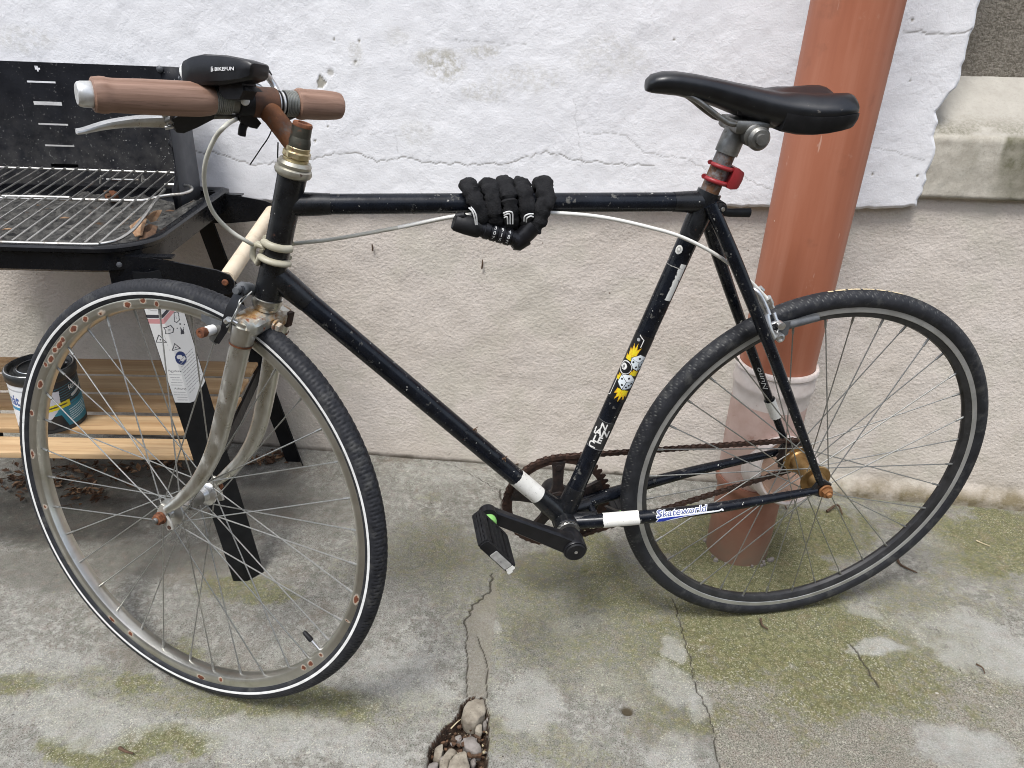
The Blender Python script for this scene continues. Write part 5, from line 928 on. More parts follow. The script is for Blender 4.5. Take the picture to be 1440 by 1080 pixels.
# cables
cb = bez([(0.8936, -0.0340, 0.9123), (0.8894, 0.0750, 0.9245), (0.9046, 0.0684, 0.9086), (0.9201, 0.0578, 0.8802), (0.9282, 0.0406, 0.8481), (0.9267, 0.0239, 0.8133), (0.9123, 0.0139, 0.7867), (0.8909, 0.0104, 0.7686), (0.8848, -0.0168, 0.7546), (0.8666, -0.0362, 0.7468), (0.8340, -0.0200, 0.7567), (0.7853, -0.0120, 0.7645), (0.7011, -0.0000, 0.7829), (0.6268, 0.0100, 0.8006)], 9)
part(MB().tube(cb, .0026, 12), 'brake_cable', 'cable_grey', bike)
cb = bez([(0.7011, -0.0000, 0.7829), (0.6268, 0.0100, 0.8006), (0.5512, 0.0120, 0.8055), (0.4837, 0.0150, 0.8049), (0.4248, 0.0190, 0.7998), (0.3630, 0.0210, 0.7869), (0.3091, 0.0220, 0.7714), (0.2504, 0.0210, 0.7430), (0.1961, 0.0150, 0.7060), (0.1583, 0.0120, 0.6745), (0.1495, 0.0120, 0.6662)], 10)
part(MB().tube(cb, .0027, 12), 'brake_cable', 'cable', bike)
part(MB().tube(bez([(0.8433, -0.0456, 0.9255), (0.8566, -0.0421, 0.8933), (0.8723, -0.0540, 0.8713), (0.8894, -0.0725, 0.8480)], 6), .0008, 6), 'inner_cable', 'matblack', bike)
part(MB().tube(bez([(0.8479, -0.0408, 0.8831), (0.8495, -0.0395, 0.8701), (0.8509, -0.0376, 0.8553)], 4), .0009, 6), 'inner_cable', 'matblack', bike)
# plastic cable clip round the head tube
def hring(h, r, a0, a1, n): c = HT_BOT + HD * h; fx = XU - HD * XU.dot(HD); fx.normalize(); return [c + (fx * math.cos(a) + YW * math.sin(a)) * r for a in np.linspace(a0, a1, n)]
m = MB(); hh1, hh2 = .0800, .0600
path = hring(hh1, .0192, 2.6, .35, 12) + [V((0.8728, 0.0063, 0.7613)), V((0.8817, 0.0026, 0.7640)), V((0.8878, 0.0009, 0.7587)), V((0.8899, 0.0017, 0.7475)), V((0.8842, 0.0056, 0.7391))] + hring(hh2, .0205, .45, 2.6, 12)
m.tube(path, .0052, 14, sx=.8); part(m, 'cable_clip', 'clip', bike)
m = MB(); m.tube(hring(hh1, .0192, -.35, -2.6, 12), .0038, 10); m.tube(hring(hh2, .0200, -.35, -2.6, 12), .0038, 10); part(m, 'cable_clip', 'clip', bike)

# front brake
fb = empty('front_brake', bike); tag(fb, 'dark caliper brake on the front fork')
m = MB(); m.loft([[V(p) for p in r] for r in (
    ((0.9104, 0.0189, 0.7134), (0.9017, 0.0240, 0.7151), (0.9033, 0.0142, 0.7113), (0.9121, 0.0091, 0.7095)), ((0.9184, 0.0238, 0.7007), (0.9026, 0.0325, 0.7058), (0.9043, 0.0228, 0.7019), (0.9202, 0.0139, 0.6967)), ((0.9269, 0.0262, 0.6870), (0.9145, 0.0341, 0.6860), (0.9163, 0.0243, 0.6819), (0.9288, 0.0163, 0.6829)), ((0.9330, 0.0280, 0.6719), (0.9225, 0.0348, 0.6705), (0.9244, 0.0250, 0.6662), (0.9350, 0.0181, 0.6676)),
    ((0.9377, 0.0285, 0.6559), (0.9279, 0.0345, 0.6563), (0.9298, 0.0247, 0.6518), (0.9397, 0.0186, 0.6514)), ((0.9502, 0.0225, 0.6359), (0.9424, 0.0276, 0.6349), (0.9445, 0.0177, 0.6302), (0.9524, 0.0126, 0.6313)))]); part(m, 'caliper_arm', 'black', fb)
m = MB(); m.tube(bez([(0.9101, 0.0162, 0.7044), (0.9028, 0.0084, 0.7060), (0.8951, -0.0031, 0.6982), (0.8884, -0.0145, 0.6873)], 5), [.0095] * 5 + [.008] * 5 + [.007] * 6, 14); m.tube([(0.9116, 0.0317, 0.7116), (0.9069, 0.0175, 0.7078)], [.0045, .0060], 14); part(m, 'caliper_arm', 'greypart', fb)
m = MB(); m.loft([[V(p) for p in r] for r in (((0.9699, -0.0231, 0.6579), (0.9409, -0.0042, 0.6537), (0.9378, -0.0005, 0.6457), (0.9487, -0.0058, 0.6384), (0.9711, -0.0217, 0.6480)), ((0.9662, -0.0067, 0.6649), (0.9377, 0.0119, 0.6608), (0.9346, 0.0155, 0.6529), (0.9453, 0.0103, 0.6457), (0.9674, -0.0054, 0.6551)))]); part(m, 'brake_pad', 'greypart', fb)
m = MB(); m.loft([[V(p) for p in r] for r in (((0.9556, -0.0003, 0.6486), (0.9420, 0.0071, 0.6536), (0.9357, 0.0124, 0.6474), (0.9434, 0.0108, 0.6322), (0.9513, 0.0075, 0.6245), (0.9598, 0.0010, 0.6303)), ((0.9524, 0.0147, 0.6553), (0.9390, 0.0220, 0.6602), (0.9328, 0.0271, 0.6541), (0.9404, 0.0256, 0.6391), (0.9482, 0.0223, 0.6315), (0.9565, 0.0160, 0.6373)))]); part(m, 'pad_holder', 'dullalu', fb)
pc = V((0.9509, 0.0209, 0.6529)); m = MB(); m.lathe([(.0066, -.004), (.0068, .006), (.0060, .010)], pc, FN, 20); part(m, 'bush', 'white', fb)
m = MB(); m.prism([(.0058 * math.cos(a), .0058 * math.sin(a)) for a in np.linspace(0, 2 * PI, 7)[:-1]], pc, V((0.85122, -0.52433, -0.02233)), V((-0.07432, -0.16254, 0.98390)), FN, .009, .020, .0015); m.lathe([(.0068, .013), (.0066, .0205), (.0030, .0210), (0, .018)], pc, FN, 14); part(m, 'pad_bolt', 'rust', fb)
m = MB(); m.tube(bez([(0.8940, 0.0167, 0.7041), (0.9058, 0.0302, 0.6961), (0.9140, 0.0396, 0.6844), (0.9230, 0.0397, 0.6687), (0.9273, 0.0380, 0.6640)], 6), .0011, 8); m.tube(bez([(0.8979, 0.0174, 0.7005), (0.9062, 0.0360, 0.7014), (0.9093, 0.0407, 0.6927), (0.9153, 0.0426, 0.6777)], 6), .0010, 8); part(m, 'brake_spring', 'wire', fb)
m = MB(); m.tube([(0.9236, 0.0356, 0.6749), (0.9134, 0.0385, 0.6688)], .0032, 12); m.tube([(0.9275, 0.0363, 0.6714), (0.9228, 0.0406, 0.6761)], .0040, 10); part(m, 'spring_stop', 'alu', fb)
# rear brake
rbk = empty('rear_brake', bike); tag(rbk, 'silver side-pull brake above the rear wheel')
m = MB(); m.tube(bez([(0.1869, 0.0100, 0.6836), (0.1777, 0.0140, 0.6748), (0.1664, 0.0220, 0.6571), (0.1617, 0.0300, 0.6442)], 6), .0042, 12); m.tube(bez([(0.1855, 0.0120, 0.6889), (0.1758, 0.0200, 0.6840), (0.1642, 0.0280, 0.6653), (0.1590, 0.0340, 0.6540)], 6), .0046, 12); m.tube(bez([(0.1639, 0.0340, 0.6553), (0.1589, 0.0420, 0.6355), (0.1494, 0.0440, 0.6197)], 5), [.0062] * 11, 12, sx=.7); part(m, 'caliper_arm', 'alu', rbk)
m = MB(); m.tube([(0.1555, 0.0140, 0.6730), (0.1488, 0.0140, 0.6636)], .0060, 14); m.tube([(0.1488, 0.0140, 0.6636), (0.1443, 0.0150, 0.6569)], .0042, 12); m.tube([(0.1431, 0.0200, 0.6508), (0.1406, 0.0260, 0.6417), (0.1344, 0.0300, 0.6362)], .0036, 10); m.lathe([(.006, -.004), (.006, .006), (0, .007)], (0.1366, 0.0340, 0.6369), YW, 16); part(m, 'cable_anchor', 'alu', rbk)
m = MB(); m.lathe([(.0068, -.014), (.0070, .002), (.0045, .003), (.0040, .000)], (0.1380, 0.0440, 0.6204), YW, 16); part(m, 'pad_bolt', 'alu', rbk)
m = MB(); m.loft([[V(p) for p in r] for r in (((0.1339, 0.0180, 0.6355), (0.1101, 0.0180, 0.6347), (0.1097, 0.0180, 0.6130), (0.1195, 0.0180, 0.6037)), ((0.1414, 0.0300, 0.6411), (0.1178, 0.0300, 0.6403), (0.1174, 0.0300, 0.6190), (0.1271, 0.0300, 0.6097)))]); m.tube([V((0.1410, 0.0200, 0.6260)), V((0.1089, 0.0180, 0.6299)), V((0.0631, 0.0140, 0.6373))], [.006, .0065, .0055], 10); part(m, 'brake_pad', 'greypart', rbk)
m = MB(); m.tube([(0.1389, 0.0360, 0.6320), (0.1441, 0.0400, 0.6152), (0.1472, 0.0420, 0.6091)], .0010, 6); m.tube([(0.1475, 0.0420, 0.6103), (0.1519, 0.0440, 0.5995)], .0018, 8); part(m, 'cable_end', 'white', rbk)
m = MB(); m.tube([(0.1544, 0.0340, 0.6387), (0.1434, 0.0300, 0.6400)], .0025, 8); m.tube([(0.1659, 0.0040, 0.6853), (0.1603, 0.0040, 0.6805)], .0045, 10); part(m, 'brake_bolt', 'alu', rbk)

# drivetrain --------------------------------------------------------------------------------------
CRW = -.0450; crk = empty('crankset', bike); CC = BBC + YW * CRW
CA = math.radians(31.5); cd = Vector((math.cos(CA), 0, math.sin(CA)))
nt_ = 46; Rc = .0932; m = MB(); out = []; inn = []
for i in range(nt_ * 6):
    a = 2 * PI * i / (nt_ * 6); t = (i % 6); r = Rc + (.0042, .0042, .0015, -.0032, -.0032, .0015)[t]; out.append((r * math.cos(a), r * math.sin(a)))
n = len(out); vs = []
for y, rad in ((.0013, None), (.0013, .0800), (-.0013, .0800), (-.0013, None)):
    for i in range(n):
        a = 2 * PI * i / n; p = out[i] if rad is None else (rad * math.cos(a), rad * math.sin(a)); vs.append(CC + XU * p[0] + ZV * p[1] + YW * y)
fs = [(b * n + k, b * n + (k + 1) % n, ((b + 1) % 4) * n + (k + 1) % n, ((b + 1) % 4) * n + k) for b in range(4) for k in range(n)]
m.add(vs, fs); part(m, 'chainring', 'rustdark', crk, ang=30)
m = MB(); m.lathe([(.010, .010), (.024, .008), (.026, -.004), (.012, -.008)], CC, YW, 30)
for i in range(5):
    a = CA + PI + i * 2 * PI / 5 + .35; d = Vector((math.cos(a), 0, math.sin(a))); t = d.cross(YW)
    m.loft([[CC + d * r + t * w_ * sx + YW * (y + oy) for sx, y in ((-1, -.003), (1, -.003), (1, .004), (-1, .004))] for r, w_, oy in ((.015, .014, .002), (.04, .0085, .002), (.068, .0095, .0005), (.084, .012, 0))])
    m.lathe([(.006, -.004), (.006, .006), (0, .0065)], CC + d * .074, YW, 12)
part(m, 'spider', 'rustblack', crk)
def crank_arm(sg, d):
    m = MB(); w0, w1 = .052, .078; o = BBC; t = d.cross(YW) * -1; rings = []
    for f in np.linspace(0, 1, 12):
        c = o + d * (-.004 + f * .172) + YW * sg * lerp(.074, .086, f); hw = float(np.interp(f, [0, .12, .5, .85, 1], [.0150, .0165, .0135, .0120, .0120])); th = float(np.interp(f, [0, .15, .6, 1], [.0110, .0090, .0068, .0068]))
        rings.append([c + t * hw * a + YW * th * b for a, b in ((-1, -.8), (-1, .5), (-.8, 1), (.8, 1), (1, .5), (1, -.8), (.8, -1), (-.8, -1))])
    m.loft(rings); e0, e1 = o, o + d * .170
    m.lathe([(.0150, sg * .044), (.0175, sg * .052), (.0195, sg * .062), (.0195, sg * .086), (.0180, sg * .0885)], e0, YW, 32); m.lathe([(.0118, sg * .078), (.0135, sg * .080), (.0135, sg * .0935), (.0115, sg * .0945)], e1, YW, 26)
    part(m, 'crank_arm', 'black', crk, ang=35)
    c = MB(); c.lathe([(.0165, sg * .0883), (.0168, sg * .0900), (.0150, sg * .0918), (.0035, sg * .0920), (.0030, sg * .0905), (0, sg * .0905)], e0, YW, 30); part(c, 'crank_cap', 'matblack', crk)
    c = MB(); c.lathe([(.0030, sg * .0912), (.0028, sg * .0922), (0, sg * .0922)], e0 + ZV * .001, YW, 12); part(c, 'cap_screw', 'alu', crk)
    return e1
PL_ = crank_arm(1, cd); PR_ = crank_arm(-1, cd * -1)
def pedal(o, sg, pa):
    cv_ = CAMB - o; pa = math.atan2(cv_.z, cv_.x) + pa; d = Vector((math.cos(pa), 0, math.sin(pa))); t = d.cross(YW) * -1; o2 = o + YW * sg * .0965 - ZV * .004
    m = MB(); m.lathe([(.0085, sg * -.006), (.0085, sg * .004), (.0065, sg * .010), (.0060, sg * .072), (.0075, sg * .076), (0, sg * .077)], o2, YW, 18); part(m, 'pedal_axle', 'matblack', crk)
    m = MB()
    for sd_ in (1, -1):
        for k in range(4): m.box(o2 + d * sd_ * .030 + t * (-.0066 + k * .0044) + YW * sg * .047, d, YW, t, .010 - .0025 * (k in (0, 3)), .066, .0034, .0012)
        for k in range(6): m.box(o2 + d * sd_ * .030 + YW * sg * (.015 + .0125 * k), d, YW, t, .0080, .0045, .0165, .001)
    for yy in (.014, .079): m.box(o2 + YW * sg * yy, d, YW, t, .066, .007, .016, .003)
    for k in range(5): m.box(o2 + d * (-.024 + k * .012) + YW * sg * .047 + t * .0070, d, YW, t, .0045, .060, .0035, .001); m.box(o2 + d * (-.024 + k * .012) + YW * sg * .047 - t * .0070, d, YW, t, .0045, .060, .0035, .001)
    m.box(o2 + YW * sg * .045, d, YW, t, .024, .066, .014, .003)
    part(m, 'pedal_cage', 'matblack', crk)
    m = MB(); m.lathe([(.0115, sg * .000), (.0120, sg * .006), (.0095, sg * .011)], o2, YW, 20); part(m, 'pedal_dust_cap', 'green', crk)
    m = MB(); m.box(o2 - d * .008 + YW * sg * .0825, d, YW, t, .036, .003, .0125, .001); part(m, 'pedal_plate', simple('scratched_reflector', (.45, .45, .43), (.62, .62, .60), 90, .3, .5, 0.4, spots=[((.12, .12, .11), 70, .62, .06, .6)]), crk)
    m = MB(); m.box(o2 + YW * sg * .0822 - d * .0315, d, YW, t, .007, .003, .012, .0008); m.box(o2 + YW * sg * .080 - d * .0355 + t * .004, d, YW, t, .004, .008, .008, .0008); part(m, 'pedal_scuff', 'offwhite', crk)
pedal(PL_, 1, math.radians(-27)); pedal(PR_, -1, math.radians(-60))

def chain():
    R1, R2 = .0932, .0322; c1 = (BBC.x, BBC.z); c2 = (AX.x, AX.z); dx, dz = c2[0] - c1[0], c2[1] - c1[1]; D = math.hypot(dx, dz); base = math.atan2(dz, dx); off = math.acos((R1 - R2) / D)
    def tp(c, r, a): return (c[0] + r * math.cos(a), c[1] + r * math.sin(a))
    up, lowa = base - off, base + off
    path = []
    for t in np.linspace(0, 1, 40): path.append(lerp(V(*tp(c1, R1, up), 0), V(*tp(c2, R2, up), 0), t))
    for a in np.linspace(up, lowa - 0, 24)[1:-1]: path.append(V(*tp(c2, R2, a), 0))
    a_, b_ = V(*tp(c2, R2, lowa), 0), V(*tp(c1, R1, lowa), 0)
    for t in np.linspace(0, 1, 40): path.append(lerp(a_, b_, t) + Vector((0, -.010 * 4 * t * (1 - t) if lowa > 0 and False else 0, 0)))
    for a in np.linspace(lowa, up + 2 * PI, 60)[1:-1]: path.append(V(*tp(c1, R1, a), 0))
    path.append(path[0]); cum = [0]
    for a, b in zip(path[:-1], path[1:]): cum.append(cum[-1] + (b - a).length)
    tot = cum[-1]; N = int(round(tot / .0127 / 2)) * 2; pitch = tot / N; pos = []
    xs = [p.x for p in path]; zs = [p.y for p in path]
    for i in range(N): s = i * pitch; pos.append(Vector((np.interp(s, cum, xs), CC.y, np.interp(s, cum, zs))))
    ch = empty('chain', bike); shared = {}
    for kind in (0, 1):
        m = MB(); y = .0036 if kind else .0024
        poly = [(.0062 + .0044 * math.cos(a), .0044 * math.sin(a)) for a in np.linspace(-1.2, 1.2, 6)] + [(0, .0028)] + [(-.0062 + .0044 * math.cos(a), .0044 * math.sin(a)) for a in np.linspace(PI - 1.2, PI + 1.2, 6)] + [(0, -.0028)]
        for sg in (1, -1): m.prism(poly, (0, sg * y, 0), (1, 0, 0), (0, 0, 1), (0, 1, 0), -.0005, .0005)
        m.lathe([(.0040, -.0028), (.0040, .0028)], (-.00635, 0, 0), (0, 1, 0), 8); shared[kind] = m
    data = {}
    for i in range(N):
        a, b = pos[i], pos[(i + 1) % N]; k = i % 2; x = (b - a).normalized(); z = x.cross(Vector((0, 1, 0)))
        if k not in data: o = shared[k].build('link', M['rustdark'], ch, False); data[k] = o.data
        else: o = link('link', data[k], ch)
        o.matrix_local = frame((a + b) / 2, x, (0, 1, 0), z)
chain()

# stickers on the frame
SN_W = Vector((0.0, 1, 0))
def facing(o): return (CAMB - o)
def on_path(path, p):
    p = V(p); best = min(range(len(path) - 1), key=lambda i: (tubeclamp(path[i], path[i + 1], p) - p).length); return tubeclamp(path[best], path[best + 1], p)
def tubeclamp(a, b, p):
    d = b - a; t = max(0, min(1, (p - a).dot(d) / d.length_squared)); return a + d * t
def seat_print(name, cpx, w, h, cv, rot=0.0, k=1.0):
    o = tubepoint(ST1, ST0, cpx); f = facing(o); f = (f - SD * f.dot(SD)).normalized(); t = SD.cross(f); f = f * math.cos(rot) + t * math.sin(rot)
    fn = wrap(o, SD, f, .0150, cv.w * k, cv.h * k, 'y'); return cv.sheet(name, lambda x, y: fn(x * k, y * k), frm)
WH = (.74, .73, .69)
cv = Canvas(.040, .052, 1900, (.024, .024, .025)); cv.line([(0, .0512), (.040, .0512)], .0008, (.2, .2, .2)); cv.line([(0, .0006), (.040, .0006)], .0008, (.25, .25, .25))
cv.text('N', .0150, .0375, .0150, WH, rot=.02, sx=1.0, grow=.0005); cv.text('IAN', .0070, .0250, .0165, WH, rot=.02, sx=1.0, grow=.0005); cv.text('LE', .0120, .0125, .0160, WH, rot=.02, sx=1.0, grow=.0005); cv.text('C.', .0080, .0010, .0150, WH, rot=.03, sx=1.0, grow=.0005)
seat_print('name_sticker', (0.3918, 0.0120, 0.4436), .04, .052, cv)
# dice and flames
cv = Canvas(.042, .096, 1900); Y_, O_, BLK, LB = (.72, .58, .02), (.66, .36, .015), (.008, .008, .009), (.68, .74, .76)
cv.put(cv.X > -1, BLK); cv.line([(.0155, .094), (.0225, .090), (.0225, .080)], .0010, WH); cv.line([(.0095, .030), (.0095, .004), (.005, .002)], .0010, WH); cv.disc(.016, .088, .0022, (.35, .35, .35))
def flame(x, y, s, up=1):
    cv.poly([(x - s * .5, y), (x - s * .62, y + up * s * .7), (x - s * .30, y + up * s * .5), (x - s * .35, y + up * s * 1.25), (x - s * .02, y + up * s * .75), (x + s * .08, y + up * s * 1.5), (x + s * .25, y + up * s * .7), (x + s * .6, y + up * s * 1.1), (x + s * .48, y + up * s * .4), (x + s * .5, y)], O_)
    cv.poly([(x - s * .4, y), (x - s * .45, y + up * s * .5), (x - s * .22, y + up * s * .38), (x - s * .22, y + up * s * 1.0), (x, y + up * s * .55), (x + s * .1, y + up * s * 1.25), (x + s * .2, y + up * s * .5), (x + s * .48, y + up * s * .85), (x + s * .36, y + up * s * .3), (x + s * .4, y)], Y_)
flame(.017, .066, .012); flame(.014, .058, .010); flame(.029, .040, .010); flame(.012, .028, .008); flame(.023, .018, .013, -1); flame(.028, .018, .010, -1)
def die(x, y, s, r):
    c, n_ = math.cos(r), math.sin(r); T = lambda a, b: (x + (a * c - b * n_) * s, y + (a * n_ + b * c) * s)
    cv.poly([T(-1.08, -.62), T(0, -1.2), T(1.08, -.62), T(1.08, .62), T(0, 1.2), T(-1.08, .62)], BLK); cv.poly([T(-1, -.5), T(-.04, -1.05), T(-.04, .02), T(-1, .55)], LB); cv.poly([T(.04, -1.05), T(1, -.5), T(1, .55), T(.04, .02)], (.5, .56, .6)); cv.poly([T(-1, .6), T(0, .07), T(1, .6), T(0, 1.12)], (.74, .78, .8))
    for a, b in ((-.72, .12), (-.3, -.55), (.3, -.6), (.72, .08), (.5, -.25), (0, .6)): q = T(a, b); cv.disc(q[0], q[1], s * .14, BLK)
die(.0295, .059, .0105, .25); die(.0245, .029, .0105, -.15); cv.disc(.0145, .047, .0100, BLK); cv.disc(.0145, .047, .0092, WH); cv.disc(.0150, .047, .0080, BLK); cv.disc(.0125, .0475, .0045, WH); cv.text('8', .0105, .0445, .0065, BLK, grow=.0003)
seat_print('dice_sticker', (0.3637, 0.0120, 0.5638), .042, .096, cv, k=1.2)
cv = Canvas(.016, .058, 1900); cv.put(cv.X > .0035 + .0035 * fbm(cv.X, cv.Y, 260, 3), (.66, .66, .62)); cv.cut(fbm(cv.X, cv.Y, 330, 9) > .74); cv.cut(cv.X > .0155)
seat_print('torn_sticker', (0.3094, 0.0120, 0.7021), .016, .058, cv, .55)
cv = Canvas(.012, .014, 2200); cv.disc(.006, .007, .0055, (.7, .69, .64), .0066); cv.disc(.006, .007, .0034, (.4, .39, .36), .0044); cv.disc(.006, .0075, .0018, (.72, .7, .66)); seat_print('round_sticker', (0.3171, 0.0120, 0.7526), .012, .014, cv, -.42)
cv = Canvas(.030, .006, 1900); cv.line([(.001, .003), (.029, .004)], .0012, (.4, .39, .36)); cv.cut(fbm(cv.X, cv.Y, 500, 4) > .55); seat_print('sticker_residue', (0.3252, 0.0120, 0.7284), .03, .006, cv, -.1)
# white bands
def sleeve(name, a, b, p0, p1, r0, r1, mat, seed):
    p0, p1 = tubepoint(a, b, p0), tubepoint(a, b, p1); d = (p1 - p0).normalized(); u = d.orthogonal().normalized(); w = d.cross(u); rg = random.Random(seed); m = MB(); n = 40; st = [[], []]
    js = [rg.uniform(-.0008, .0008) for _ in range(n)]
    rings = [[p0 + d * js[k] * 1 + (u * math.cos(2 * PI * k / n) + w * math.sin(2 * PI * k / n)) * r0 for k in range(n)], [lerp(p0, p1, .5) + (u * math.cos(2 * PI * k / n) + w * math.sin(2 * PI * k / n)) * (r0 + r1) / 2 for k in range(n)], [p1 + d * js[-k] + (u * math.cos(2 * PI * k / n) + w * math.sin(2 * PI * k / n)) * r1 for k in range(n)]]
    m.loft(rings, caps=False); return part(m, name, mat, frm)
sleeve('white_band', DT0, DT1, (0.5288, -0.0000, 0.3588), (0.4677, 0.0000, 0.2994), .0152, .0152, 'offwhite', 1)
csA, csB = on_path(CS_L, (0.3739, 0.0270, 0.2786)), on_path(CS_L, (0.3157, 0.0360, 0.2906))
sleeve('white_band', csA, csB, csA, csB, .0125, .0123, 'offwhite', 2)
sl0, sl1 = on_path(SS_R, (0.0686, -0.0600, 0.4490)), on_path(SS_R, (0.0410, -0.0600, 0.4169))
sleeve('white_band', sl0, sl1, sl0, sl1, .0096, .0094, 'offwhite', 3)
# lettering on the near chainstay and on the far seatstay
k0, k1 = on_path(CS_L, (0.2922, 0.0430, 0.2939)), on_path(CS_L, (0.1799, 0.0560, 0.3174)); dk = (k1 - k0).normalized(); lk = (k1 - k0).length
cv = Canvas(lk, .0245, 3200); BLU, DB = (.012, .035, .33), (.10, .14, .30); sc = lk
cv.poly([(0, .0015), (.006, .0085), (sc * .30, .0098), (sc * .70, .0088), (sc * .93, .0085), (sc * .97, .0105), (sc * .99, .0095), (sc * 1.0, .0065), (sc * .985, .006), (sc * .96, .0075), (sc * .93, .0062), (sc * .7, .0058), (sc * .45, .0045), (sc * .20, .0008), (sc * .16, .0), (.002, .0)], (.75, .78, .8))
cv.poly([(.0012, .0008), (.006, .0068), (sc * .22, .0072), (sc * .45, .0066), (sc * .72, .0064), (sc * .45, .0054), (sc * .24, .0032), (sc * .12, .0)], BLU)
fx = lk * .86 / .0900
cv.text('Skateworld', .0030, .0092, .0165, (.78, .80, .82), shear=.30, grow=.0011, sx=fx); cv.text('S', .0012, .0080, .0205, (.78, .80, .82), shear=.3, grow=.0010, sx=.9)
cv.text('Skateworld', .0030, .0092, .0165, (.055, .075, .20), shear=.30, grow=.0002, sx=fx); cv.text('S', .0012, .0080, .0205, (.055, .075, .20), shear=.3, grow=.0001, sx=.9)
oc = (k0 + k1) / 2; f = facing(oc); f = (f - dk * f.dot(dk)).normalized(); w0 = wrap(oc, dk * -1, f, .0116, cv.w, cv.h, 'x')
kd0, kd1 = V((0.2908, 0.0400, 0.2914)), V((0.1749, 0.0520, 0.3139))
oc = (k0 + k1) / 2 + YW * .0012; cv.sheet('lettering', wrap(oc, dk, f, .0132, cv.w, cv.h, 'x'), frm)
m0, m1 = on_path(SS_R, (0.1083, -0.0550, 0.5288)), on_path(SS_R, (0.0786, -0.0550, 0.4765)); dm = (m0 - m1).normalized(); cv = Canvas((m1 - m0).length, .012, 2600)
cv.text('Nuno', .001, .002, .0115, (.66, .66, .62), shear=.3, sx=(cv.w - .004) / .029); oc = (m0 + m1) / 2; f = facing(oc); cv.sheet('lettering', wrap(oc, dm, f, .0108, cv.w, cv.h, 'x'), frm)
# tie knots of dead spider web / fluff and chips on the tubes
m = MB()
for px_ in ((0.5937, 0.0140, 0.4652), (0.5460, 0.0140, 0.4075)):
    p = V(px_)
    for i in range(7): r_ = random.Random(i); m.tube([p + Vector((r_.uniform(-.004, .004), 0, r_.uniform(-.003, .004))), p + Vector((r_.uniform(-.006, .006), r_.uniform(-.004, .004), r_.uniform(.0, .008)))], .0007, 5)
part(m, 'fluff', 'leafbrown', frm)

# ------------------------------------------------------------------ folded chain lock hung on the top tube
def holder(name, base_m, c, label, cat, group=None):
    e = tag(empty(name, None, base_m @ Matrix.Translation(c)), label, cat, group); off = Matrix.Translation(-Vector(c))
    def put(o): o.parent = e; o.matrix_parent_inverse = off; return o
    return e, put
lc = tubepoint(TT0, TT1, (0.5572, -0.0000, 0.8145))
lock, lput = holder('chain_lock', BIKE_M, lc, 'black fabric-covered combination chain lock wound around the top tube of the bicycle', 'lock')
td = (TT1 - TT0).normalized()
def crumple(m, path, amp):
    P = [V(p) for p in path]; out = []
    for v in m.v:
        v = V(v); c = min(P, key=lambda q: (q - v).length_squared); d = v - c
        if d.length > 1e-6: d.normalize()
        out.append(tuple(v + d * (amp * mnoise.noise(v * 95) + amp * .55 * mnoise.noise(v * 230))))
    m.v = out
def lpart(m, name, mat, **k): return lput(m.build(name, M[mat] if isinstance(mat, str) else mat, None, **k))
tops = [(0.6092, 0.0000, 0.8374), (0.5819, -0.0000, 0.8374), (0.5600, -0.0000, 0.8374), (0.5380, 0.0000, 0.8373)]; bots = [(0.5870, 0.0120, 0.7893), (0.5726, 0.0120, 0.7882), (0.5534, 0.0120, 0.7910), (0.5292, 0.0120, 0.7917)]
rg = random.Random(11)
for i, (a, b) in enumerate(zip(tops, bots)):
    ca, cb_ = tubepoint(TT0, TT1, a), tubepoint(TT0, TT1, b); path = []
    for q in np.linspace(0, 2 * PI, 45)[:-1]:
        # q = 0 at the top, turning over the near side and down
        t = .5 - .5 * math.cos(q); near = math.sin(q) > 0
        c = lerp(ca, cb_, t if near else t * .35 + (.0 if q > PI else 0)) if near else lerp(ca, cb_, t)
        r = .0250 + .0042 * (1 - math.cos(q)) * .5 * 1.6 + rg.uniform(-.0010, .0010)
        path.append(c + ZV * r * math.cos(q) + YW * r * .93 * math.sin(q))
    rad = [.0110 + .0013 * math.sin(3 * k * .9 + i) + rg.uniform(-.0006, .0006) for k in range(len(path))]
    m = MB(); m.tube(path, rad, 28, closed=True, up=td, sx=.80); crumple(m, path, .0026); lpart(m, 'sleeve_loop', 'fabric', ang=70)
a = tubepoint(TT0, TT1, (0.5078, 0.0000, 0.8335)); e = bez([a - YW * .022 - ZV * .004, a - YW * .014 + ZV * .020, a + ZV * .0255 + YW * .004, a + YW * .0215 + ZV * .010, V((0.5132, 0.0260, 0.8159)), V((0.5182, 0.0270, 0.8000)), V((0.5262, 0.0270, 0.7885))], 7)
m = MB(); m.tube(e, [.0120 + .0009 * math.sin(i * 1.1) for i in range(len(e))], 28, sx=.85); crumple(m, e, .0024); lpart(m, 'sleeve_loop', 'fabric', ang=70)
m = MB(); m.tube([(0.5235, 0.0270, 0.7924), (0.5308, 0.0270, 0.7847), (0.5381, 0.0270, 0.7770)], [.0118, .0125, .0120], 22); m.tube([(0.5323, 0.0270, 0.7769), (0.5454, 0.0270, 0.7692), (0.5503, 0.0270, 0.7693)], [.0112, .0120, .0100], 22); m.tube(bez([(0.5354, 0.0270, 0.7808), (0.5418, 0.0270, 0.7731), (0.5505, 0.0270, 0.7742)], 5), [.0118] * 11, 22); lpart(m, 'lock_joint', 'black')
b0, b1 = V((0.5486, 0.0270, 0.7751)), V((0.5984, 0.0250, 0.7896)); m = MB(); db = (b1 - b0).normalized(); nn = (b1 - b0).length
for k in range(4):
    s0, s1 = .006 + k * .0098, .006 + k * .0098 + .0085; m.tube([b0 + db * s0, b0 + db * (s0 + .001), b0 + db * (s1 - .001), b0 + db * s1], [.0112, .0122, .0122, .0112], 24)
m.tube([b0, b1], .0108, 22); lpart(m, 'dial_barrel', 'black')
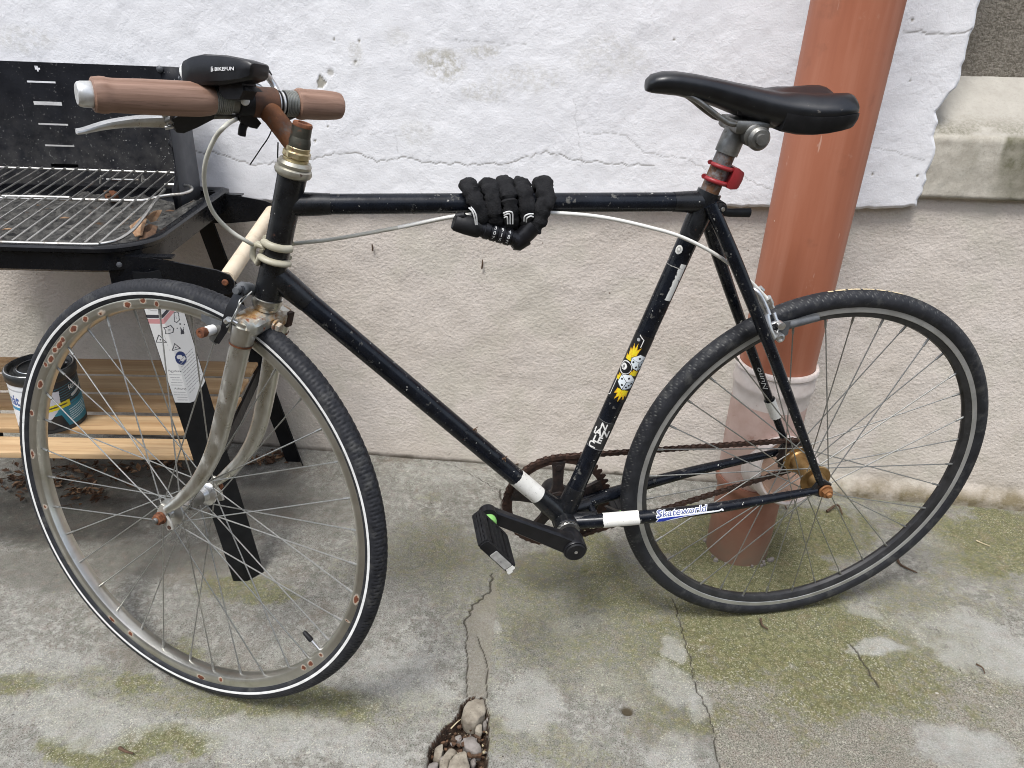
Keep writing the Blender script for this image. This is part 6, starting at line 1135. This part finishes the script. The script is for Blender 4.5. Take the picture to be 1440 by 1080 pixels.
m = MB(); m.tube([b1 - db * .004, b1, V((0.6143, 0.0240, 0.7933)), V((0.6272, 0.0220, 0.7966)), V((0.6300, 0.0220, 0.7976))], [.0125, .0135, .0130, .0120, .0100], 20, sx=.9); m.tube([(0.6275, 0.0240, 0.8048), (0.6176, 0.0260, 0.8062), (0.6147, 0.0260, 0.8025)], [.004, .005, .003], 10); lpart(m, 'lock_body', 'matblack')
camL = CAMB
for k, txt in enumerate(('482', '915', '307')):
    o = b0 + db * (.0105 + (k + .0) * .0098); f = camL - o; f = (f - db * f.dot(db)).normalized(); cv = Canvas(.022, .0075, 2600)
    for q, ch_ in enumerate(txt): cv.text(ch_, .0105 - .0, .0, .0001, WH)
    cv = Canvas(.0078, .022, 2600)
    for q, ch_ in enumerate(txt): cv.text(ch_, .0012, .0148 - q * .0070, .0075, (.62, .62, .6), sx=1.05)
    lput(cv.sheet('dial_digits', wrap(o, db * -1, f, .0124, cv.w, cv.h, 'x'), None))
for pts in ((((0.6132, 0.0405, 0.8206), (0.6088, 0.0425, 0.8166), (0.6060, 0.0430, 0.8093), (0.6036, 0.0410, 0.7984))), (((0.6104, 0.0405, 0.8216), (0.6060, 0.0425, 0.8166), (0.6032, 0.0430, 0.8093), (0.6018, 0.0410, 0.7984))),
            (((0.5677, 0.0400, 0.8128), (0.5636, 0.0425, 0.8154), (0.5581, 0.0430, 0.8155), (0.5560, 0.0425, 0.8116), (0.5549, 0.0400, 0.7986))), (((0.5667, 0.0400, 0.8100), (0.5635, 0.0425, 0.8126), (0.5598, 0.0430, 0.8118), (0.5582, 0.0400, 0.7986))), (((0.5665, 0.0400, 0.8072), (0.5633, 0.0425, 0.8088), (0.5616, 0.0405, 0.7988))),
            (((0.5399, 0.0395, 0.8021), (0.5399, 0.0425, 0.8096), (0.5346, 0.0430, 0.8125), (0.5285, 0.0410, 0.8119))), (((0.5370, 0.0395, 0.8011), (0.5370, 0.0425, 0.8068), (0.5325, 0.0430, 0.8097), (0.5283, 0.0410, 0.8081)))):
    m = MB(); m.tube(bez(pts, 4), .0010, 6); lpart(m, 'sleeve_stripe', 'stripe')

# ------------------------------------------------------------------ charcoal grill
QO, QXv, QYv = (-1.0350, -0.0550, 0.0000), (0.99255, 0.12187, 0.00000), (-0.12187, 0.99255, 0.00000)
QM = frame(QO, QXv, QYv, (0, 0, 1))
grill = tag(empty('charcoal_grill', None, QM), 'black charcoal grill cart with wind shield, cream side handle and slatted wooden shelf', 'grill')
def gp(m, name, mat, **k): return m.build(name, M[mat] if isinstance(mat, str) else mat, grill, **k)
XL = -0.74                                                           # left end of the firebox
RIMZ = .68
def outline(x0, x1, y0, y1, rf, rb=.02, n=7):
    p = []
    for cx, cy, r, a0 in ((x1 - rf, y0 + rf, rf, -90), (x1 - rb, y1 - rb, rb, 0), (x0 + rb, y1 - rb, rb, 90), (x0 + rf, y0 + rf, rf, 180)):
        p += [(cx + r * math.cos(math.radians(a0 + 90 * k / n)), cy + r * math.sin(math.radians(a0 + 90 * k / n))) for k in range(n + 1)]
    return p
def ring(o, z): return [Vector((x, y, z)) for x, y in o]
oR = [outline(XL + d, -.083 - d, .002 + d, .468 - d, .085 - d * .4) for d in (0, .004, .014, .022, .036)]
m = MB()
m.loft([ring(oR[2], .634), ring(oR[1], .640), ring(oR[1], RIMZ - .012), ring(oR[0], RIMZ - .009), ring(oR[0], RIMZ - .003), ring(oR[1], RIMZ), ring(oR[2], RIMZ), ring(oR[3], RIMZ - .003), ring(oR[3], RIMZ - .02), ring(oR[4], .637)], caps=False)
m.add(ring(oR[4], .637), [tuple(range(len(oR[4])))]); m.add(ring(oR[2], .634), [tuple(reversed(range(len(oR[2]))))]); gp(m, 'firebox', 'bbqblack', ang=35)
x = np.arange(XL + .05, -.118, .004); y = np.arange(.045, .432, .004); X, Y = np.meshgrid(x, y)
Z = .648 + .016 * (fbm(X, Y, 30, 5) - .5) + .012 * np.maximum(0, fbm(X, Y, 55, 6) - .45) * 2 + .010 * sstep(Y, .32, .43) + .012 * (fbm(X, Y, 8, 7) - .5)
grid_mesh('ash_bed', X, Y, Z, M['ash'], grill)['kind'] = 'stuff'
# wind shield: back sheet with slots, rounded corner, right wing with stepped front edge
def sheet_with_slots():
    x = np.arange(XL + .02, -.1845, .0035); z = np.arange(.672, .9175, .0035); slots = []
    bs = [((-0.4525, 0.4500, 0.8837), (-0.3973, 0.4500, 0.8776)), ((-0.4498, 0.4500, 0.8424), (-0.3939, 0.4500, 0.8361)), ((-0.4495, 0.4500, 0.8014), (-0.3912, 0.4500, 0.7964)), ((-0.4464, 0.4500, 0.7595), (-0.3885, 0.4500, 0.7557)), ((-0.4425, 0.4500, 0.7195), (-0.3869, 0.4500, 0.7155))]
    vs = [(a, .45, c) for c in z for a in x]; w = len(x); fs = []
    for j in range(len(z) - 1):
        for i in range(w - 1):
            cx, cz = x[i] + .00175, z[j] + .00175
            if any(a[0] < cx < b[0] and min(a[2], b[2]) < cz < max(a[2], b[2]) for a, b in bs): continue
            if (cx - (-0.4281, 0.4500, 0.9055)[0]) ** 2 + (cz - (-0.4281, 0.4500, 0.9055)[2]) ** 2 < .0045 ** 2: continue
            fs.append((j * w + i, j * w + i + 1, (j + 1) * w + i + 1, (j + 1) * w + i))
    m = MB(); m.add(vs, fs); o = m.build('shield_back', [M['sootdust']], grill, False, recalc=False)
    s = o.modifiers.new('thickness', 'SOLIDIFY'); s.thickness = .0015; return o
sheet_with_slots()
m = MB(); m.box(((XL - .19) / 2, .4645, .705), (1, 0, 0), (0, 1, 0), (0, 0, 1), -.19 - XL - .04, .002, .060, .0005); gp(m, 'slot_backing', 'bbqmatt')  # added black strip so the lowest slots read dark instead of showing bright wall
cor = [(-.190, .4515), (-.166, .4515)] + [(-.164 + .030 * math.sin(a), .4215 + .030 * math.cos(a)) for a in np.linspace(.1, PI / 2, 8)] + [(-.1340, .36), (-.1380, .322)]
tz = [.9185] + [.9185 - .002 * k for k in range(8)] + [.895, .868, .838]
m = MB(); n = len(cor); tops_ = [(-.190, .9185)]
zt = list(np.interp(np.arange(n), [0, 4, 9, 10, n - 1], [.9175, .917, .905, .885, .840])); cols = []
vs = []; nz = 9
for i in range(n):
    for j in range(nz): vs.append((cor[i][0], cor[i][1], .672 + (zt[i] - .672) * j / (nz - 1)))
fs = [(i * nz + j, (i + 1) * nz + j, (i + 1) * nz + j + 1, i * nz + j + 1) for i in range(n - 1) for j in range(nz - 1)]
m.add(vs, fs); k = len(m.v)
front = [(.322, .840), (.318, .815), (.318, .800), (.306, .796), (.306, .790), (.320, .784), (.320, .752), (.313, .747), (.313, .728), (.300, .716), (.288, .712), (.288, .700), (.290, .672)]
m.add([(-.1380, y_, z_) for y_, z_ in front] + [(-.1380, .322, z_) for z_ in np.linspace(.840, .672, len(front))], [(i, i + 1, len(front) + i + 1, len(front) + i) for i in range(len(front) - 1) if not (i == 0 and False)])
o = m.build('shield_wing', [M['soot'], M['bbqgrey']], grill, True, 35, recalc=False)
s = o.modifiers.new('thickness', 'SOLIDIFY'); s.thickness = .0016; s.offset = 0; s.use_rim = True; s.material_offset = 1
m = MB(); m.lathe([(.0065, 0), (.0065, .002), (.003, .0045), (0, .005)], (-0.1880, 0.4490, 0.9126), (0, -1, 0), 16); m.lathe([(.0045, 0), (.0045, .002), (0, .004)], (-.1375, .405, .90), (1, 0, 0), 12); gp(m, 'shield_screw', 'bbqgrey')
# legs: angle profile, splayed
LEG_FX, LEG_FY = .026, .028
def leg(foot, top, w=.030, fl=.028, name='leg'):
    a, b = V(foot), V(top); m = MB(); t = .0022; sec = [(-.0225, 0), (.0045, 0), (.0045 + LEG_FX, LEG_FY), (.0045 + LEG_FX - t, LEG_FY + t * .5), (.0045 - t * .5, t), (-.0225, t)]
    m.loft([[a + Vector((x_, y_, 0)) for x_, y_ in sec], [b + Vector((x_, y_, 0)) for x_, y_ in sec]]); return m
FL0, FL1 = Vector((-.0035, 0, 0)), Vector((-.089, .004, .640))
gp(leg(FL0, FL1), 'leg', 'bbqmatt', ang=20)
RL0, RL1 = Vector((.000, .448, 0)), Vector((-.148, .452, .650))
m = MB(); sec = [(-.024, 0), (.012, 0), (.024, -.024), (.022, -.025), (.011, -.002), (-.024, -.002)]; m.loft([[RL0 + Vector((a, b, 0)) for a, b in sec], [RL1 + Vector((a, b, 0)) for a, b in sec]]); gp(m, 'leg', 'bbqmatt', ang=20)
for f0, f1 in ((Vector((XL * 1 - .085, 0, 0)), Vector((XL, .004, .64))), (Vector((XL - .02, .448, 0)), Vector((XL + .07, .452, .64)))): gp(leg(f0, f1), 'leg', 'bbqmatt', ang=20)
for x0 in (-.030, XL - .04):
    m = MB(); a, b = Vector((x0, .006, .262)), Vector((x0 - .026, .446, .266)); sec = [(-.003, -.014), (.003, -.014), (.003, .014), (-.003, .014)]; m.loft([[a + Vector((p_, 0, q_)) for p_, q_ in sec], [b + Vector((p_, 0, q_)) for p_, q_ in sec]]); gp(m, 'shelf_rail', 'bbqmatt', ang=20)
# side handle on two brackets
for y0, pts in ((.020, [(-.155, .664), (-.080, .660), (.020, .642), (.040, .634), (.047, .622), (.044, .606), (.034, .600), (-.155, .600)]), (.425, [(-.16, .682), (-.105, .679), (.0, .662), (.020, .654), (.024, .640), (.016, .624), (-.085, .612), (-.16, .612)])):
    m = MB(); m.prism(pts, (0, y0, 0), (1, 0, 0), (0, 0, 1), (0, -1, 0), -.002, .002, .0006); m.box((-.10, y0 + .008, .672 if y0 > .2 else .660), (1, 0, 0), (0, 1, 0), (0, 0, 1), .10, .018, .003); gp(m, 'handle_bracket', 'bbqblack', ang=25)
m = MB(); m.tube([(.0335, .022, .626), (.0330, .03, .626), (.0100, .420, .640)], [.0125, .0135, .0135], 26); gp(m, 'handle_bar', 'cream')
m = MB(); m.lathe([(.0055, .002), (.0053, .004), (.0040, .0052), (0, .0052)], (.0325, .018, .622), (0, -1, 0), 16); gp(m, 'handle_bolt', 'rust')
for y_ in (-.001,):
    m = MB(); m.lathe([(.0045, 0), (.0042, .002), (0, .003)], (-0.1271, 0.0010, 0.6531), (0, -1, 0), 14); gp(m, 'firebox_screw', 'bbqgrey')
# shelf slats
for i in range(5):
    y0 = .004 + i * .0885; w_ = .0590; r_ = random.Random(i); m = MB(); xr = -.040 - .0035 * i + r_.uniform(-.004, .004)
    m.box(((XL - .03 + xr) / 2, y0 + w_ / 2, .2852 + r_.uniform(-.0008, .0008)), (1, 0, 0), (0, 1, 0), (0, 0, 1), xr - (XL - .03), w_, .0095, .0018)
    o = gp(m, 'shelf_slat', 'pine', ang=25)
    off = Vector((r_.uniform(0, 3), r_.uniform(0, 3), r_.uniform(0, 3))); me = o.data; me.transform(Matrix.Translation(off)); o.location = -off
# leg label: folded print, two plates
ld = (FL1 - FL0).normalized(); PR_N = 2600
WL_ = .78
def leg_label():
    h = .212; wF, wS = .0260, .0370; cv = Canvas(wF + wS, h, 1500, (.68, .68, .67)); T = (.05, .05, .06)
    top = h
    def dim(*a): pass
    # everything below is laid out along the leg, y = 0 at the lower end
    cv.cut(inpoly(cv.X, cv.Y, [(wF * .9, -.01), (wF + wS + .01, -.01), (wF + wS + .01, .040)]))
    cv.poly([(0, .160), (wF * .95, .160), (wF + wS, .186), (wF + wS, .192), (wF * .95, .166), (0, .166)], T); cv.poly([(0, .150), (wF * .95, .150), (wF + wS, .178), (wF + wS, .185), (wF * .95, .159), (0, .159)], (.55, .27, .27))
    cv.line([(wF * .75, .10), (wF * .70, .15)], .0005, (.45, .45, .45)); cv.line([(0, .100), (wF * .85, .100)], .0005, (.45, .45, .45))
    for x_, y_, s_ in ((.010, .122, .0085), (.031, .106, .0070)):
        cv.line([(x_ - s_, y_ - s_ * .7), (x_ + s_, y_ - s_ * .7), (x_, y_ + s_ * .9), (x_ - s_, y_ - s_ * .7)], .0015, T); cv.disc(x_, y_ - s_ * .15, .0012, T)
    cv.line([(.022, .132), (.034, .132), (.037, .138), (.034, .145), (.022, .143), (.024, .138), (.022, .132)], .0015, T); cv.text('18', .027, .1365, .0045, T)
    cv.line([(.042, .150), (.046, .165), (.053, .164), (.051, .150), (.045, .147), (.042, .150)], .0014, T); cv.text('2', .0455, .154, .005, T)
    cv.poly([(.046, .125), (.049, .138), (.051, .131), (.054, .137), (.052, .124)], T); cv.disc(.043, .137, .0012, T); cv.disc(.057, .140, .0012, T); cv.disc(.050, .143, .0015, T)
    cv.disc(.034, .084, .0095, (.025, .04, .13), .0125); cv.disc(.031, .087, .0038, (.68, .68, .68)); cv.disc(.037, .082, .0042, (.68, .68, .68)); cv.poly([(.031, .080), (.034, .090), (.037, .088), (.036, .077)], (.68, .68, .68))
    cv.line([(.010, .184), (.004, .190), (.006, .200), (.014, .202), (.018, .194)], .0028, T); cv.line([(.016, .186), (.010, .186)], .0022, T); cv.line([(.024, .186), (.022, .194), (.030, .196), (.031, .187), (.024, .186)], .0028, T); cv.line([(.030, .196), (.035, .206)], .002, T)
    cv.text('Figyelem:', .0065, .0600, .0058, T); cv.text('Achtung:', .0065, .0260, .0058, T)
    rr = random.Random(5)
    for y_ in (.0545, .0495, .0445, .0395, .0345, .0205, .0155, .0105, .0055):
        x_ = .003 + rr.uniform(0, .005)
        while x_ < wF - .004: l_ = rr.uniform(.002, .006); cv.line([(x_, y_), (x_ + l_, y_)], .0014, (.33, .33, .34)); x_ += l_ + .0016
    for q in range(13):
        y_ = .010 + q * .0056; x_ = wF + .004
        while x_ < wF + wS - .006:
            l_ = rr.uniform(.002, .007); sl_ = .55
            if y_ + (x_ - wF) * sl_ > (.040 * (x_ - wF * .9) / (wF * .1 + wS)) + .006: cv.line([(x_, y_ + (x_ - wF) * sl_), (x_ + l_, y_ + (x_ + l_ - wF) * sl_)], .0012, (.33, .33, .34))
            x_ += l_ + .0016
    for q in range(6): cv.line([(wF + .008, .186 + q * .004), (wF + .008 + rr.uniform(.01, .02), .195 + q * .004)], .0012, (.3, .3, .3))
    cv.text('ALFA', .0030, .2065, .0050, T); cv.line([(.006, .176), (.024, .177)], .0011, (.35, .35, .35)); cv.line([(.006, .173), (.020, .1735)], .0011, (.35, .35, .35))
    z0 = .402; s0 = z0 / ld.z
    fold = .0045; nfl = Vector((LEG_FX, LEG_FY, 0)); nfl.normalize()
    def fn(x, y):
        p = FL0 + ld * (s0 + y)
        if x <= wF: return p + Vector((fold - wF + x + .0002, -.0006, 0))
        return p + Vector((fold, 0, 0)) + nfl * (x - wF) + Vector((.0006, -.0001, 0))
    cv.sheet('warning_label', fn, grill)
leg_label()

# ------------------------------------------------------------------ cooking grate lying in the grill
GL = lambda x_, y_: .675 + (y_ - .035) * ((.716 - .675) / (.42 - .035)) + .0
grate, gput = holder('cooking_grate', QM, (-.40, .23, .69), 'chromed wire cooking grate lying across the grill above the ash', 'grate')
def gr(m, name): return gput(m.build(name, M['gridwire'], None))
def gz(x_, y_): return Vector((x_, y_, GL(x_, y_)))
m = MB(); fpth = [gz(-.73, .035), gz(-.70, .034)] + [gz(a, .034) for a in (-.5, -.3, -.20)] + bez([gz(-.172, .036), gz(-.150, .055), gz(-.142, .10), gz(-.1465, .16), gz(-.156, .24), gz(-.163, .315)], 6); m.tube(fpth, .0028, 10); gr(m, 'grate_rim')
m = MB(); m.tube([gz(-.73, .42), gz(-.166, .42)], .0026, 10); gr(m, 'grate_rim')
m = MB(); m.tube([gz(-.73, .235), gz(-.43, .240), gz(-.20, .247)] + bez([gz(-.180, .249), gz(-.160, .272), gz(-.140, .285), gz(-.122, .293), gz(-.112, .315), gz(-.122, .338), gz(-.145, .345), gz(-.172, .343)], 6), .0030, 10); gr(m, 'grate_rim')
m = MB(); m.tube([gz(-.43, .240) + Vector((0, 0, .0035)), gz(-.375, .242) + Vector((0, 0, .0035)), gz(-.31, .243) + Vector((0, 0, .0035))], .0032, 10); gr(m, 'grate_rim')
rod = None
for i in range(25):
    x_ = -.1690 - i * .0232; a, b = gz(x_, .034) + Vector((0, 0, .003)), gz(x_ + .002, .42) + Vector((0, 0, .003))
    if rod is None: m = MB(); m.tube([(0, 0, 0), (0, 0, (b - a).length)], .0016, 8); o = gr(m, 'grate_rod'); rod = o.data
    else: o = gput(link('grate_rod', rod, None))
    z = (b - a).normalized(); x = z.orthogonal().normalized(); o.matrix_basis = frame(a, x, z.cross(x), z)
gh, ghput = holder('wire_hook', QM, (-.30, .40, .68), 'small bent bright wire hook standing in the ash at the back of the grill', 'hook')
m = MB(); m.tube(bez([(-0.3255, 0.4000, 0.6939), (-0.3210, 0.4000, 0.7098)], 2), .0022, 8); m.tube([(-0.3110, 0.4000, 0.7030), (-0.2468, 0.4000, 0.7035)], .0020, 8); m.tube(bez([(-0.2404, 0.4000, 0.6994), (-0.2365, 0.4000, 0.7138), (-0.2353, 0.4000, 0.7039), (-0.2251, 0.4000, 0.7056)], 4), .0020, 8); ghput(m.build('hook_wire', M['gridwire'], None))

def leaf(name, pts, mat, label, cat='leaf', base=None, group=None, curl=.01):
    """pts = outline in the given base frame (x, y, z)"""
    P = [V(p) for p in pts]; c = sum(P, Vector()) / len(P); m = MB(); n = len(P)
    mid = [lerp(c, p, .55) + Vector((0, 0, curl * .5)) for p in P]; m.add([c] + mid + P, [(0, 1 + k, 1 + (k + 1) % n) for k in range(n)] + [(1 + k, 1 + n + k, 1 + n + (k + 1) % n, 1 + (k + 1) % n) for k in range(n)])
    m.v = [tuple(Vector(v) - c) for v in m.v]; m2 = MB(); k0 = len(m.v); m2.add(m.v, m.f); m2.add([tuple(Vector(v) - Vector((0, 0, .0012))) for v in m.v], [tuple(reversed(f)) for f in m.f])
    o = m2.build(name, M[mat], None, True, 60, recalc=False); o.matrix_world = (base or Matrix()) @ Matrix.Translation(c); return tag(o, label, cat, group)
leaf('dead_leaf', [(-0.1742, 0.1631, 0.6720), (-0.1639, 0.1783, 0.6800), (-0.1515, 0.1864, 0.6900), (-0.1534, 0.1975, 0.6820), (-0.1427, 0.1513, 0.6760), (-0.1373, 0.1248, 0.6680), (-0.1518, 0.1286, 0.6640), (-0.1610, 0.1410, 0.6680)], 'deadleaf', 'curled pale tan dead leaf in the right corner of the grill', base=QM)
leaf('dead_leaf', [(-0.1506, 0.1846, 0.6840), (-0.1421, 0.1981, 0.6900), (-0.1333, 0.2154, 0.6900), (-0.1357, 0.2048, 0.6820), (-0.1414, 0.1993, 0.6740), (-0.1494, 0.1960, 0.6720)], 'deadleaf', 'small tan dead leaf beside the curled leaf in the grill corner', base=QM)
leaf('dead_leaf', [(-0.1612, 0.1826, 0.6620), (-0.1565, 0.2108, 0.6640), (-0.1385, 0.1975, 0.6640), (-0.1252, 0.1479, 0.6620), (-0.1287, 0.1179, 0.6600), (-0.1439, 0.1255, 0.6600)], 'leafbrown', 'dark brown dead leaf under the tan leaves in the grill', base=QM, curl=.014)
ck, cput = holder('burnt_cone', QM, V((-0.2944, 0.3720, 0.6750)), 'burnt orange-brown fir cone lying on the ash below the grate', 'cone')
m = MB(); c = V((-0.3004, 0.3847, 0.6720)); d = Vector((.9, .3, .2)).normalized(); m.lathe([(.004, -.012), (.010, -.008), (.012, 0), (.010, .008), (.005, .012)], c, d, 14); o = cput(m.build('cone_body', M['rust'], None))
m = MB()
for q in range(10): a = q * .63; u = d.orthogonal().normalized(); w = d.cross(u); rdir = u * math.cos(a) + w * math.sin(a); m.box(c + rdir * .0115 + d * (-.008 + q * .0017), rdir, d, rdir.cross(d), .005, .008, .006, .001)
cput(m.build('cone_scale', M['leafbrown'], None))
for i, (px_, mt) in enumerate((((-0.3274, 0.2437, 0.6600), 'deadleaf'), ((-0.3842, 0.1565, 0.6600), 'deadleaf'), ((-0.1349, 0.2564, 0.6760), 'leafbrown'))):
    p = V(px_); leaf('bark_chip', [p + Vector((a, b, z)) for a, b, z in ((-.010, -.004, .002), (-.002, -.007, .004), (.008, -.002, .003), (.007, .005, .001), (-.004, .006, .002))], mt, ('small pale bark chip on the ash under the grate', 'small pale bark chip on the ash at the left picture edge', 'dark brown bark chip at the right corner of the grill')[i], 'bark chip', QM, curl=.003)

# ------------------------------------------------------------------ paint can on the shelf
can, cnput = holder('paint_can', QM, (-.374, .127, .2902), 'blue and white paint can with a dark lid on the wooden shelf', 'paint can')
cc = Vector((-.374, .127, .2902)); CRD, CH = .0575, .117
def cp(m, name, mat): return cnput(m.build(name, M[mat] if isinstance(mat, str) else mat, None))
m = MB(); m.lathe([(CRD - .002, 0), (CRD + .0012, .001), (CRD + .0012, .005), (CRD, .007), (CRD, CH - .008), (CRD + .0015, CH - .006)], cc, (0, 0, 1), 64); cp(m, 'can_body', 'canlid')
m = MB(); m.lathe([(CRD + .0010, CH - .016), (CRD + .0034, CH - .012), (CRD + .0034, CH + .001), (CRD + .0015, CH + .004), (CRD - .004, CH + .004), (CRD - .008, CH - .002), (CRD - .013, CH - .003), (CRD - .015, CH + .001), (CRD - .018, CH + .002), (CRD - .021, CH - .001), (0, CH - .001)], cc, (0, 0, 1), 64); cp(m, 'can_lid', 'canlid')
m = MB(); m.lathe([(CRD + .0008, CH + .0042), (CRD - .0005, CH + .0052), (CRD - .0020, CH + .0042)], cc, (0, 0, 1), 64, closed=True); m.lathe([(CRD - .019, CH + .0022), (CRD - .0200, CH + .0032), (CRD - .021, CH + .0020)], cc, (0, 0, 1), 64, closed=True); cp(m, 'can_rim', 'alu')
def can_print():
    Wd, Hd = 2 * PI * (CRD + .0006), CH - .022; cv = Canvas(Wd * .62, Hd, 1250, (.70, .73, .75)); w, h = cv.w, cv.h; TEAL, DK = (.015, .18, .27), (.012, .016, .022); P = lambda f, g: (f * w, g * h)
    x0 = .50
    cv.poly([P(x0, 0), P(1, 0), P(1, 1), P(x0 + .05, 1), P(x0 - .0, .6)], TEAL)
    cv.poly([P(x0 + .02, .45), P(.93, .52), P(.97, 1), P(x0 + .03, 1)], DK); n1 = fbm(cv.X, cv.Y, 60, 3)
    for q in range(9): cv.line([P(x0 + .03, .40 + q * .05), P(.9, .47 + q * .055)], .0016, (.02, .10, .15))
    cv.poly([P(x0 - .06, 0), P(x0 + .17, 0), P(x0 + .13, .27), P(x0 - .06, .27)], DK)
    cv.poly([P(x0 - .14, .02), P(x0 - .05, .10), P(x0 + .06, .24), P(x0 + .14, .46), P(x0 + .15, .78), P(x0 + .06, .80), P(x0 - .03, .55), P(x0 - .1, .4)], (.52, .54, .60))
    cv.poly([P(x0 + .02, .38), P(x0 + .22, .42), P(x0 + .22, .55), P(x0 + .02, .50)], (.62, .55, .03)); cv.line([P(x0 + .04, .45), P(x0 + .19, .485)], .003, (.06, .06, .03))
    cv.text('fém', w * (x0 + .24), h * .72, .015, (.6, .65, .66), rot=.18); cv.line([P(x0 + .26, .60), P(x0 + .42, .70)], .006, (.45, .5, .52))
    for q in range(6): cv.line([P(x0 + .20, .10 + q * .045), P(x0 + .42 - .02 * (q % 3), .155 + q * .045)], .0018, (.38, .55, .62))
    cv.poly([P(.955, 0), P(1, 0), P(1, 1), P(.955, 1)], (.55, .58, .6)); cv.poly([P(.93, .0), P(.94, .0), P(.94, 1), P(.93, 1)], (.4, .44, .47))
    cv.text('trinát', w * .10, h * .54, .029, (.03, .09, .30), grow=.0009, sx=.8); cv.poly([P(.0, .40), P(.30, .42), P(.46, .36), P(.46, .46), P(.30, .49), P(0, .48)], (.02, .22, .40)); cv.poly([P(.17, .55), P(.19, .55), P(.19, .74), P(.17, .74)], (.03, .35, .12))
    cv.line([P(.02, .86), P(.44, .86)], .003, (.4, .42, .45))
    aim = math.radians(-72); nrm = Vector((math.cos(aim), math.sin(aim), 0))
    cnput(cv.sheet('can_print', wrap(cc + Vector((0, 0, .009 + Hd / 2)), (0, 0, 1), nrm, CRD + .0007, w, h, 'y'), None))
can_print()
cv = Canvas(.030, .018, 1500, (.66, .68, .66)); oo = cc + Vector((.012, .012, CH + .0004)); cnput(cv.sheet('price_tag', lambda x_, y_: oo + Vector((x_ * .9 + y_ * .2, y_ * .9 - x_ * .25, .0004)), None))

# ------------------------------------------------------------------ litter and twigs
def litter(name, centers, n, label, seed, mats=('leafbrown', 'deadleaf', 'twig')):
    r = random.Random(seed); m = MB()
    for k in range(n):
        (cx, cy), rx, ry = r.choice(centers); x_, y_ = cx + r.gauss(0, rx), min(cy + r.gauss(0, ry), WALL_Y - .012); s_ = r.uniform(.005, .014); a = r.uniform(0, 2 * PI); m.cur = r.choices((0, 1, 2), (6, 2.2, 2))[0]
        if m.cur == 2: d = Vector((math.cos(a), math.sin(a), r.uniform(-.1, .2))) * s_ * 1.6; p = Vector((x_, y_, r.uniform(.003, .012))); m.tube([p - d, p, p + d + Vector((0, 0, .002))], [.0006, .0010, .0006], 5)
        else:
            t = Vector((math.cos(a), math.sin(a), r.uniform(-.4, .6))); b = Vector((-math.sin(a), math.cos(a), r.uniform(-.4, .6))); p = Vector((x_, y_, r.uniform(.003, .014)))
            m.add([p - t * s_, p - b * s_ * .5 + Vector((0, 0, .003)), p + t * s_, p + b * s_ * .5 + Vector((0, 0, .002)), p + Vector((0, 0, -.002))], [(0, 1, 4), (1, 2, 4), (2, 3, 4), (3, 0, 4)])
    o = m.build(name, [M[q] for q in mats], None, True, 60, recalc=False); return tag(o, label, kind='stuff')
litter('leaf_litter', [((-1.5797, 0.2543), .07, .03), ((-1.6536, 0.2309), .05, .03), ((-1.4912, 0.2865), .07, .025), ((-1.4020, 0.3226), .05, .02), ((-1.5091, 0.1687), .04, .02), ((-1.7025, 0.1992), .05, .03), ((-1.5731, 0.1884), .06, .02)], 300, 'brown leaf litter under the shelf of the grill', 5)
litter('leaf_litter', [((-1.1458, 0.3845), .02, .008), ((-1.1669, 0.3678), .02, .006), ((-1.1268, 0.4079), .02, .01), ((-1.1976, 0.3532), .02, .005)], 60, 'small heap of dry leaves around the rear grill foot', 6)
litter('leaf_litter', [((-0.5642, -0.3678), .025, .012), ((-0.5232, -0.3760), .012, .02), ((-0.5561, -0.3453), .02, .008), ((-0.5753, -0.3558), .015, .01)], 0, 'leaf crumbs in the broken hole', 7) if False else None
def twig(pts, r, label, mat='twig', cat='twig'):
    P = bez([V(p[0], p[1], h) for p, h in pts], 5); c = P[0].copy(); m = MB(); n = len(P); m.tube([p - c for p in P], [r * (1 - .55 * i / (n - 1)) for i in range(n)], 7); o = m.build('twig', M[mat], None); o.location = c; return tag(o, label, cat)
t = twig([((0.3159, 0.2020), .012), ((0.3166, 0.1782), .005), ((0.3285, 0.1658), .004), ((0.3440, 0.1518), .005)], .0032, 'brown knotty twig on the concrete right of the rear wheel')
twig([((-0.0196, -0.0327), .005), ((-0.0204, -0.0500), .006), ((-0.0099, -0.0580), .004)], .0026, 'tiny dark curled twig in front of the rear wheel')
twig([((0.3558, -0.0984), .004), ((0.3609, -0.1095), .007), ((0.3607, -0.1211), .004)], .0018, 'thin dark twig near the right picture edge')
twig([((-1.0737, -0.4474), .004), ((-1.0611, -0.4534), .006), ((-1.0482, -0.4544), .004)], .0030, 'short black twig in the green patch at bottom left')
twig([((0.5251, 0.2884), .004), ((0.5335, 0.2792), .005), ((0.5484, 0.2711), .004)], .0016, 'pale straw stalk on the concrete at far right', 'straw', 'straw')
twig([((0.2108, 0.3529), .006), ((0.2400, 0.3744), .012), ((0.2452, 0.3465), .006)], .0034, 'brown twig on the moss right of the drain pipe')
twig([((0.0880, 0.3526), .006), ((0.1066, 0.3611), .016), ((0.1176, 0.3511), .004)], .0034, 'dark curled twig at the foot of the drain pipe')
twig([((-0.5737, -0.3516), .004), ((-0.5661, -0.3411), .006), ((-0.5605, -0.3321), .004)], .0012, 'pale straw stalk across the broken hole', 'straw', 'straw')
twig([((-0.5552, 0.4360), .006), ((-0.5433, 0.4445), .007), ((-0.5312, 0.4531), .006)], .0030, 'small dark twig at the foot of the wall behind the crank')
twig([((0.0596, 0.0335), .004), ((0.0748, 0.0501), .01), ((0.0814, 0.0426), .004)], .0014, 'thin brown stalk lying in the moss inside the rear wheel')
